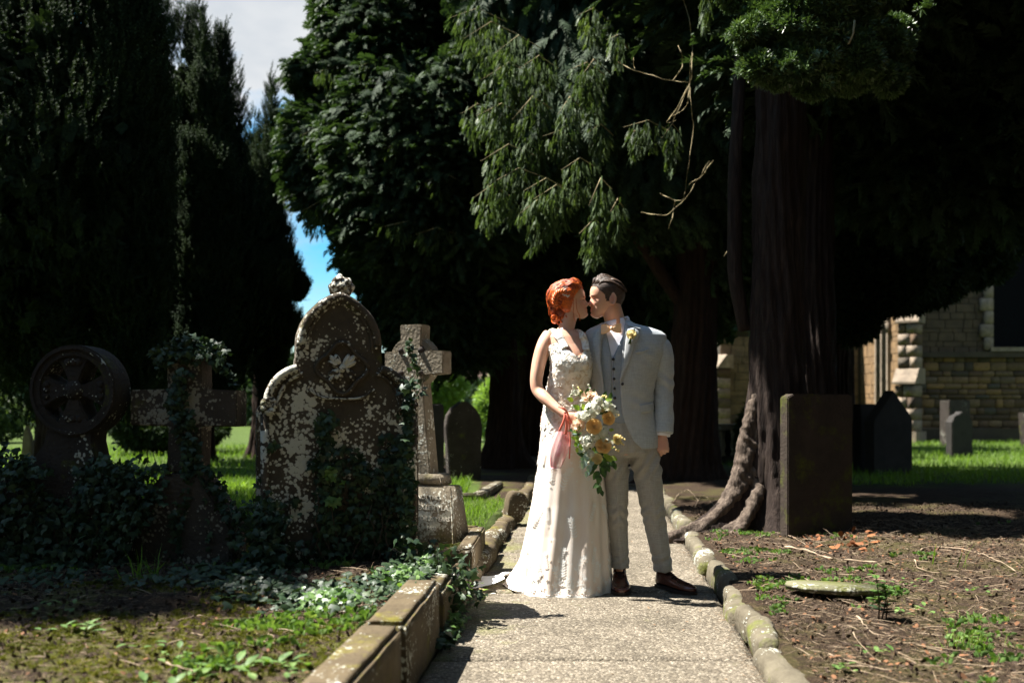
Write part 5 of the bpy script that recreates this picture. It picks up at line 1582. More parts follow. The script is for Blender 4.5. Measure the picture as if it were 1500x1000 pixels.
# ======================================================== the groom
GB = g(932, 861)
fig = Figure((GB.x, Y0, 0.0))
# torso profile : py, centre px, half width px, half depth m, centre dy
G_ROWS = [(470, 903, 16, .058, .02), (475, 906, 28, .075, .02), (480, 910, 43, .088, .015), (485, 914, 54, .097, .01), (491, 916.5, 58.5, .104, .008), (503, 916.5, 59, .114, .005), (520, 915.5, 56, .122, 0), (540, 913.5, 50.5, .125, 0), (560, 911.5, 47, .122, 0), (580, 910.5, 45.5, .118, 0),
          (600, 910.5, 45.5, .118, 0), (620, 912, 47.5, .122, .0), (640, 914, 49.5, .126, 0), (657, 914, 50, .126, 0)]
def row_at(rows, py, q):
    return float(np.interp(py, [r[0] for r in rows], [r[q] for r in rows]))
def surf_of(rows, grow=0.0, e=1.0):
    def f(x, z):
        py = HY + (HC - z) / S
        c = (row_at(rows, py, 1) - 750) * S; hw = row_at(rows, py, 2) * S + grow; hd = row_at(rows, py, 3) + grow; cy = Y0 + row_at(rows, py, 4)
        t = min(0.999, abs((x - c) / hw))
        return cy - hd * (1 - t ** (2 / e)) ** (e / 2)
    return f
def rows3d(rows, grow=0.0, zs=None):
    out = []
    pys = [r[0] for r in rows]
    P_ = np.array(rows, float)
    cv = catmull(P_, 4)
    for c in cv: out.append(((c[1] - 750) * S, Y0 + c[4], HC - (c[0] - HY) * S, c[2] * S + grow, c[3] + grow))
    return out
parts = []
parts.append(ring_loft(rows3d(G_ROWS, -0.022), 48, 0.92))
# neck
parts.append(tube([g(905, 492, .02), g(902, 478, .015), g(900, 466, .01), g(897, 455, .005), g(893, 440, .0)], [.070, .060, .057, .056, .05], 24, ry=[.065, .058, .056, .055, .05]))
# hips and legs
HIPC = [(900, 920)]
parts.append(ring_loft([((914 - 750) * S, Y0 + .01, HC - (py - HY) * S, hw * S - 0.015, hd) for py, hw, hd in ((600, 42, .10), (625, 45, .115), (650, 47, .12), (665, 44, .11))], 40, 0.95))
legL = [(901, 650, 18, .085, 0.0), (902, 690, 17.0, .078, 0), (903, 725, 14.5, .065, 0), (903, 755, 13.5, .06, .0), (906, 790, 12, .055, .01), (908, 822, 9, .042, .02), (908, 845, 8.5, .04, .025)]
legR = [(938, 650, 19, .085, 0.0), (947, 690, 18.0, .078, 0), (952, 725, 15, .065, 0), (957, 755, 14, .06, .0), (965, 790, 12, .055, .01), (971, 822, 9, .042, .02), (973, 846, 8.5, .04, .025)]
for leg in (legL, legR):
    cv = catmull(leg, 4)
    parts.append(tube([g(c[0], c[1], c[4]) for c in cv], [c[2] * S - 0.012 for c in cv], 20, ry=[c[3] - 0.012 for c in cv]))
# arms
armL = [(960, 496, .01, .055), (969, 520, .015, .056), (973, 550, .015, .048), (973, 572, .01, .044), (972, 600, -.01, .040), (969, 625, -.03, .031), (968, 636, -.035, .028)]
parts.append(tube([g(a[0], a[1], a[2]) for a in armL], [a[3] for a in armL], 16))
armR = [(870, 496, .03, .054), (861, 520, .09, .054), (851, 552, .17, .046), (842, 578, .21, .042), (826, 596, .19, .036), (806, 606, .13, .030), (800, 607, .10, .028)]
parts.append(tube([g(a[0], a[1], a[2]) for a in armR], [a[3] for a in armR], 16))
# hands
w1 = g(968, 636, -.035)
parts += hand_parts(hand_xf(w1, (-0.05, -0.18, -1.0), (0.35, 0.95, 0.05)), side=-1, curl=(1.25, 1.3, 1.3, 1.25), spread=0.02, thumb=(0.45, 0.7), sc=0.98)
w2 = g(801, 606, .10)
parts += hand_parts(hand_xf(w2, (-0.28, -0.80, -0.55), (0.9, -0.25, -0.1)), side=1, curl=(0.42, 0.40, 0.40, 0.42), spread=0.30, thumb=(0.55, 0.2), sc=0.95)
GH = head_xform(g(888, 466.5, 0.012), (-1, -0.16, 0.03), (0.02, 0.0, 1), 1.0)
for V, Fc in head_verts(False): parts.append(([GH(v) for v in V], Fc))
me = remesh_union(parts, 0.0040, 2, 'person')
set_rosy(me, [(tuple(GH((.088, 0, .047))), .014, .7), (tuple(GH((.085, -.03, .08))), .03, .2), (tuple(GH((.085, .03, .08))), .03, .2), (tuple(GH((-.012, .078, .105))), .02, .35), (tuple(g(968, 650, -.05)), .05, .30), (tuple(g(793, 612, .0)), .05, .2)])
to_local(me, fig.base)
groom = link('person', me, M_skin); groom.location = fig.base; fig.root = groom
tag(groom, 'man in pale grey linen suit with peach bow tie kissing the woman', 'person')

# shirt with collar
me = MB().add(*ring_loft(rows3d(G_ROWS, -0.016), 64, 0.92)).mesh('shirt')
sh_ = fig.add('shirt', me, M_shirt)
nsurf = lambda x, z: Y0 - 0.02
def collar():
    # a standing band with two points folding down
    V = []; n = 40
    rowsC = [(.0, 1.00, 0), (.018, .97, 0), (.038, .955, 0), (.030, 1.07, 1), (.008, 1.16, 1)]
    c = g(904, 479, .022)
    for (h, s, fold) in rowsC:
        for k in range(n + 1):
            a = -PI / 2 + 0.15 + (2 * PI - 0.30) * k / n
            fr = math.cos(a + PI / 2)          # 1 at the front
            hh = h + (0.012 if not fold else 0.010) * (1 - fr) * 0.5
            drop = 0.030 * max(0, fr) ** 3 if h == .008 else 0
            V.append(Vector((c.x + 0.066 * s * math.cos(a), c.y + 0.064 * s * math.sin(a) - (0.012 * max(0, fr) if fold else 0), c.z + hh - drop + 0.008 + 0.012 * math.cos(a))))
    Fc = []
    for i in range(len(rowsC) - 1):
        for k in range(n):
            a = i * (n + 1) + k; Fc.append((a, a + 1, a + n + 2, a + n + 1))
    return MB().add(V, Fc).mesh('collar')
fig.add('collar', collar(), M_shirt, sh_)

def shell(rows, grow, left, right, top, bot, thick, name, n=90, m=70, e=0.92, folds=None, back_top=None):
    """torso garment open at the front between the curves left(py) and right(py) (pixels); goes round the back"""
    V = []; Fc = []
    cvr = rows
    for i in range(m):
        t = i / (m - 1)
        for k in range(n + 1):
            s = k / n
            # front opening edges at s=0 (right edge) and s=1 (left edge)
            topk = top(s); botk = bot(s)
            py = topk + (botk - topk) * t
            c = (row_at(rows, py, 1) - 750) * S; hw = row_at(rows, py, 2) * S + grow; hd = row_at(rows, py, 3) + grow; cy = Y0 + row_at(rows, py, 4)
            def ang(px):
                x = ((px - 750) * S - c) / hw; x = max(-0.999, min(0.999, x))
                ca = math.copysign(abs(x) ** (1 / e), x); return -math.acos(max(-1, min(1, ca)))      # front half: sin negative
            a1 = ang(right(py)); a0 = ang(left(py)) + 2 * PI
            a = a1 + (a0 - a1) * s
            ca, sa = math.cos(a), math.sin(a)
            x = c + hw * math.copysign(abs(ca) ** e, ca); y = cy + hd * math.copysign(abs(sa) ** e, sa)
            V.append(Vector((x, y, HC - (py - HY) * S)))
    for i in range(m - 1):
        for k in range(n):
            a = i * (n + 1) + k; Fc.append((a, a + n + 1, a + n + 2, a + 1))
    me = MB().add(V, Fc).mesh(name)
    bm = bmesh.new(); bm.from_mesh(me); bmesh.ops.recalc_face_normals(bm, faces=bm.faces[:])
    bm.normal_update()
    # make normals face outwards
    f = max(bm.faces, key=lambda f: f.calc_center_median().y)
    if f.normal.y < 0: bmesh.ops.reverse_faces(bm, faces=bm.faces[:])
    if folds is not None:
        bm.normal_update()
        for v in bm.verts: v.co += v.normal * folds(v.co)
    bmesh.ops.solidify(bm, geom=bm.faces[:], thickness=thick)
    bmesh.ops.recalc_face_normals(bm, faces=bm.faces[:])
    bm.to_mesh(me); bm.free()
    return me

# waistcoat: V neck, buttons, points at the bottom
vl = lambda py: np.interp(py, [486, 526, 612, 622], [886, 893.5, 893.5, 899]) 
vr = lambda py: np.interp(py, [486, 526, 612, 622], [913, 894.5, 894.5, 890])
vest_top = lambda s: 488.0
vest_bot = lambda s: 612 + 8 * math.exp(-((s - 0.05) / .05) ** 2) + 8 * math.exp(-((s - 0.95) / .05) ** 2)
me = shell(G_ROWS, -0.009, vl, vr, vest_top, vest_bot, 0.004, 'waistcoat', m=50)
vest = fig.add('waistcoat', me, M_vest)
vs = surf_of(G_ROWS, -0.009, 0.92)
for i, py in enumerate((527.5, 541.5, 555.5, 569.5, 583, 597)):
    q = g(895.3 + i * 0.6, py); y = vs(q.x, q.z)
    mb = MB().add(*tube([Vector((q.x, y - 0.007, q.z)), Vector((q.x, y + 0.001, q.z))], [0.0078, 0.0078], 14, up=(0, 0, 1)))
    fig.add('button', mb.mesh('button'), M_button, vest)
me = strip([(884, 606), (895, 607), (908, 606)], [(884, 612), (895, 613), (908, 612)], 10, 3, surf_of(G_ROWS, -0.012, .92), 0.0, 0.004, 'belt')
fig.add('belt', me, M_sole)
# shirt placket shown by the V already; jacket
jl = lambda py: np.interp(py, [472, 480, 500, 530, 560, 600, 630, 657], [889, 885, 879, 877, 881, 886, 878, 862])
jr = lambda py: np.interp(py, [472, 480, 500, 530, 556, 575, 600, 615, 630, 645, 657], [915, 912, 909, 907.5, 905, 905.5, 907.5, 911, 917, 925, 938])
def jfold(co):
    z = (HC - co.z) / S + HY
    f = 0.002 * noise.noise(Vector((co.x * 9, co.y * 6, co.z * 11)))
    f += 0.0022 * math.exp(-((z - 585) / 25) ** 2) * math.sin(co.z * 85 + co.x * 30) * (1 if co.x > 0.66 else .4)
    f += 0.002 * math.exp(-((z - 520) / 20) ** 2) * math.sin((co.x * 0.8 + co.z) * 70)
    return f
me = shell(G_ROWS, 0.004, jl, jr, lambda s: 473 - 1.0 * math.sin(PI * s), lambda s: 654 + 2 * math.cos(2 * PI * s), 0.007, 'jacket', n=150, m=110, folds=jfold)
jacket = fig.add('jacket', me, M_suit)
js = surf_of(G_ROWS, 0.004, 0.92)
# shoulder pads closing the slope over the arm
def sleeve(pts, name, seed, folds_at):
    cv = catmull(pts, 6)
    me = remesh_union([tube([g(c[0], c[1], c[2]) for c in cv], [c[3] for c in cv], 24, ry=[c[3] * 1.05 for c in cv])], 0.005, 2, name)
    def fn(V, N_):
        py = HY + (HC - V[:, 2]) / S
        f = 0.003 * fbm(V, 14, 2, seed)
        for (p, wd, amp, fr, sl) in folds_at:
            f = f + amp * np.exp(-((py - p) / wd) ** 2) * np.sin(V[:, 2] * fr + V[:, 0] * sl + 3 * vnoise(V, 9, seed))
        return f
    displace(me, fn)
    return me
me = sleeve([(958, 496, .012, .040), (963, 502, .012, .056), (970, 514, .014, .063), (972.5, 535, .015, .059), (973, 560, .012, .055), (972.5, 585, .002, .053), (972, 612, -.018, .054), (970.5, 634, -.033, .052)],
            'sleeve', 3, [(560, 16, .004, 80, 60), (600, 22, .002, 60, -70), (515, 12, .002, 50, 90)])
fig.add('sleeve', me, M_suit, jacket)
me = sleeve([(876, 496, .015, .040), (870, 503, .03, .054), (862, 515, .075, .062), (853, 545, .15, .058), (845, 572, .20, .054), (829, 592, .19, .050), (812, 602, .145, .046)], 'sleeve', 5, [(560, 30, .006, 100, 60)])
fig.add('sleeve', me, M_suit, jacket)
# shirt cuff at the visible wrist
me = MB().add(*tube([g(970.3, 632, -.033), g(969.6, 638, -.036)], [.043, .040], 24)).mesh('cuff'); fig.add('cuff', me, M_shirt, sh_)
# lapels
me = strip([(913, 471), (917, 480), (913, 500), (909.5, 528), (904, 558)], [(921, 469), (934, 489), (927, 505), (917, 533), (905, 560)], 36, 9, js, lambda t, s: 0.006 + 0.010 * math.sin(PI * min(1, t)) * (1 - s) + 0.002, 0.005, 'lapel')
fig.add('lapel', me, M_suit, jacket)
me = strip([(887, 474), (880, 484), (877, 500), (877, 528), (881, 558)], [(880, 477), (868, 490), (866, 506), (870, 533), (880, 560)], 36, 9, js, lambda t, s: 0.006 + 0.010 * math.sin(PI * min(1, t)) * (1 - s) + 0.002, 0.005, 'lapel')
fig.add('lapel', me, M_suit, jacket)
# notch of the lapel: upper collar leaf
me = strip([(911, 466), (914, 470), (917, 479)], [(920, 466), (929, 475), (936, 484)], 12, 6, js, 0.019, 0.004, 'collar_leaf')
fig.add('collar_leaf', me, M_suit, jacket)
# pocket flap and breast pocket
me = strip([(933, 592), (946, 590.5), (957, 588)], [(935, 605), (947, 603.5), (958, 600)], 14, 5, js, lambda t, s: 0.005 + 0.004 * t, 0.004, 'pocket_flap'); fig.add('pocket_flap', me, M_suit, jacket)
me = strip([(927, 516), (938, 514), (946, 511)], [(927, 519.5), (938, 517.5), (946, 514.5)], 12, 3, js, 0.004, 0.003, 'breast_pocket'); fig.add('breast_pocket', me, M_suit, jacket)
for py in (563,):
    q = g(908, py); y = js(q.x, q.z); fig.add('button', MB().add(*tube([Vector((q.x, y - 0.009, q.z)), Vector((q.x, y, q.z))], [0.008, 0.008], 12, up=(0, 0, 1))).mesh('button'), M_button, jacket)
# bow tie
def bow():
    c = g(893, 483, 0); yy = Y0 - 0.095
    mb = MB()
    for s in (-1, 1):
        V = []; Fc = []; n, m = 10, 8
        for i in range(n):
            t = i / (n - 1)
            for side in (0, 1):
                for j in range(m):
                    w = j / (m - 1) * 2 - 1
                    hh = (0.010 + 0.016 * math.sin(PI * min(1, t * 0.62 + 0.02))) * w
                    V.append(Vector((c.x + s * (0.004 + 0.052 * t), yy - (0.004 + 0.011 * math.sin(PI * min(1, t + .15)) * (1 - w * w * .4)) * (1 if side == 0 else -0.4) + 0.010 * t, c.z + hh - 0.001 * s + 0.002 * math.sin(w * 7) * (1 - t) + 0.10 * s * 0.05 * t)))
        for i in range(n - 1):
            for side in (0, 1):
                for j in range(m - 1):
                    a = i * 2 * m + side * m + j; Fc.append((a, a + 1, a + 2 * m + 1, a + 2 * m))
        for i in range(n - 1):
            for j in (0, m - 1):
                a = i * 2 * m + j; Fc.append((a, a + 2 * m, a + 3 * m, a + m))
        for i in (0, n - 1):
            for j in range(m - 1):
                a = i * 2 * m + j; Fc.append((a, a + 1, a + m + 1, a + m))
        mb.add(V, Fc)
    mb.add(*ellipsoid((c.x, yy - 0.009, c.z), (0.009, 0.010, 0.012), 12, 8))
    return mb.mesh('bow_tie')
fig.add('bow_tie', bow(), M_peach)

# trousers
tp = []
tp.append(ring_loft([((cx - 750) * S, Y0 + .005, HC - (py - HY) * S, hw * S, hd) for py, cx, hw, hd in ((607, 911, 40.5, .105), (612, 911, 43, .112), (630, 913, 45.5, .122), (648, 915, 47.5, .128), (662, 917, 48, .122), (668, 920, 44, .09))], 48, 0.95))
tL = [(900, 645, 20, .095, 0.0), (901.5, 668, 19.3, .09, 0), (903, 690, 18.0, .086, 0), (903.5, 725, 17.0, .078, 0), (903, 750, 16.5, .075, .0), (905, 775, 15.2, .072, .01), (907.5, 800, 13.5, .07, .015), (909, 822, 13.0, .070, .02), (909, 832, 13.2, .072, .02)]
tR = [(936, 645, 22, .095, 0.0), (943, 668, 21.8, .092, 0), (948, 690, 20.5, .088, 0), (953, 725, 18.5, .080, 0), (957, 750, 17.8, .077, .0), (962, 775, 16.0, .074, .01), (967, 800, 14.5, .072, .015), (971, 824, 13.8, .072, .02), (972, 836, 14.0, .074, .02)]
for leg in (tL, tR):
    cv = catmull(leg, 5)
    tp.append(tube([g(c[0], c[1], c[4]) for c in cv], [c[2] * S for c in cv], 28, ry=[c[3] for c in cv]))
me = remesh_union(tp, 0.0055, 4, 'trousers')
def tf(V, N_):
    px = V[:, 0] / S + 750; py = HY + (HC - V[:, 2]) / S
    f = 0.004 * fbm(V * np.array([1, 1, .35]), 12, 2, 4)
    # crease down the front
    cxl = np.interp(py, [645, 750, 832], [900, 903, 909]); cxr = np.interp(py, [645, 690, 750, 836], [936, 948, 957, 972])
    for c in (cxl, cxr): f = f + 0.006 * np.exp(-((px - c) / 3.0) ** 2) * (N_[:, 1] < 0) * (py > 660)
    # drag lines from the crotch, breaks above the shoes, behind the knees
    f = f + 0.007 * np.exp(-((py - 680) / 20) ** 2) * np.sin((px - 918) * 0.42 + (py - 665) * 0.25)
    f = f + 0.0035 * np.exp(-((py - 818) / 13) ** 2) * np.sin(py * 0.42 + px * 0.22 + 2 * vnoise(V, 9, 3))
    f = f + 0.004 * np.exp(-((py - 752) / 20) ** 2) * np.sin(py * 0.38 + np.sin(px * .3) * 1.5)
    f = f + 0.004 * np.exp(-((py - 635) / 22) ** 2) * np.sin(px * 0.5 - py * .1)
    return f
displace(me, tf)
fig.add('trousers', me, M_trouser)

# shoes: toe direction per foot
def shoe(heel, yaw):
    d = Vector((math.sin(yaw), -math.cos(yaw), 0)); s = Vector((math.cos(yaw), math.sin(yaw), 0)); hl = Vector(heel)
    prof = [(-0.035, .028, .045, .030), (-0.02, .036, .075, .038), (0.02, .040, .088, .044), (0.06, .041, .076, .040), (0.10, .044, .058, .032), (0.15, .050, .046, .027), (0.20, .050, .040, .024), (0.235, .042, .034, .021), (0.26, .028, .028, .018), (0.272, .012, .022, .014)]
    parts = []
    V = []; Fc = []; n = 24
    for (t, w, h, _) in prof:
        for k in range(n):
            a = 2 * PI * k / n; ca, sa = math.cos(a), math.sin(a)
            x = w * math.copysign(abs(ca) ** 0.8, ca); z = (h * 0.5) + h * 0.5 * math.copysign(abs(sa) ** (0.9 if sa > 0 else 0.5), sa)
            V.append(hl + d * t + s * x + Vector((0, 0, z + 0.012)))
    m = len(prof)
    for i in range(m - 1):
        for k in range(n):
            k2 = (k + 1) % n; Fc.append((i * n + k, i * n + k2, (i + 1) * n + k2, (i + 1) * n + k))
    Fc.append(tuple(range(n))[::-1]); Fc.append(tuple((m - 1) * n + k for k in range(n)))
    me = remesh_union([(V, Fc), tube([hl + Vector((0, 0, 0.05)), hl + Vector((0, 0, 0.115))], [.040, .036], 20)], 0.0042, 2, 'shoe')
    o = fig.add('shoe', me, M_shoe)
    sb = MB()
    ol = []
    for side in (1, -1):
        pr = prof if side == 1 else prof[::-1]
        for (t, w, h, _) in pr: ol.append(hl + d * t + s * (w + 0.004) * side)
    nn = len(ol)
    V = [p + Vector((0, 0, 0.000)) for p in ol] + [p + Vector((0, 0, 0.015)) for p in ol]
    Fc = [tuple(range(nn)), tuple(range(2 * nn - 1, nn - 1, -1))] + [(i, (i + 1) % nn, (i + 1) % nn + nn, i + nn) for i in range(nn)]
    sb.add(V, Fc); fig.add('sole', sb.mesh('sole'), M_sole, o, smooth=False)
    lc = MB()
    for q in range(4):
        t = 0.065 + q * 0.016; zz = 0.088 - q * 0.007
        lc.add(*tube([hl + d * t + s * -0.016 + Vector((0, 0, zz)), hl + d * (t + .002) + Vector((0, 0, zz + .006)), hl + d * t + s * 0.016 + Vector((0, 0, zz))], 0.0028, 6))
    fig.add('laces', lc.mesh('laces'), M_sole, o)
z0_ = 0.0
shoe((g(909, 0).x, Y0 + 0.045, z0_), R(-4))
shoe((g(972, 0).x, Y0 + 0.03, z0_), R(30))

# groom's hair: swept-back top over cropped sides
def hair_cap(xf, rows_w, keep, grow, name, female=False):
    (V, Fc), = head_verts(female)[:1]
    V = np.array([list(v) for v in V])
    mid = np.array([-0.005, 0, 0.12])
    k = np.array([keep(*v) for v in V])
    d = V - mid; d /= np.linalg.norm(d, axis=1, keepdims=True)
    V2 = V + d * np.array([grow(*v) for v in V])[:, None]
    F2 = [f for f in Fc if len(f) == 4 and all(k[i] for i in f)]
    used_ = sorted({i for f in F2 for i in f}); mp_ = {a: i for i, a in enumerate(used_)}
    me = py_mesh(name, [xf(V2[i]) for i in used_], [tuple(mp_[i] for i in f) for f in F2])
    return me
def sides_keep(u, v, w):
    lo = np.interp(u, [-0.12, -0.05, -0.03, 0.006, 0.022, 0.03, 0.06, 0.075, 0.10], [0.045, 0.05, 0.085, 0.090, 0.090, 0.125, 0.150, 0.172, 0.178])
    return w > lo
me = hair_cap(GH, None, sides_keep, lambda u, v, w: 0.0030, 'cropped_hair')
gh_ = fig.add('hair', me, M_fade)
def groom_top():
    mb = MB(); r_ = random.Random(4)
    for i in range(270):
        v0 = r_.uniform(-0.067, 0.067)
        u0 = 0.084 - 0.5 * v0 * v0 / 0.06 + r_.uniform(-0.045, 0.006)
        pts = []; L = r_.uniform(0.08, 0.12)
        h0 = 0.180
        for t in np.linspace(0, 1, 9):
            u = u0 - L * t
            v = v0 * (1 + 0.10 * t) + 0.004 * math.sin(t * 5 + i)
            # skull height at u,v
            base = 0.227 - 6.2 * max(0, u) ** 2 - 5.6 * max(0, -u) ** 2 - 7.3 * v * v
            lift = 0.009 + 0.018 * math.exp(-((t - 0.12) / 0.28) ** 2) * (1 + 0.3 * math.sin(i)) * (1 - abs(v0) / 0.08) 
            if t == 0: lift = 0.0
            pts.append(GH((u, v, base + lift)))
        mb.add(*tube(pts, [0.0018, .004, .0048, .005, .005, .0046, .004, .003, .0012], 5))
    # back of the head
    for i in range(90):
        v0 = r_.uniform(-0.062, 0.062); pts = []
        for t in np.linspace(0, 1, 7):
            a = PI * 0.50 + t * PI * 0.42
            u = -0.006 + 0.103 * math.cos(a) * (1 - 16 * v0 * v0) ; w = 0.125 + 0.106 * math.sin(a) - 5 * v0 * v0 * math.sin(a)
            pts.append(GH((u, v0 * (1.0 + .12 * math.sin(a)), w)))
        mb.add(*tube(pts, [.004, .005, .005, .005, .0045, .004, .001], 5))
    return mb.mesh('top_hair')
fig.add('top_hair', groom_top(), M_brown, gh_)
# brows and closed eyelids
def face_marks(xf, fig_, mat_brow, female=False):
    for s in (-1, 1):
        mb = MB(); mb.add(*tube([xf((.0905, s * .016, .1215)), xf((.092, s * .026, .1255)), xf((.084, s * .043, .122))], [.0022, .0028, .0012], 6)); fig_.add('eyebrow', mb.mesh('eyebrow'), mat_brow)
        mb = MB(); mb.add(*tube([xf((.0835, s * .019, .1055)), xf((.0868, s * .030, .1035)), xf((.0785, s * .043, .1060))], [.0010, .0017, .0010], 6)); fig_.add('eyelashes', mb.mesh('eyelashes'), M_lash)
face_marks(GH, fig, M_brown)

# buttonhole flower pinned on the lapel
def petal(c, out, up, w, h, cup=0.35, n=5, m=4):
    """a cupped petal patch: verts, faces"""
    out = Vector(out).normalized(); up = Vector(up); up = (up - out * up.dot(out)).normalized(); sd = out.cross(up)
    V = []; Fc = []
    for i in range(n):
        t = i / (n - 1)
        for j in range(m):
            s = j / (m - 1) * 2 - 1
            ww = w * math.sin(PI * (0.18 + 0.62 * t)) ; 
            V.append(Vector(c) + up * (h * t) + sd * (s * ww) + out * (cup * h * (t * t * 0.5 - 0.3 * t) - cup * w * s * s * 0.6))
    for i in range(n - 1):
        for j in range(m - 1):
            a = i * m + j; Fc.append((a, a + 1, a + m + 1, a + m))
    return V, Fc
def rose_mesh(c, axis, r, name='rose', layers=4):
    """garden rose facing axis"""
    mb = MB(); ax = Vector(axis).normalized(); t1 = ax.orthogonal().normalized(); t2 = ax.cross(t1)
    c = Vector(c)
    # spiral heart
    for q in range(3):
        pts = []
        for t in np.linspace(0, 1, 12):
            a = q * 2.1 + t * 4.2; rr = r * (0.05 + 0.22 * t)
            pts.append(c + ax * (r * (0.50 - 0.14 * t)) + (t1 * math.cos(a) + t2 * math.sin(a)) * rr)
        mb.add(*tube(pts, r * 0.035, 5, up=tuple(ax), ry=[r * 0.20] * 12))
    for L in range(layers):
        k = 3 + L; 
        for i in range(k):
            a = 2 * PI * i / k + L * 0.7
            d = t1 * math.cos(a) + t2 * math.sin(a)
            tilt = 0.22 + 0.30 * L
            up = (ax * math.cos(tilt) + d * math.sin(tilt)).normalized(); outn = (d * math.cos(tilt) - ax * math.sin(tilt))
            mb.add(*petal(c + d * r * (0.10 + 0.11 * L) - ax * r * 0.25, outn, up, r * (0.42 + 0.10 * L), r * (0.92 - 0.04 * L), 0.55))
    mb.add(*ellipsoid(c - ax * r * 0.1, (r * .4, r * .4, r * .4), 8, 6))
    return mb
def leaf_shape(c, d, nrm, L, w):
    d = Vector(d).normalized(); nrm = Vector(nrm); sd = d.cross(nrm).normalized(); up = sd.cross(d).normalized()
    c = Vector(c); V = []; Fc = []
    for t, k in ((0, 0.08), (0.2, .7), (0.45, 1.0), (0.75, .65), (1.0, 0.03)):
        b_ = c + d * L * t + up * (-0.25 * L * t * t)
        V += [b_ - sd * w * k + up * w * 0.2 * k, b_, b_ + sd * w * k + up * w * 0.2 * k]
    for i in range(4):
        for j in range(2):
            a = i * 3 + j; Fc.append((a, a + 1, a + 4, a + 3))
    return V, Fc
def petal_mat(name, c1, c2):
    m, nt, b = new_mat(name)
    co = coords(nt, rnd=False); n1 = N(nt, 'ShaderNodeTexNoise', Scale=45.0, Detail=2.0); nt.links.new(co.outputs[0], n1.inputs['Vector'])
    r = ramp(nt, [(0.35, c2), (0.65, c1)]); nt.links.new(n1.outputs['Fac'], r.inputs['Fac']); nt.links.new(r.outputs['Color'], b.inputs['Base Color'])
    b.inputs['Roughness'].default_value = 0.6
    tr = nt.nodes.new('ShaderNodeBsdfTranslucent'); nt.links.new(r.outputs['Color'], tr.inputs['Color'])
    ms = nt.nodes.new('ShaderNodeMixShader'); ms.inputs[0].default_value = 0.45; nt.links.new(b.outputs[0], ms.inputs[1]); nt.links.new(tr.outputs[0], ms.inputs[2]); nt.links.new(ms.outputs[0], nt.nodes['Material Output'].inputs['Surface'])
    return m
M_rose = petal_mat('peach_petals', (1.0, 0.76, 0.38), (0.98, 0.66, 0.27))
M_rose_pale = petal_mat('pale_peach_petals', (0.90, 0.74, 0.58), (0.88, 0.64, 0.46))
M_white = petal_mat('white_petals', (0.84, 0.83, 0.74), (0.74, 0.76, 0.62))
M_cream = petal_mat('cream_petals', (0.86, 0.76, 0.42), (0.80, 0.66, 0.34))
M_leafd = leaf_mat('dark_bouquet_leaf', (0.025, 0.055, 0.02), (0.06, 0.12, 0.035), (0.10, 0.18, 0.05), scale=20, fine=60)
M_leafl = leaf_mat('lime_bouquet_leaf', (0.16, 0.26, 0.04), (0.28, 0.40, 0.07), (0.40, 0.48, 0.14), scale=20, fine=60, trans=0.4)
M_euc = leaf_mat('eucalyptus_leaf', (0.20, 0.30, 0.27), (0.32, 0.42, 0.38), scale=20, fine=60, trans=0.2)
bq = g(921, 493); bq.y = js(bq.x, bq.z) - 0.02
bt_root = empty('boutonniere', bq - fig.base); bt_root.parent = groom
def addp(root, name, mb, mat, org, smooth=True):
    me = mb.mesh(name); to_local(me, org); return link(name, me, mat, root, smooth)
addp(bt_root, 'rose', rose_mesh(bq + Vector((-0.002, -0.018, 0.002)), (-0.15, -1, 0.25), 0.024), M_cream, bq)
mb = MB()
for a, L in ((0.5, .035), (1.1, .040), (2.2, .03), (-0.2, .03), (2.9, .026)): mb.add(*leaf_shape(bq + Vector((0, -0.004, 0)), (math.cos(a), -.2, math.sin(a)), (0, -1, 0.1), L, L * .30))
addp(bt_root, 'leaves', mb, M_leafd, bq)
mb = MB()
for s in (-.006, 0, .006): mb.add(*tube([bq + Vector((0, -0.008, 0)), bq + Vector((-0.012 + s, -0.012, -0.05))], 0.0028, 5))
addp(bt_root, 'stems', mb, M_leafd, bq)

# ======================================================== the bride
BB = g(825, 862)
fig2 = Figure((BB.x, Y0, 0.0))
bdy = -0.03
B_ROWS = [ # py, left px, right px, half depth, dy
    (482, 813, 838, .052, .0), (487, 806, 849, .065, .0), (494, 800, 856, .082, .0), (505, 801, 858, .095, -.005), (518, 805, 862, .112, -.015), (532, 808, 864.5, .125, -.022), (546, 807, 864, .120, -.018), (560, 804, 861, .105, -.01), (575, 801.5, 858.5, .098, 0), (592, 799, 860, .105, 0),
    (610, 796.5, 864, .120, .0), (630, 793.5, 868, .132, .005), (660, 791, 875.5, .145, .01), (690, 788, 882, .155, .015), (735, 781, 887.5, .175, .02), (780, 773, 890.5, .205, .03), (816, 765.5, 892.5, .24, .04), (849, 757.5, 894.5, .275, .05), (863, 753, 896, .295, .055)]
def bint(py, q): return float(np.interp(py, [r[0] for r in B_ROWS], [r[q] for r in B_ROWS]))
def bring(py, grow=0):
    L, R_ = bint(py, 1), bint(py, 2)
    return ((L + R_) / 2 - 750) * S, Y0 + bdy + bint(py, 4), HC - (py - HY) * S, (R_ - L) / 2 * S + grow, bint(py, 3) + grow
def bsurf(grow=0.0, e=0.95):
    def f(x, z):
        py = HY + (HC - z) / S; cx, cy, _, hw, hd = bring(py, grow); t = min(.999, abs((x - cx) / hw)); return cy - hd * (1 - t ** (2 / e)) ** (e / 2)
    return f
parts = [ring_loft([bring(py, -0.007) for py in np.linspace(483, 700, 60)], 56, 0.95)]
# bust
for bx, by in ((824, 532), (849, 533)):
    parts.append(ellipsoid(g(bx, by, bdy - 0.085), (.050, .055, .052), 20, 14))
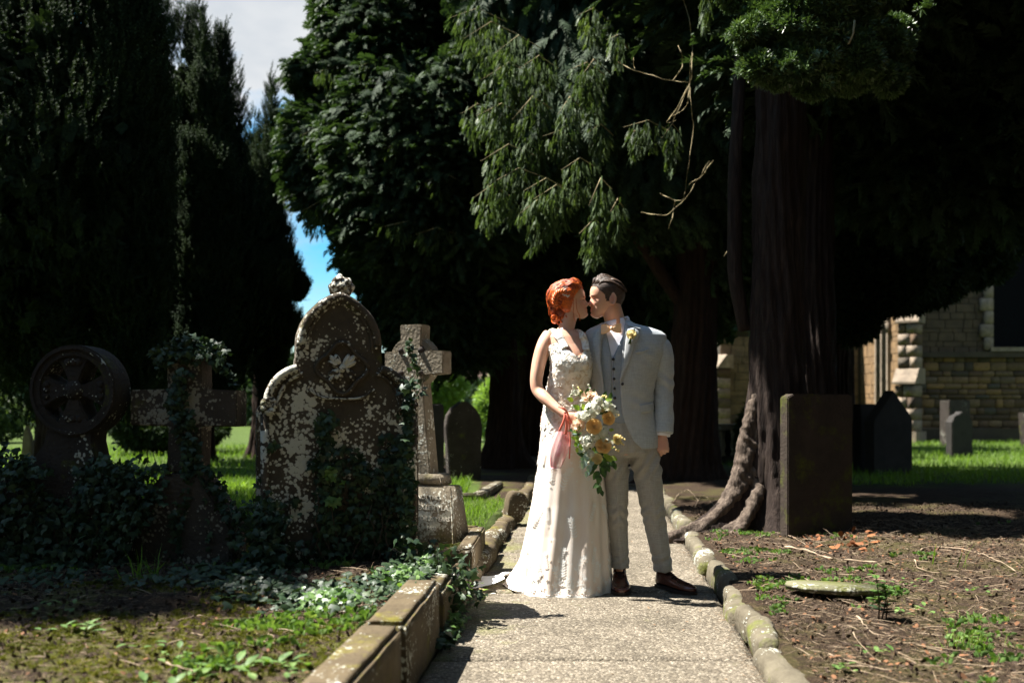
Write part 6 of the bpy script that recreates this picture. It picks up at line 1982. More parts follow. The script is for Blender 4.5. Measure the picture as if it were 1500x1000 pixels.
# neck and collarbones
parts.append(tube([g(826, 492, bdy), g(829, 482, bdy - .002), g(832, 472, bdy), g(836, 458, bdy + .0), g(838, 446, bdy)], [.058, .045, .042, .043, .045], 22, ry=[.052, .045, .044, .045, .05]))
# legs
for px_ in (815, 850):
    parts.append(tube([g(px_, 650, 0.0), g(px_, 700, 0.0), g(px_, 760, .0), g(px_, 800, .01), g(px_, 845, .02)], [.085, .075, .055, .05, .035], 18))
    parts.append(tube([g(px_, 846, .03), g(px_, 852, -.05), g(px_, 858, -.14)], [.03, .032, .022], 14))
# near arm: down, bent at the elbow, hand across to the bouquet
aL = [(806, 492, bdy + .01, .046), (799, 503, bdy - .01, .045), (791.5, 522, bdy - .03, .041), (786.5, 545, bdy - .05, .037), (785, 562, bdy - .06, .034), (788, 573, bdy - .07, .034), (797, 583, bdy - .11, .033), (809, 594, bdy - .15, .028), (819.5, 603, bdy - .185, .0225), (826, 608, bdy - .20, .022)]
parts.append(tube([g(*a[:3]) for a in catmull(aL, 4)], [a[3] for a in catmull(aL, 4)], 18))
# far arm round the groom's back
aR = [(852, 495, bdy + .02, .042), (866, 512, bdy + .12, .040), (880, 535, .22, .035), (897, 548, .25, .030), (915, 552, .22, .025)]
parts.append(tube([g(*a[:3]) for a in aR], [a[3] for a in aR], 14))
parts += hand_parts(hand_xf(g(915, 552, .22), (0.95, -0.25, -.05), (0, -1, 0)), side=1, curl=(0.25,) * 4, sc=0.85)
# hand around the bouquet handle
parts += hand_parts(hand_xf(g(826, 608, bdy - .20), (0.86, -0.25, -0.42), (0.35, 0.8, -0.25)), side=1, curl=(0.95, 1.0, 1.0, 0.95), spread=0.05, thumb=(0.6, 0.35), sc=0.86)
BH = head_xform(g(840.6, 470.0, bdy + 0.0), (1, -0.20, 0.20), (-0.20, -0.02, 1), 0.93)
for V, Fc in head_verts(True)[:1]: parts.append(([BH(v) for v in V], Fc))
me = remesh_union(parts, 0.0040, 2, 'person')
set_rosy(me, [(tuple(BH((.088, 0, .047))), .014, .95), (tuple(BH((.07, -.04, .08))), .03, .25), (tuple(BH((.07, .04, .08))), .03, .25)])
to_local(me, fig2.base)
bride = link('person', me, M_skin); bride.location = fig2.base; fig2.root = bride
tag(bride, 'red-haired woman in white lace wedding gown with train kissing the man', 'person')
face_marks(BH, fig2, M_red, True)

# dress -----------------------------------------------------------
def lace_mat():
    m, nt, b = new_mat('beaded_lace')
    co = coords(nt, rnd=False); v = co.outputs[0]
    vo = N(nt, 'ShaderNodeTexVoronoi', Scale=95.0); nt.links.new(v, vo.inputs['Vector'])
    n1 = N(nt, 'ShaderNodeTexNoise', Scale=26.0, Detail=5.0, Distortion=1.4); nt.links.new(v, n1.inputs['Vector'])
    r = ramp(nt, [(0.40, (0.62, 0.53, 0.42)), (0.50, (0.80, 0.77, 0.70)), (0.62, (0.86, 0.84, 0.79))]); nt.links.new(n1.outputs['Fac'], r.inputs['Fac'])
    nt.links.new(r.outputs['Color'], b.inputs['Base Color']); b.inputs['Roughness'].default_value = 0.6
    ad = N(nt, 'ShaderNodeMath', operation='SUBTRACT'); nt.links.new(n1.outputs['Fac'], ad.inputs[0]); nt.links.new(vo.outputs['Distance'], ad.inputs[1])
    bump(nt, b, ad.outputs[0], 0.4, 0.005)
    return m
M_lace = lace_mat()
def tulle_mat():
    m, nt, b = new_mat('champagne_tulle')
    co = coords(nt, (1, 1, 0.25), rnd=False); v = co.outputs[0]
    n1 = N(nt, 'ShaderNodeTexNoise', Scale=16.0, Detail=4.0); nt.links.new(v, n1.inputs['Vector'])
    co2 = coords(nt, rnd=False); n2 = N(nt, 'ShaderNodeTexNoise', Scale=220.0, Detail=1.0); nt.links.new(co2.outputs[0], n2.inputs['Vector'])
    r = ramp(nt, [(0.35, (0.75, 0.63, 0.53)), (0.65, (0.83, 0.76, 0.69))]); nt.links.new(n1.outputs['Fac'], r.inputs['Fac'])
    nt.links.new(r.outputs['Color'], b.inputs['Base Color']); b.inputs['Roughness'].default_value = 0.6; b.inputs['Sheen Weight'].default_value = 0.3
    bump(nt, b, n2.outputs['Fac'], 0.15, 0.002)
    return m
M_tulle = tulle_mat()
M_appl = simple('white_lace', (0.86, 0.85, 0.82), (0.78, 0.76, 0.71), scale=40, rough=0.7, bs=0.5, bd=0.003, rnd=False)

def fold_r(a, py):
    """radial ripple of the skirt"""
    k = float(sstep(610, 850, py))
    w = 0.55 * math.sin(a * 9 + 1.5 * math.sin(a * 2) + (py - 700) * 0.003) + 0.35 * math.sin(a * 17 + 2.0 + (py - 700) * 0.004) + 0.25 * math.sin(a * 5 + 0.5)
    return k * 0.014 * w
def neck_py(a):
    """top edge of the bodice: V at the front, high under the arms, scooped at the back"""
    f = math.degrees(math.atan2(math.sin(a), math.cos(a)))   # front is -90, viewer right 0, left 180
    d = f + 72                                              # centre of the V a little to the right
    if d > 180: d -= 360
    if d < -180: d += 360
    return float(np.interp(abs(d), [0, 25, 48, 80, 110, 180], [525, 514, 504, 508, 516, 520]))
def skirt():
    n, m = 220, 150
    V = []; Fc = []
    for i in range(m):
        t = i / (m - 1)
        for k in range(n):
            a = 2 * PI * k / n
            top = 604; py = top + (863.2 - top) * t ** 0.95
            cx, cy, z, rx, ry = bring(py, 0.004)
            e = 0.95; ca, sa = math.cos(a), math.sin(a)
            fr = fold_r(a, py)
            # the train spreads on the ground towards the left and back
            tr = float(sstep(815, 863, py)) * math.exp(-((math.degrees(math.atan2(sa, ca)) % 360 - 172) / 34) ** 2) * 0.055
            x = cx + (rx + fr + tr) * math.copysign(abs(ca) ** e, ca); y = cy + (ry + fr) * math.copysign(abs(sa) ** e, sa)
            zz = z
            if i >= m - 2: zz = max(z, 0.004) + 0.004 * abs(math.sin(a * 40))
            V.append((x, y, max(zz, 0.003)))
    for i in range(m - 1):
        for k in range(n):
            k2 = (k + 1) % n; Fc.append((i * n + k, (i + 1) * n + k, (i + 1) * n + k2, i * n + k2))
    return MB().add(V, Fc).mesh('skirt')
dress = fig2.add('dress', skirt(), M_tulle)
def bodice():
    n, m = 160, 70; V = []; Fc = []
    for i in range(m):
        t = i / (m - 1)
        for k in range(n):
            a = 2 * PI * k / n; tp_ = neck_py(a) + 0.8 * math.sin(a * 44)
            py = tp_ + (628 + 3 * math.sin(a * 18) - tp_) * t
            cx, cy, z, rx, ry = bring(py, 0.009)
            e = 0.95; ca, sa = math.cos(a), math.sin(a)
            x = cx + rx * math.copysign(abs(ca) ** e, ca); y = cy + ry * math.copysign(abs(sa) ** e, sa)
            # cover the bust
            for bx, by in ((824, 532), (849, 533)):
                q = g(bx, by, bdy - 0.085)
                d2 = ((x - q.x) / .056) ** 2 + ((z - q.z) / .058) ** 2
                if d2 < 1 and sa < 0: y = min(y, q.y - 0.062 * math.sqrt(1 - d2))
            V.append((x, y, z))
    for i in range(m - 1):
        for k in range(n):
            k2 = (k + 1) % n; Fc.append((i * n + k, (i + 1) * n + k, (i + 1) * n + k2, i * n + k2))
    me = MB().add(V, Fc).mesh('bodice')
    displace(me, lambda V_, N_: 0.0022 * fbm(V_, 60, 2, 9))
    return me
bod = fig2.add('bodice', bodice(), M_lace, dress)
# straps
def strap(A, B, surf, off=0.006):
    return strip(A, B, 22, 5, surf, off, 0.004, 'strap')
def strap3(pts, w, name='strap'):
    cv = catmull(pts, 5); V, Fc = tube([g(c[0], c[1], c[2]) for c in cv], [w] * len(cv), 10, up=(0, -1, 0), ry=[.004] * len(cv)); me = MB().add(V, Fc).mesh(name)
    return me
sf = bsurf(0.010)
def on(px, py, off=0.0):
    q = g(px, py); return (px, py, sf(q.x, q.z) - Y0 - off)
for pts, w in (([on(826, 512), on(821, 501), on(816, 493, .0), (811, 487.5, bdy + .0), (808, 487, bdy + .05), (810, 496, bdy + .085), (814, 510, bdy + .10)], .022),
               ([on(856, 514), on(855, 502), on(851, 493), (846, 487.5, bdy + .0), (843, 488, bdy + .05), (842, 500, bdy + .085), (840, 512, bdy + .10)], .020)):
    fig2.add('strap', strap3(pts, w), M_lace, dress)
# lace motifs applied on skirt: sprays of leaf-shaped petals
def surf_pt(a, py, off=0.004):
    cx, cy, z, rx, ry = bring(py, 0.004 + off); fr = fold_r(a, py)
    ca, sa = math.cos(a), math.sin(a); e = 0.95
    return Vector((cx + (rx + fr) * math.copysign(abs(ca) ** e, ca), cy + (ry + fr) * math.copysign(abs(sa) ** e, sa), z))
def lace_motifs():
    V = []; Fc = []
    r_ = random.Random(11)
    def piece(a, py, ang, L, w):
        # outline petal in (a,py) space
        cx, cy, z, rx, ry = bring(py); 
        dirx, diry = math.cos(ang), math.sin(ang)
        i0 = len(V)
        cc = []
        for t, k in ((0, .1), (.3, .9), (.6, 1), (1, .08)):
            for s in (-1, 1):
                lx = dirx * L * t - diry * w * k * s; ly = diry * L * t + dirx * w * k * s
                aa = a + lx / max(rx, ry) ; pp = py + ly / S
                pp = min(pp, 862.5)
                V.append(surf_pt(aa, pp, 0.005))
        for q in range(3):
            b_ = i0 + q * 2; Fc.append((b_, b_ + 1, b_ + 3, b_ + 2))
    def flower(a, py, s, n=6):
        ph = r_.uniform(0, 6)
        for k in range(n): piece(a, py, ph + 2 * PI * k / n, s, s * 0.19)
    def spray(a, py, s, ang):
        # stem with paired leaves ending in a flower
        for k in range(6):
            t = k / 6
            pa = a + math.cos(ang) * s * t / 0.2; pp = py + math.sin(ang) * s * t / S
            if pp > 858: break
            piece(pa, pp, ang, s * .24, s * .02)
            for q in (-1, 1): piece(pa, pp, ang + q * 0.8, s * 0.24, s * 0.042)
        flower(a + math.cos(ang) * s / 0.2, min(856, py + math.sin(ang) * s / S), s * 0.22)
    for k in range(44):     # dense hem
        a = r_.uniform(0, 2 * PI); spray(a, r_.uniform(812, 850), r_.uniform(.06, .11), r_.choice([-1, 1]) * r_.uniform(1.0, 2.2))
    for k in range(150):
        flower(r_.uniform(0, 2 * PI), r_.uniform(836, 860), r_.uniform(.012, .024), 5)
    for k in range(22):
        a = r_.uniform(0, 2 * PI); spray(a, r_.uniform(690, 800), r_.uniform(.08, .13), -PI / 2 + r_.uniform(-.6, .6))
    for k in range(20):
        a = r_.uniform(0, 2 * PI); spray(a, r_.uniform(628, 700), r_.uniform(.05, .08), PI / 2 + r_.uniform(-.9, .9))
    for k in range(120):
        flower(r_.uniform(0, 2 * PI), 630 + 190 * r_.random() ** 1.5, r_.uniform(.006, .011), 5)
    for k in range(220):    # scalloped hem edge
        a = 2 * PI * k / 220; piece(a, 859, PI / 2 + r_.uniform(-.3, .3), .014, .007)
    me = py_mesh('lace_applique', V, Fc)
    return me
o = fig2.add('lace_applique', lace_motifs(), M_appl, dress, smooth=False); o['kind'] = 'stuff'
def bodice_beads():
    mb = MB(); r_ = random.Random(2)
    for k in range(520):
        a = r_.uniform(0, 2 * PI); tp_ = neck_py(a); py = tp_ + (630 - tp_) * r_.random()
        cx, cy, z, rx, ry = bring(py, 0.011); ca, sa = math.cos(a), math.sin(a)
        p = Vector((cx + rx * math.copysign(abs(ca) ** .95, ca), cy + ry * math.copysign(abs(sa) ** .95, sa), z))
        for bx, by in ((824, 532), (849, 533)):
            q = g(bx, by, bdy - 0.085); d2 = ((p.x - q.x) / .058) ** 2 + ((p.z - q.z) / .060) ** 2
            if d2 < 1 and sa < 0: p.y = min(p.y, q.y - 0.065 * math.sqrt(1 - d2))
        nn = Vector((ca, sa, 0)); d = Vector((-sa, ca, 0)) * r_.uniform(-1, 1) + Vector((0, 0, r_.uniform(-1, 1)))
        d.normalize(); s = nn.cross(d)
        L, w = r_.uniform(.010, .018), .0035
        i = len(mb.V); mb.V += [tuple(p), tuple(p + d * L * .5 + s * w + nn * .003), tuple(p + d * L), tuple(p + d * L * .5 - s * w + nn * .003)]; mb.F.append((i, i + 1, i + 2, i + 3))
    return mb.mesh('beading')
o = fig2.add('beading', bodice_beads(), M_appl, dress, smooth=False); o['kind'] = 'stuff'
# train lying on the path behind her
def train():
    V = []; Fc = []; n, m = 40, 10
    for i in range(m):
        for k in range(n):
            t = i / (m - 1); a = R(120 + 75 * k / (n - 1))
            r0 = 0.26 + (0.17 + 0.05 * math.sin(k * .5)) * t
            x = g(810, 0).x + (r0 + 0.02) * math.cos(a) * 1.0; y = Y0 + 0.05 + r0 * math.sin(a) * 1.0
            z = 0.045 * (1 - t) ** 2 + 0.010 + 0.012 * math.sin(k * 0.9) * (0.3 + t * .7) * (1 - t * .5) + (0.003 if t < 1 else 0)
            V.append((x, y, max(z, 0.004)))
    for i in range(m - 1):
        for k in range(n - 1):
            a = i * n + k; Fc.append((a, a + 1, a + n + 1, a + n))
    return MB().add(V, Fc).mesh('train')
fig2.add('train', train(), M_appl, dress)

# bride's hair: pinned-up copper curls ------------------------------
def bride_keep(u, v, w):
    lo = np.interp(u, [-0.12, -0.04, 0.0, 0.02, 0.04, 0.065, 0.085, 0.11], [0.03, 0.045, 0.06, 0.10, 0.135, 0.158, 0.176, 0.19]); return w > lo
me = hair_cap(BH, None, bride_keep, lambda u, v, w: 0.008, 'hair', True)
bh = fig2.add('hair', me, M_red)
def bride_hair():
    r_ = random.Random(8); out = []
    # base volume
    blobs = [((-.040, 0, .145), (.088, .084, .084)), ((-.075, 0, .075), (.062, .060, .060)), ((.035, -.01, .195), (.050, .060, .042)), ((-.02, 0, .195), (.062, .060, .042)), ((-.06, -.0, .035), (.040, .042, .036))]
    def dist_out(c, d):
        # farthest blob surface along direction d from centre c
        best = 0
        for bc, br in blobs:
            o_ = Vector(c) - Vector(bc); A = sum((d[i] / br[i]) ** 2 for i in range(3)); B = 2 * sum(o_[i] * d[i] / br[i] ** 2 for i in range(3)); C_ = sum((o_[i] / br[i]) ** 2 for i in range(3)) - 1
            D = B * B - 4 * A * C_
            if D > 0:
                t = (-B + math.sqrt(D)) / (2 * A)
                best = max(best, t)
        return best
    mbb = []
    for bc, br in blobs:
        V, Fc = ellipsoid(bc, (br[0] * .95, br[1] * .95, br[2] * .95), 24, 16); mbb.append(([BH(v) for v in V], Fc))
    base = remesh_union(mbb, 0.006, 3, 'hair_roll')
    out.append(base)
    mb = MB(); mbd = MB()
    c0 = Vector((-.03, 0, .13))
    def sp(th, ph):      # th about the v axis (profile angle), ph to the side
        d = Vector((math.cos(th) * math.cos(ph), math.sin(ph), math.sin(th) * math.cos(ph)))
        return d, c0 + d * dist_out(c0, d)
    # locks sweeping from the forehead round the side of the head to the nape
    for i in range(280):
        side = -1 if r_.random() < 0.62 else 1
        th0 = r_.uniform(R(20), R(75)); th1 = th0 + r_.uniform(R(70), R(170)); ph = side * r_.uniform(0.02, 1.25); ph1 = ph + side * r_.uniform(-.25, .35)
        pts = []; n = 11; wv = r_.uniform(0, 6)
        for k in range(n):
            t = k / (n - 1); th = th0 + (th1 - th0) * t; p_ = ph + (ph1 - ph) * t + 0.10 * math.sin(t * 7 + wv)
            d, q = sp(th, max(-1.45, min(1.45, p_)))
            pts.append(BH(q + d * (0.005 + 0.009 * math.sin(PI * t) * r_.uniform(.3, 1.2))))
        mx = r_.uniform(.0025, .0062)
        (mbd if i % 5 < 2 else mb).add(*tube(pts, [mx * math.sin(PI * (0.12 + 0.80 * k / (n - 1))) for k in range(n)], 6))
    # twisted braid along the side, from the temple to the nape
    for side in (-1, 1):
        for strand in range(3):
            pts = []
            for k in range(34):
                t = k / 33; th = R(28) + R(195) * t; d, q = sp(th, side * (0.95 + 0.15 * math.sin(t * PI)))
                a = t * 22 + strand * 2 * PI / 3
                tan = Vector((-math.sin(th), 0, math.cos(th))); o2 = d.cross(tan)
                pts.append(BH(q + d * (0.013 + 0.010 * math.cos(a)) + o2 * 0.013 * math.sin(a)))
            mb.add(*tube(pts, [.0085] * 34, 8))
    # victory roll above the forehead
    for i in range(16):
        v0 = -0.055 + 0.11 * i / 15; pts = []
        for k in range(14):
            a = R(-60) + R(300) * k / 13; rr = 0.026 - 0.0006 * k
            pts.append(BH((0.052 + 0.006 * math.cos(v0 * 30) + rr * math.cos(a), v0 + 0.003 * math.sin(k), 0.212 + rr * 0.85 * math.sin(a) - 6 * v0 * v0)))
        mb.add(*tube(pts, [.0050] * 14, 6))
    # curls at the nape
    for i in range(26):
        c = Vector((-.085 + r_.uniform(-.035, .045), r_.uniform(-.05, .05), .055 + r_.uniform(-.045, .05))); rr = r_.uniform(.012, .022); ax = Vector((r_.uniform(-.3, .3), 1, r_.uniform(-.3, .3))).normalized(); t1 = ax.orthogonal(); t2 = ax.cross(t1)
        pts = [BH(c + (t1 * math.cos(a) + t2 * math.sin(a)) * rr * (1 - a / 14) + ax * a * 0.0022 - ax * .01) for a in np.linspace(0, 7.5, 18)]
        mb.add(*tube(pts, [.0046] * 18, 6))
    out.append(mbd.mesh('under_locks')); out.append(mb.mesh('locks'))
    # loose wisps
    mw = MB()
    for pts in ([(.045, -.062, .125), (.040, -.066, .09), (.036, -.062, .05), (.044, -.058, .02), (.040, -.055, -.01)], [(.03, -.066, .12), (.022, -.07, .08), (.010, -.066, .03), (.014, -.06, -.02)], [(-.11, -.01, .15), (-.135, -.01, .12), (-.13, -.01, .09)], [(-.06, 0, .21), (-.10, 0, .215), (-.13, 0, .18)]):
        cv = catmull(pts, 4); mw.add(*tube([BH(c) for c in cv], [.0016] * len(cv), 5))
    for pts in ([(.045, .062, .125), (.040, .066, .09), (.036, .062, .05)],):
        cv = catmull(pts, 4); mw.add(*tube([BH(c) for c in cv], [.0016] * len(cv), 5))
    out.append(mw.mesh('wisps'))
    return out
for nm, me in zip(('hair_roll', 'under_locks', 'locks', 'wisps'), bride_hair()):
    fig2.add(nm, me, M_red_dark if nm in ('hair_roll', 'under_locks') else M_red, bh)
# white hair ornament of small leaves and pearls
mb = MB()
oc = (-.012, -.088, .165)
for i in range(9):
    a = R(70) + i * 0.16; q = BH((-.012 + 0.012 * math.cos(i), -.088 - .004 * (i % 2), .140 + .0065 * i))
    mb.add(*leaf_shape(q, (math.cos(i * 2.3) * .6, -.25, .8), (0, -1, 0), .024, .0065)); mb.add(*ellipsoid(q + Vector((0, -0.006, 0)), (.0045, .0045, .0045), 8, 6))
fig2.add('hair_ornament', mb.mesh('hair_ornament'), simple('pearl_white', (0.85, 0.84, 0.8), rough=0.35, bs=0, rnd=False), bh)

# ======================================================== bouquet
BQ = g(858, 618, bdy - 0.27)
bouquet = tag(empty('bouquet', BQ), 'cascading bouquet of peach roses and white blossom held by the woman', 'bouquet')
def bp(px, py, dy=0.0): return g(px, py, bdy - 0.27 + dy)
def bqadd(name, mb, mat, smooth=True): return addp(bouquet, name, mb, mat, BQ, smooth)
mb = MB().add(*tube([bp(842, 606, .05), bp(846, 612, .03), bp(836, 628, .05)], [.02, .018, .015], 12)); bqadd('handle', mb, M_peach)
for (px, py, dy, ax, r, mt_) in ((857, 581, -.01, (-.1, -.7, .7), .038, M_rose_pale), (883, 611, -.02, (.45, -1, .1), .034, M_rose), (862.5, 622.5, -.055, (-.05, -1, .05), .037, M_rose), (875.5, 650, -.04, (.1, -.9, .45), .038, M_rose), (867, 667, -.03, (0, -1, .1), .026, M_cream),
                               (842, 621, -.02, (-.5, -.8, .2), .036, M_rose_pale), (895, 641, .0, (.6, -.8, .2), .026, M_cream), (872, 597, -.02, (.2, -.8, .5), .026, M_cream)):
    bqadd('rose', rose_mesh(bp(px, py, dy), ax, r), mt_)
r_ = random.Random(21)
def blossom(c, R_, n, pr, mat, name='blossom'):
    mb = MB()
    for i in range(n):
        d = Vector((r_.gauss(0, 1), -abs(r_.gauss(0, 1)) - .3, r_.gauss(0, 1))).normalized(); p = Vector(c) + d * R_ * r_.uniform(.75, 1.05); t1 = d.orthogonal().normalized(); t2 = d.cross(t1)
        for k in range(4):
            a = k * PI / 2 + i; e = t1 * math.cos(a) + t2 * math.sin(a)
            mb.add(*petal(p, d, e + d * .25, pr * .5, pr, .2, 3, 3))
    return bqadd(name, mb, mat)
for (px, py, dy, R_, n, pr) in ((861, 600, -.045, .048, 46, .013), (880, 594, -.01, .034, 30, .011), (853, 643, -.03, .040, 34, .013), (846, 607, -.02, .03, 22, .011), (876, 630, -.03, .032, 30, .011), (888, 599, .0, .028, 20, .010), (848, 590, .0, .03, 22, .009), (838, 575, .01, .024, 16, .008), (868, 588, -.03, .03, 26, .011), (852, 608, -.05, .03, 26, .012), (880, 640, -.03, .026, 20, .011), (858, 660, -.03, .022, 16, .011), (893, 605, -.01, .02, 14, .009), (866, 635, -.02, .03, 22, .011), (885, 645, -.0, .022, 14, .010), (851, 655, -.01, .02, 12, .012)):
    blossom(bp(px, py, dy), R_, n, pr, M_white)
# small sprigs sticking out: stalks with tiny cream flowers
for (x0, y0_, x1, y1_) in ((848, 590, 834, 566), (850, 588, 842, 568), (855, 580, 858, 566), (872, 590, 880, 578), (884, 600, 897, 606), (890, 635, 905, 640), (888, 642, 904, 646), (885, 652, 899, 655), (842, 600, 832, 596), (845, 615, 835, 617), (845, 630, 838, 640), (862, 660, 856, 672), (873, 668, 876, 680), (846, 580, 830, 580)):
    a = bp(x0, y0_, 0); b_ = bp(x1, y1_, r_.uniform(-.02, .02)); st = MB().add(*tube([a, (a + b_) / 2 + Vector((0, 0, .004)), b_], .0014, 4))
    fl = MB()
    for k in range(5):
        p = a.lerp(b_, .5 + .12 * k) + Vector((r_.uniform(-.009, .009), r_.uniform(-.01, .01), r_.uniform(-.009, .009))); fl.add(*ellipsoid(p, (.0055, .0055, .0055), 6, 5))
    s_ = bqadd('sprig', st, M_leafl); me = fl.mesh('buds'); to_local(me, BQ); link('buds', me, r_.choice([M_cream, M_white]), s_)
def leaves(spec, mat, L, w, name):
    for (px, py, dy, ang, k) in spec:
        mb = MB()
        d = Vector((math.cos(ang), -.35, math.sin(ang)))
        mb.add(*leaf_shape(bp(px, py, dy), d, (0.1 * math.sin(px), -1, .35), L * k, w * k)); bqadd(name, mb, mat)
lsp = [(r_.uniform(838, 890), r_.uniform(575, 668), r_.uniform(-.02, .02), r_.uniform(0, 6.3), r_.uniform(.8, 1.3)) for _ in range(34)]
leaves(lsp, M_leafd, .045, .013, 'leaf')
lsp = [(r_.uniform(836, 888), r_.uniform(580, 668), r_.uniform(-.035, .01), r_.uniform(0, 6.3), r_.uniform(.6, 1.1)) for _ in range(34)] + [(835, 588, 0, 2.6, 1.1), (885, 665, -.02, -.3, 1.2), (880, 662, -.02, -.9, 1.3), (843, 600, -.03, 2.4, 1.2), (850, 600, -.05, 1.9, 1)]
leaves(lsp, M_leafl, .036, .013, 'leaf')
leaves([(848, 650, -.02, 4.2, 1.1), (853, 658, -.03, 4.6, 1.3), (851, 668, -.03, 4.4, 1.4), (856, 675, -.03, 4.8, 1.2), (855, 683, -.03, 4.4, 1), (844, 645, -.01, 3.6, 1), (845, 598, -.02, 2.8, 1.2), (842, 628, -.02, 3.6, 1.1), (860, 668, -.03, 4.7, 1.0)], M_euc, .038, .014, 'eucalyptus_leaf')
# trailing tail
tail = [bp(868, 660, -.02), bp(871, 680, -.02), bp(872, 700, -.02), bp(873, 714, -.02)]
mb = MB().add(*tube([Vector(c) for c in catmull([list(t) for t in tail], 4)], .0018, 5)); bqadd('trailing_stem', mb, M_leafd)
leaves([(868, 664, -.02, -1.9, 1.7), (872, 668, -.02, -1.1, 1.7), (866, 672, -.02, -2.1, 1.5), (873, 678, -.02, -1.2, 1.6), (870, 684, -.02, -2.2, 1.4), (872, 690, -.02, -1.9, 1.3), (871, 701, -.02, -2.6, 1.1), (872, 704, -.02, -1.9, 1.2), (873, 710, -.02, -1.3, .9), (884, 670, 0, -.7, 1.3), (890, 672, 0, -1.2, 1.1), (877, 672, -.02, -1.0, 1.5), (862, 678, -.02, -2.0, 1.3)], M_leafd, .040, .013, 'leaf')

# ======================================================== ribboned organza pouch on her wrist
M_coral = simple('coral_ribbon', (0.85, 0.22, 0.15), (0.72, 0.16, 0.11), scale=10, rough=0.45, bs=0.1, rnd=False)
def organza():
    m, nt, b = new_mat('pink_organza')
    co = coords(nt, (1, 1, .3), rnd=False); n1 = N(nt, 'ShaderNodeTexNoise', Scale=22.0, Detail=3.0, Distortion=1.0); nt.links.new(co.outputs[0], n1.inputs['Vector'])
    r = ramp(nt, [(0.36, (0.74, 0.20, 0.24)), (0.55, (0.84, 0.58, 0.55)), (0.7, (0.85, 0.78, 0.74))]); nt.links.new(n1.outputs['Fac'], r.inputs['Fac'])
    nt.links.new(r.outputs['Color'], b.inputs['Base Color']); b.inputs['Roughness'].default_value = 0.4
    tp_ = nt.nodes.new('ShaderNodeBsdfTransparent'); ms = nt.nodes.new('ShaderNodeMixShader')
    rr = ramp(nt, [(0.4, (0.9, 0.9, 0.9)), (0.7, (0.45, 0.45, 0.45))]); nt.links.new(n1.outputs['Fac'], rr.inputs['Fac']); nt.links.new(rr.outputs['Color'], ms.inputs[0])
    nt.links.new(tp_.outputs[0], ms.inputs[1]); nt.links.new(b.outputs[0], ms.inputs[2]); nt.links.new(ms.outputs[0], nt.nodes['Material Output'].inputs['Surface'])
    return m
M_org = organza()
PQ = g(820, 640, bdy - .22)
pouch = tag(empty('pouch', PQ), 'small sheer pink organza pouch hanging from the coral ribbon on her wrist', 'pouch')
def pp_(px, py, dy=0): return g(px, py, bdy - .22 + dy)
# bag
V = []; Fc = []; n, m = 30, 16
for i in range(m):
    t = i / (m - 1); py = 630 + 52 * t
    cx = 821 - 10 * t; hw = (7 + 6.5 * math.sin(PI * min(1, t * .9 + .05)) ) * S * (1 - .15 * t); hd = .010 + .018 * math.sin(PI * min(1, t * .85 + .1))
    for k in range(n):
        a = 2 * PI * k / n; rp = 1 + .07 * math.sin(a * 7 + t * 3); q = pp_(cx, py); V.append((q.x + hw * rp * math.cos(a), q.y + hd * rp * math.sin(a) + .01, q.z))
for i in range(m - 1):
    for k in range(n):
        k2 = (k + 1) % n; Fc.append((i * n + k, (i + 1) * n + k, (i + 1) * n + k2, i * n + k2))
Fc.append(tuple((m - 1) * n + k for k in range(n)))
addp(pouch, 'bag', MB().add(V, Fc), M_org, PQ)
V, Fc = tube([pp_(812, 676, .012), pp_(815, 662, .012), pp_(819, 645, .012)], [.010, .012, .007], 10)
addp(pouch, 'favours', MB().add(V, Fc), simple('muted_pink_and_slate', (0.60, 0.20, 0.28), (0.22, 0.26, 0.36), scale=18, rough=0.5, bs=0, rnd=False), PQ)
def ribbon(pts, w, name='ribbon'):
    cv = catmull(pts, 5); V, Fc = tube([pp_(c[0], c[1], c[2]) for c in cv], [w] * len(cv), 6, up=(0, -1, 0), ry=[.0012] * len(cv)); addp(pouch, name, MB().add(V, Fc), M_coral, PQ)
ribbon([(824, 603, -.02), (822, 615, -.035), (816, 629, -.02)], .006)
ribbon([(824, 603, -.02), (826, 618, -.035), (825, 634, -.02)], .007)
ribbon([(824, 604, -.02), (828, 612, -.035), (831, 640, -.02), (830, 668, -.015)], .0035)
ribbon([(815, 595, .0), (820, 597, -.02), (826, 602, -.02), (829, 612, -.02)], .006)
ribbon([(826, 604, -.02), (833, 618, -.03), (834, 630, -.02)], .005)
# ------------------------------------------------------------------ ivy
IVY = (np.array([(0, 0, 0), (-.42, 0.02, .05), (-.50, .05, .42), (-.22, 0.02, .45), (0, .0, 1.0), (.22, 0.02, .45), (.50, .05, .42), (.42, .02, .05), (0, -.05, .4)], float),
       np.array([(8, 0, 1), (8, 1, 2), (8, 2, 3), (8, 3, 4), (8, 4, 5), (8, 5, 6), (8, 6, 7), (8, 7, 0)]))
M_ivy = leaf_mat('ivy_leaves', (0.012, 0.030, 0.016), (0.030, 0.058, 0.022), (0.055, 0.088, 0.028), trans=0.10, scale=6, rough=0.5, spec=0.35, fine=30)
M_ivy_lit = leaf_mat('fresh_lit_ivy_leaves', (0.05, 0.11, 0.03), (0.11, 0.20, 0.05), (0.18, 0.28, 0.08), trans=0.3, scale=6, rough=0.4, spec=0.5, fine=30)  # brighter copy of the ivy, with sunlight put into the leaf colour
M_stem = simple('ivy_stem', (0.09, 0.06, 0.04), rough=0.9, bs=0, rnd=False)

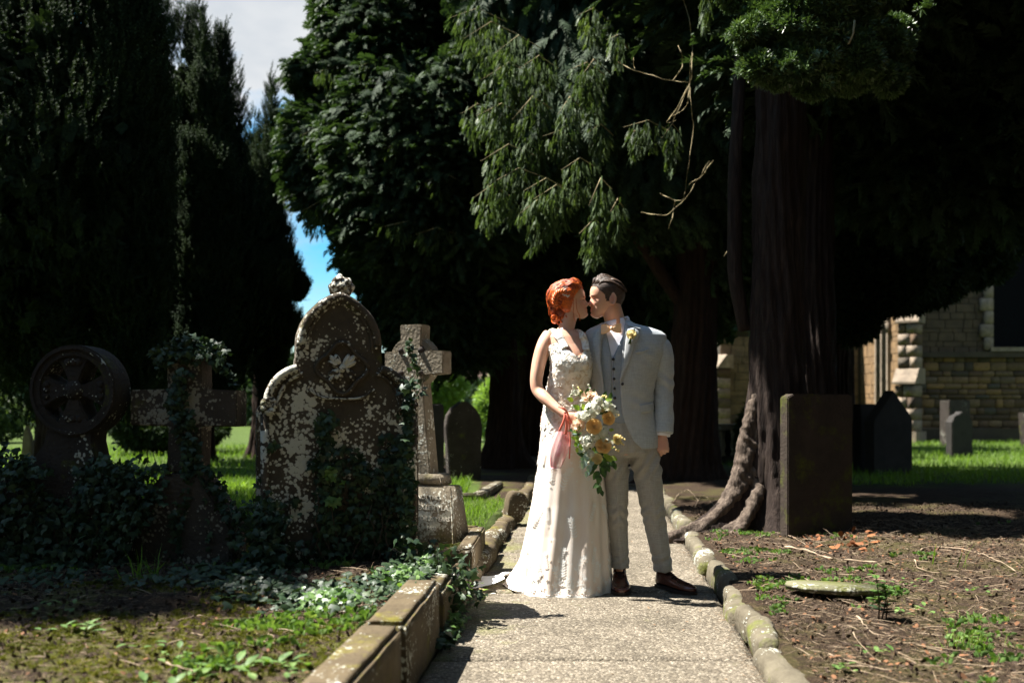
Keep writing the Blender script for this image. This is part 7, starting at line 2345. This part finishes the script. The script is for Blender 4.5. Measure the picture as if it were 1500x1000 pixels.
def leaf_cloud(P_, nrm, size, jitter=0.5):
    """ivy leaves facing nrm, hanging down"""
    n = len(P_)
    y = -(nrm + rng.normal(size=(n, 3)) * jitter); y /= np.linalg.norm(y, axis=1, keepdims=True)
    z = np.array([0, 0, -1.0]) + rng.normal(size=(n, 3)) * 0.6; z -= y * np.sum(z * y, 1, keepdims=True); z /= np.linalg.norm(z, axis=1, keepdims=True)
    x = np.cross(y, z)
    return scatter(IVY[0], IVY[1], P_, np.stack([x, y, z], 2), size * (0.6 + 0.8 * rng.random(n)))

def ivy_on(Gobj, Y, c, dens, rect, depth, label, n, size=0.034, mat=M_ivy, thick=0.05, extra=()):
    """dens(px,py)->0..1 leaf density over the pixel rectangle of the stone's front"""
    base = Gobj.location.z; k = Y / F
    x0, x1, y0, y1 = rect
    px = rng.uniform(x0, x1, n); py = rng.uniform(y0, y1, n)
    nz_ = fbm(np.stack([px * .03, py * .03, px * 0], -1), 1.0, 3, int(Y * 10))
    d = np.array([dens(a, b_) for a, b_ in zip(px, py)]) + 0.28 * nz_
    kp = rng.random(n) < np.clip(d, 0, 1) * (d > 0.25)
    px, py = px[kp], py[kp]; m = len(px)
    loc = np.stack([(px - c) * k, -depth - rng.random(m) ** 2 * thick * (0.4 + np.clip(d[kp], 0, 1)), HC - (py - HY) * k - base], -1)
    R_ = np.array(Gobj.rotation_euler.to_matrix()); W = loc @ R_.T + np.array(Gobj.location)
    nn = np.tile(R_ @ np.array([0, -1.0, 0.25]), (m, 1))
    V, Fc = leaf_cloud(W, nn, size)
    for (pts, rad, cnt) in extra:
        cv = catmull([[*P(a, b_, yy)] for a, b_, yy in pts], 12); idx = rng.integers(0, len(cv), cnt)
        W2 = cv[idx] + rng.normal(size=(cnt, 3)) * rad
        V2, F2 = leaf_cloud(W2, np.tile([0.0, -0.8, 0.6], (cnt, 1)), size, 0.8); Fc = np.concatenate([Fc, F2 + len(V)]); V = np.concatenate([V, V2])
    o = link('ivy', np_mesh('ivy', V, Fc), mat, None, smooth=False)
    tag(o, label, 'ivy', kind='stuff')
    mb = MB(); r_ = random.Random(int(Y * 7))
    for s in range(9):
        qx = r_.uniform(x0 + 20, x1 - 20); qy = y1 - 5; pts = []
        while qy > y0 + (y1 - y0) * r_.uniform(.2, .6) and len(pts) < 14:
            l = np.array([(qx - c) * k, -depth - 0.006, HC - (qy - HY) * k - base]); pts.append(Vector(R_ @ l) + Gobj.location); qx += r_.uniform(-9, 9); qy -= r_.uniform(10, 22)
        if len(pts) > 2: mb.add(*tube(pts, list(np.linspace(.006, .002, len(pts))), 5))
    st = mb.build('stems', M_stem, o)
    return o
def d_main(x, y):
    r = 0
    r = max(r, float(sstep(690, 780, y)) * 0.85)                                     # base
    r = max(r, float(sstep(600, 660, y)) * (0.95 if x > 540 else 0.0) * float(sstep(525, 575, x)))    # right side
    r = max(r, 0.85 * math.exp(-((x - 476) / 16) ** 2) * float(sstep(596, 625, y)))      # central strand
    r = max(r, 0.7 * math.exp(-((x - (500 + (y - 640) * .6)) / 22) ** 2) * float(sstep(635, 665, y)))
    r = max(r, 0.9 * math.exp(-((x - 415) / 26) ** 2) * float(sstep(720, 770, y)))
    if y > 740 and 415 < x < 462 and y < 830: r *= 0.35
    if y > 770 and 500 < x < 520: r *= 0.4
    return r
ivy_on(G_MAIN, 5.1, 497, d_main, (385, 600, 590, 868), 0.066, 'dark ivy climbing the lower half of the tall trefoil gravestone', 4300, 0.036,
       extra=[([(597, 560, 5.0), (597, 620, 4.98), (596, 700, 4.95), (596, 780, 4.9)], 0.018, 300), ([(383, 745, 4.85), (386, 800, 4.8), (392, 850, 4.75)], 0.06, 600), ([(600, 820, 4.95), (640, 835, 4.8), (670, 850, 4.7)], 0.06, 520),
              ([(598, 500, 5.05), (606, 530, 5.03), (612, 580, 5.0)], 0.018, 40)])
o = ivy_on(G_MAIN, 5.1, 497, lambda x, y: 1.2 * math.exp(-((x - 478) / 7) ** 2 - ((y - 690) / 9) ** 2) + 1.2 * math.exp(-((x - 482) / 7) ** 2 - ((y - 730) / 8) ** 2) + 1.1 * math.exp(-((x - 588) / 9) ** 2 - ((y - 800) / 14) ** 2), (455, 610, 670, 830), 0.11, 'bright green fresh ivy sprig on the tall gravestone, sunlight put into its colour', 1700, 0.036, M_ivy_lit, 0.02)
ivy_on(G_CROSS, 5.0, 278, lambda x, y: max(0.95 * math.exp(-((y - 520) / 11) ** 2), 0.85 * math.exp(-((x - (282 + 10 * math.sin(y * .03))) / 12) ** 2) * (y > 540), 0.55 * float(sstep(690, 740, y)) * (abs(x - 272) > 45)), (236, 320, 500, 830), 0.08, 'ivy crowning and trailing down the plain latin cross', 3200, 0.032,
       extra=[([(243, 525, 4.95), (262, 508, 4.92), (285, 504, 4.95), (310, 512, 4.98), (322, 522, 5.0)], 0.022, 420), ([(322, 522, 4.95), (328, 540, 4.93), (344, 556, 4.92)], 0.012, 40), ([(300, 690, 4.9), (325, 730, 4.88), (345, 770, 4.85)], 0.03, 160), ([(190, 770, 4.9), (210, 740, 4.9), (240, 700, 4.9)], 0.035, 200)])
ivy_on(G_WHEEL, 4.95, 118, lambda x, y: max(0.9 * float(sstep(700, 760, y)), 0.9 * float(sstep(655, 700, y)) * float(sstep(110, 150, x))), (-20, 205, 650, 850), 0.08, 'dark ivy smothering the foot of the wheel-headed cross', 2500, 0.036,
       extra=[([(150, 700, 4.85), (180, 690, 4.85), (205, 715, 4.85), (190, 760, 4.8)], 0.05, 420), ([(0, 680, 4.9), (20, 690, 4.85), (40, 700, 4.8)], 0.05, 260)])

# ------------------------------------------------------------------ ground cover
def in_beds(x, y):
    return (x < xl(y) - 0.17) | (x > xr(y) + 0.13)
def scatter_ground(n, xr_, yr_, keep=None, zoff=0.004):
    x = rng.uniform(*xr_, n); y = yr_[0] + (yr_[1] - yr_[0]) * rng.random(n) ** 1.25
    k = in_beds(x, y)
    if keep is not None: k &= keep(x, y)
    x, y = x[k], y[k]
    return np.stack([x, y, gh(x, y) + zoff], -1)
def flat_frames(n, tilt=0.35):
    z = rng.normal(size=(n, 3)); z[:, 2] *= tilt; z /= np.linalg.norm(z, axis=1, keepdims=True)
    up = np.tile([0, 0, 1.0], (n, 1)) + rng.normal(size=(n, 3)) * tilt
    x = np.cross(up, z); x /= np.linalg.norm(x, axis=1, keepdims=True)
    return np.stack([x, np.cross(z, x), z], 2)
TWIG = (np.array([(-.013, 0, 0), (.013, 0, 0), (0, .02, 0), (-.012, .02, .5), (.016, .02, .5), (0.0, .04, .5), (0, .0, 1.0)], float), np.array([(0, 1, 4), (0, 4, 3), (1, 2, 5), (1, 5, 4), (2, 0, 3), (2, 3, 5), (3, 4, 6), (4, 5, 6), (5, 3, 6)]))
FLAKE = (np.array([(-.28, .02, 0), (.25, -.02, .08), (.30, .05, .7), (-.05, .0, 1.0), (-.32, .06, .6)], float), np.array([(0, 1, 2), (0, 2, 3), (0, 3, 4)]))
WEED = (np.array([(0, 0, 0), (-.25, .12, .45), (0, .06, .9), (.25, .12, .45)], float), np.array([(0, 1, 2), (0, 2, 3)]))
BLADE = (np.array([(-.05, 0, 0), (.05, 0, 0), (.04, .10, .55), (-.04, .10, .55), (0, .32, 1.0)], float), np.array([(0, 1, 2), (0, 2, 3), (3, 2, 4)]))
def litter(name, T, P_, size, mat, label, tilt=0.3, cat='litter'):
    V, Fc = scatter(T[0], T[1], P_, flat_frames(len(P_), tilt), size * (0.45 + 1.1 * rng.random(len(P_)) ** 1.5))
    o = link(name, np_mesh(name, V, Fc), mat, None, smooth=False); tag(o, label, cat, kind='stuff'); return o
M_l1 = simple('dry_needles', (0.30, 0.21, 0.13), (0.12, 0.075, 0.045), scale=14, rough=0.9, bs=0, rnd=False)
M_l2 = simple('pale_twigs', (0.38, 0.29, 0.20), (0.17, 0.125, 0.085), scale=7, rough=0.9, bs=0, rnd=False)
M_l3 = simple('rust_bark_flakes', (0.22, 0.105, 0.05), (0.09, 0.045, 0.025), scale=9, rough=0.9, bs=0, rnd=False)
M_l4 = simple('dark_humus', (0.065, 0.042, 0.028), (0.03, 0.02, 0.014), scale=20, rough=0.95, bs=0, rnd=False)
right = lambda x, y: x > 0
left = lambda x, y: x < 0
litter('straw_litter', TWIG, scatter_ground(20000, (0.7, 4.4), (2.3, 8.0), right, .007), 0.034, M_l2, 'short pale straws and dead needles mixed over the soil right of the path', 0.3)
litter('straw_litter', TWIG, scatter_ground(9000, (-3.2, -0.2), (2.3, 5.6), left, .007), 0.028, M_l2, 'short pale straws mixed into the moss of the left bed', 0.3)
pr = scatter_ground(46000, (0.7, 4.6), (2.3, 9.5), right); pl = scatter_ground(42000, (-3.6, -0.2), (2.2, 7.6), left)
q = int(len(pr) * .5)
litter('dry_needle_litter', TWIG, pr[:q], 0.038, M_l1, 'brown needles and fine twigs covering the ground right of the path', 0.22)
litter('humus_crumbs', FLAKE, pr[q:], 0.018, M_l4, 'dark crumbs of humus between the needles right of the path', 0.8)
q = int(len(pl) * .5)
litter('dry_needle_litter', TWIG, pl[:q], 0.034, M_l1, 'brown needles and fine twigs covering the ground left of the path', 0.25)
litter('humus_crumbs', FLAKE, pl[q:], 0.018, M_l4, 'dark crumbs of humus on the raised left bed', 0.8)
litter('pale_twig_litter', TWIG, np.concatenate([scatter_ground(3000, (0.7, 4.4), (2.4, 8.0), right, .010), scatter_ground(500, (-3, -0.2), (2.4, 5.5), left, .01)]), 0.085, M_l2, 'thin bleached twigs strewn over the soil on both sides', 0.13)
litter('rust_flake_litter', FLAKE, np.concatenate([scatter_ground(4200, (0.7, 4.4), (2.4, 7.6), right, .008), scatter_ground(900, (-3, -0.2), (2.4, 5.5), left, .008)]), 0.017, M_l3, 'rust brown bark flakes and dead leaves on the soil', 0.35)
fl = np.array([[*PG(px, py, .14)] for px, py in zip(rng.uniform(1180, 1290, 60), rng.uniform(774, 798, 60))]); fl[:, 2] = gh(fl[:, 0], fl[:, 1]) + .02
litter('orange_dead_leaves', FLAKE, fl, 0.05, simple('orange_dead_leaf', (0.26, 0.10, 0.035), (0.13, 0.05, 0.02), scale=10, rough=0.8, bs=0, rnd=False), 'curled orange dead leaves at the foot of the large rectangular gravestone', 0.7)
# crumbs and needles blown on to the path edges
n = 1500; yy = 2.4 + 7 * rng.random(n) ** 1.3; side = rng.random(n) < .5; off = np.abs(rng.normal(size=n)) * 0.05
xx = np.where(side, xl(yy) + .012 + off, xr(yy) - .012 - off)
litter('path_edge_litter', TWIG, np.stack([xx, yy, np.full(n, .004)], -1), 0.035, M_l1, 'needles and crumbs gathered along the edges of the path', .15)
n = 140; yy = 2.6 + 6 * rng.random(n); xx = xl(yy) + .1 + (xr(yy) - xl(yy) - .2) * rng.random(n)
litter('path_crumbs', FLAKE, np.stack([xx, yy, np.full(n, .003)], -1), 0.012, M_l1, 'few tiny dry crumbs scattered on the middle of the path', .2)

# moss cushions and low weeds
M_mosst = leaf_mat('moss_tips', (0.05, 0.055, 0.010), (0.12, 0.125, 0.02), (0.22, 0.21, 0.04), trans=0.2, scale=3, rough=0.8, spec=0.1)
def clumpy(thr, sc, seed):
    return lambda x, y: (fbm(np.stack([x, y, x * 0], -1), sc, 3, seed) > thr)
mk = clumpy(0.10, 1.6, 21)
pm = scatter_ground(26000, (-3.6, -0.2), (2.2, 6.2), lambda x, y: (x < 0) & mk(x, y), .0)
V, Fc = scatter(TUFT[0], TUFT[1], pm, frames(np.tile([0, 0, 1.0], (len(pm), 1)) + rng.normal(size=(len(pm), 3)) * .2), .014 * (.5 + rng.random(len(pm))))
tag(link('moss', np_mesh('moss', V[:], Fc), M_mosst, None, False), 'yellow green moss cushions spreading over the left bed', 'moss', kind='stuff')
M_weed = leaf_mat('weed_leaves', (0.06, 0.12, 0.03), (0.13, 0.22, 0.06), (0.24, 0.32, 0.12), trans=0.3, scale=5, rough=0.5)
def rosette_cloud(P_, leaves_n, size, tilt=(0.25, 0.9)):
    VV = []; FF = []; off = 0
    for j in range(leaves_n):
        n = len(P_); a = rng.uniform(0, 2 * PI, n); t = rng.uniform(*tilt, n)
        d = np.stack([np.cos(a), np.sin(a), t], -1)
        V, Fc = scatter(WEED[0], WEED[1], P_ + d * 0.004, frames(d, ref=np.cross(np.tile([0, 0, 1.0], (n, 1)), d)), size * (.5 + rng.random(n)))
        VV.append(V); FF.append(Fc + off); off += len(V)
    return np.concatenate(VV), np.concatenate(FF)
wk = clumpy(0.52, 2.4, 33); wk2 = clumpy(0.42, 2.2, 37)
for (n, xr_, yr_, kp, nl, sz, lab) in ((5200, (-3.4, -.2), (2.3, 5.4), lambda x, y: (x < 0) & wk(x, y), 6, .034, 'small leafy weeds and violets scattered over the mossy left bed'),
                                  (5200, (0.8, 4.2), (2.4, 7.8), lambda x, y: (x > 0) & wk2(x, y), 6, .030, 'sparse patches of small green weeds right of the path')):
    p_ = scatter_ground(n, xr_, yr_, kp); V, Fc = rosette_cloud(p_, nl, sz)
    tag(link('low_weeds', np_mesh('low_weeds', V, Fc), M_weed, None, False), lab, 'weeds', kind='stuff')
# bigger leafy plants that can be told apart
def leafy_plant(px, py, z, n, L, label, mat=M_weed, spread=.06, tmpl=None, h=0.03):
    p = PG(px, py, z); zz = gz(p.x, p.y)
    root = tag(empty('weed_plant', (p.x, p.y, zz)), label, 'weed')
    r_ = random.Random(px)
    for i in range(n):
        a = r_.uniform(0, 2 * PI); el = r_.uniform(.1, .8); c = Vector((r_.gauss(0, spread), r_.gauss(0, spread) * .8, r_.uniform(0.005, h)))
        o = MB().add(*leaf_shape(c, (math.cos(a), math.sin(a), el), (0, 0, 1), L * r_.uniform(.7, 1.2), L * .26)).build('leaf', mat, root)
for i, (px, py, z, n, L, lab, sp_) in enumerate(((700 / 2 + 0, 965, .25, 16, .055, 'broad-leaved green weed near the bottom edge beside the kerb wall', .06), (415, 958, .25, 14, .05, 'pale green weed a hand left of the mossy kerb wall', .05), (470, 970, .26, 16, .042, 'clump of round-leaved weed touching the kerb wall', .05),
                                  (120, 925, .25, 16, .04, 'low bright weed in the sunny moss at left', .07), (60, 900, .25, 10, .035, 'small weed at the shade line near the left edge', .06), (230, 945, .25, 14, .04, 'ragged green weed in the left foreground moss', .07), (345, 870, .25, 9, .035, 'small two-leaved weed in front of the ivy at left', .03), (250, 985, .25, 18, .05, 'leafy weed patch at the bottom left', .08),
                                  (1345, 900, .1, 14, .04, 'green weed right of the dark sapling', .07), (1395, 925, .1, 16, .04, 'yellowish weed clump at the right foreground', .07), (1290, 950, .1, 8, .04, 'tiny bright weed low in the right foreground', .03), (1235, 968, .1, 8, .045, 'two fresh leaves close to the bottom right of the path', .03), (1440, 870, .1, 10, .035, 'small weed near the right edge', .05), (1335, 850, .1, 10, .035, 'pale weed just behind the sapling', .05))):
    leafy_plant(int(px), py, z, n, L, lab, spread=sp_)
def sapling():
    p = PG(1293, 905, .1); zz = gz(p.x, p.y); root = tag(empty('sapling', (p.x, p.y, zz)), 'tiny dark holly-like sapling standing in the litter beside the flat mossy slab', 'sapling')
    r_ = random.Random(9)
    for s in range(3):
        top = Vector((r_.uniform(-.03, .05), r_.uniform(-.03, .03), r_.uniform(.14, .20))); b_ = Vector((r_.uniform(-.02, .02), 0, 0))
        MB().add(*tube([b_, b_.lerp(top, .5) + Vector((.008, 0, 0)), top], [.004, .003, .002], 6)).build('stem', M_stem, root)
        for k in range(13):
            t = .2 + .8 * k / 12; a = k * 2.4; c = b_.lerp(top, t)
            MB().add(*leaf_shape(c, (math.cos(a), math.sin(a), .4), (0, 0, 1), .055, .017)).build('leaf', M_ivy if k < 4 else M_ivy_lit, root)
sapling()
# ground ivy
def ground_ivy(n, fn, lab, mat=M_ivy, h=.05, size=.036):
    px = rng.uniform(0, 1, n); out = []
    for i in range(n):
        p = fn(px[i]); out.append(p)
    P_ = np.array(out); k = (P_[:, 0] < xl(P_[:, 1]) + 0.06)
    P_ = P_[k]; P_[:, 2] = np.maximum(gh(P_[:, 0], P_[:, 1]), .0) + rng.random(len(P_)) ** 1.5 * h + .008
    V, Fc = leaf_cloud(P_, np.tile([0, -0.35, 1.0], (len(P_), 1)), size, .45)
    tag(link('ground_ivy', np_mesh('ground_ivy', V, Fc), mat, None, False), lab, 'ivy', kind='stuff')
def patch(pts):
    def f(u):
        a = pts[rng.integers(0, len(pts))]; q = PG(a[0] + rng.normal() * a[2], a[1] + rng.normal() * a[3], .25); return (q.x, q.y, 0)
    return f
ground_ivy(1700, patch([(430, 868, 40, 10), (500, 868, 40, 10), (560, 862, 30, 9), (600, 850, 30, 8), (640, 840, 20, 8), (380, 860, 40, 10), (300, 850, 40, 7), (90, 845, 60, 8), (340, 840, 40, 6), (610, 838, 25, 6), (650, 850, 10, 8)]), 'glossy ground ivy creeping in front of the old gravestones')
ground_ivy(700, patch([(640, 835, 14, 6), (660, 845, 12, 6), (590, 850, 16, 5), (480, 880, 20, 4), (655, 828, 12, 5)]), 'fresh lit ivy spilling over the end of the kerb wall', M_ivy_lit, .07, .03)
# plants overhanging the kerb with small coloured leaves
def kerb_plants():
    p = Vector((xl(4.75) + .02, 4.75, 0.02)); root = tag(empty('kerb_plant', p), 'leafy plant tumbling over the end of the kerb wall on to the path', 'plant')
    r_ = random.Random(4)
    for i in range(90):
        t = r_.random(); c = Vector((r_.gauss(0.01, .045), r_.gauss(0.05, .16), r_.uniform(.0, .20)))
        if c.z < .02 and c.x < 0: c.z = .05
        a = r_.uniform(0, 2 * PI); MB().add(*leaf_shape(c, (math.cos(a), math.sin(a), .5), (0, 0, 1), r_.uniform(.025, .045), .011)).build('leaf', r_.choice([M_ivy_lit, M_ivy, M_weed]), root)
    for i in range(16):
        c = Vector((r_.uniform(.02, .13), r_.uniform(.28, .52), r_.uniform(.005, .04))); a = r_.uniform(0, 2 * PI)
        MB().add(*leaf_shape(c, (math.cos(a), math.sin(a), .5), (0, 0, 1), r_.uniform(.03, .05), .014)).build('petal', r_.choice([M_white, M_cream, M_leafl]), root)
kerb_plants()

# fallen sticks that can be told apart
def stick(pts, r, label, mat=M_l2, lift=.012):
    cv = catmull([(p[0], p[1], (p[2] if len(p) > 2 else 0)) for p in pts], 8); Q = []
    for c in cv:
        q = PG(c[0], c[1], .09); z = gz(q.x, q.y); q = PG(c[0], c[1], z); Q.append(Vector((q.x, q.y, z + lift + c[2])))
    org = Q[0].copy(); r *= 0.7; Q = [p - org + 0.008 * noise.noise_vector(p * 12) + 0.003 * noise.noise_vector(p * 50) for p in Q]
    o = MB().add(*tube(Q, [r * (0.75 + .35 * math.sin(i * .9)) * (1 - .5 * i / len(Q)) for i in range(len(Q))], 7)).build('fallen_stick', mat)
    o.location = org; tag(o, label, 'stick'); return o
stick([(1150, 803), (1180, 808), (1215, 820), (1250, 823), (1286, 826)], .013, 'thick bleached stick in front of the large rectangular gravestone')
stick([(1348, 808), (1362, 803), (1400, 805), (1440, 815), (1470, 828), (1490, 840)], .009, 'long curved pale stick arching near the right edge')
stick([(1340, 822), (1346, 835), (1370, 842), (1405, 843)], .006, 'thin bent twig below the long curved stick')
stick([(1100, 792), (1130, 782), (1160, 788), (1180, 800)], .006, 'slender pale twig near the tree roots')
stick([(985, 742), (992, 728), (1008, 720), (1022, 735)], .007, 'looped dry root beside the far end of the right kerb', lift=.02)
stick([(1018, 745), (1030, 728), (1048, 745)], .006, 'second looped dry root nearer the flared trunk', lift=.02)
stick([(1097, 866), (1120, 860), (1140, 857)], .010, 'short dark stick behind the edging stones', M_l1)
stick([(1160, 845), (1185, 852), (1240, 885), (1270, 890)], .004, 'hair-thin twig running under the flat slab', M_l2)
stick([(1255, 905), (1280, 930), (1310, 935)], .007, 'forked twig below the sapling')
stick([(1215, 960), (1240, 970), (1300, 985), (1330, 982)], .004, 'long thin twig in the lower right foreground')
stick([(1250, 928), (1262, 948), (1290, 975)], .004, 'curved twig crossing the lower right foreground')
stick([(1330, 945), (1380, 955), (1470, 960)], .004, 'straight thin twig in the right foreground')
stick([(1160, 905), (1200, 900), (1262, 912)], .004, 'pale wiry twig in front of the flat slab')
stick([(1440, 905), (1460, 893), (1500, 893)], .004, 'wiry twig at the right edge of the picture')
stick([(244, 975), (262, 982), (282, 988)], .006, 'short pale twig in the bottom left moss')
stick([(290, 905), (330, 912), (372, 907)], .003, 'fine bent twig in the left bed')
stick([(440, 965), (470, 950), (490, 962), (494, 930)], .003, 'dark bent twig leaning on the kerb wall', M_l4, .02)
stick([(1140, 915), (1133, 935), (1118, 948)], .004, 'dark twig lying over the kerb on to the path', M_l4, .05)

# ------------------------------------------------------------------ lawn grass
M_grass = leaf_mat('grass_blades', (0.06, 0.11, 0.015), (0.13, 0.22, 0.03), (0.22, 0.32, 0.05), trans=0.4, scale=1.2, rough=0.6)
def blades(n, xr_, yr_, h, lab, thr=.3):
    x = rng.uniform(*xr_, n); y = yr_[0] + (yr_[1] - yr_[0]) * rng.random(n) ** 1.5
    k = in_beds(x, y) & (grass_amount(x, y) > thr + .3 * rng.random(n)); x, y = x[k], y[k]; P_ = np.stack([x, y, gh(x, y)], -1); m = len(P_)
    d = np.tile([0, 0, 1.0], (m, 1)) + rng.normal(size=(m, 3)) * .28
    V, Fc = scatter(BLADE[0], BLADE[1], P_, frames(d), h * (.5 + rng.random(m)))
    tag(link('lawn_grass', np_mesh('lawn_grass', V, Fc), M_grass, None, False), lab, 'grass', kind='stuff')
blades(42000, (-4.6, -0.5), (6.4, 12.5), .085, 'sunlit lawn grass behind the left gravestones')
blades(16000, (-11, -3.0), (11, 24), .10, 'distant lawn beneath the yews on the left')
blades(40000, (3.5, 16), (11, 27), .09, 'sunlit lawn grass in front of the church')
blades(9000, (-1.2, 0.2), (6.9, 10.4), .05, 'patchy grass between the plinth and the path')
# tufts poking out of the shade
def tuft(px, py, z, n, h, label):
    p = PG(px, py, z); p.z = gz(p.x, p.y); P_ = np.array(p)[None] + rng.normal(size=(n, 3)) * [.05, .05, 0]
    V, Fc = scatter(BLADE[0] * [.5, 1, 1], BLADE[1], P_, frames(np.tile([0, 0, 1.0], (n, 1)) + rng.normal(size=(n, 3)) * .35), h * (.6 + .6 * rng.random(n)))
    o = link('grass_tuft', np_mesh('grass_tuft', V, Fc), M_grass, None, False); tag(o, label, 'grass tuft', kind='stuff')
tuft(215, 845, .25, 30, .13, 'dry grass tuft in front of the latin cross')
tuft(1415, 935, .1, 70, .07, 'strawy grass tuft in the right foreground')
tuft(1010, 790, .1, 60, .05, 'short grass fringe beside the right kerb')
tuft(1410, 832, .1, 6, .16, 'single tall grass stalk beside the curved stick')

# ------------------------------------------------------------------ unseen trees added behind and beside the camera to block sky light
def sky_block_tree(x, y, r, h, n, label, seed):
    bl = [(x + random.uniform(-.4, .4) * r, y + random.uniform(-.3, .3) * r, h * f, r * w, r * w, h * .22, n // 4) for f, w in ((.25, .95), (.45, 1.0), (.65, .8), (.85, .5))]
    tree('yew_tree', (x, y), label, [(0, 0, 0), (0, 0, 1), (0, 0, 3), (0, 0, h * .8)], [.35, .3, .25, .1], bl, TUFT, .34, 'out', M_yew, M_bark_red, seed=seed, fill=1.2, fill_size=.8)
for x, y, r, h, lab in ((-8.5, -4.5, 3.0, 9, 'unseen yew added behind and left of the viewpoint to block sky light'), (-3.2, -4.8, 2.8, 9, 'unseen yew added just behind the viewpoint on the left to block sky light'), (1.0, -6.5, 3.0, 10, 'unseen yew added directly behind the viewpoint to block sky light'),
                  (5.2, -3.6, 3.0, 10, 'unseen yew added behind the viewpoint on the right to block sky light'), (6.0, 0.6, 2.9, 10, 'unseen yew added to the right of the viewpoint to block sky light'), (9.5, 4.0, 2.8, 11, 'unseen yew added beyond the right edge of the picture to block sky light'),
                  (12.0, 8.0, 2.6, 10, 'unseen yew added beyond the right edge past the big trunk to block sky light'), (-13.5, -1, 3.0, 8, 'unseen yew added far off to the left of the viewpoint to block sky light')):
    sky_block_tree(x, y, r, h, 1500, lab, int(x * 3 + 50))
def overhead():  # canopy added out of view to cut sky light from above
    bl = [(-2.6, -2.2, 6.2, 2.0, 1.8, 0.9, 900), (3.2, -1.2, 6.2, 2.0, 2.0, 0.9, 900), (2.4, 1.3, 6.6, 2.0, 1.5, 0.8, 900), (4.6, 3.4, 6.6, 1.7, 1.7, 0.9, 800)]
    tree('cypress_tree', (0.9, -3.8), 'unseen cypress added behind the viewpoint, boughs spread overhead to block sky light', [(0, 0, 0), (0, 0, 1), (0, 0, 3), (0, 0, 7)], [.4, .35, .3, .15], bl, TUFT, .34, 'out', M_cyp, M_bark, seed=70, fill=1.2, fill_size=.6,
         limbs=[([(0, 0, 4), (-1.5, 1.5, 5.6), (-2.2, 3.2, 6.2)], [.16, .1, .04]), ([(0, 0, 4), (1.4, 2, 5.6), (3.4, 4.6, 6.2)], [.16, .1, .04])])
overhead()
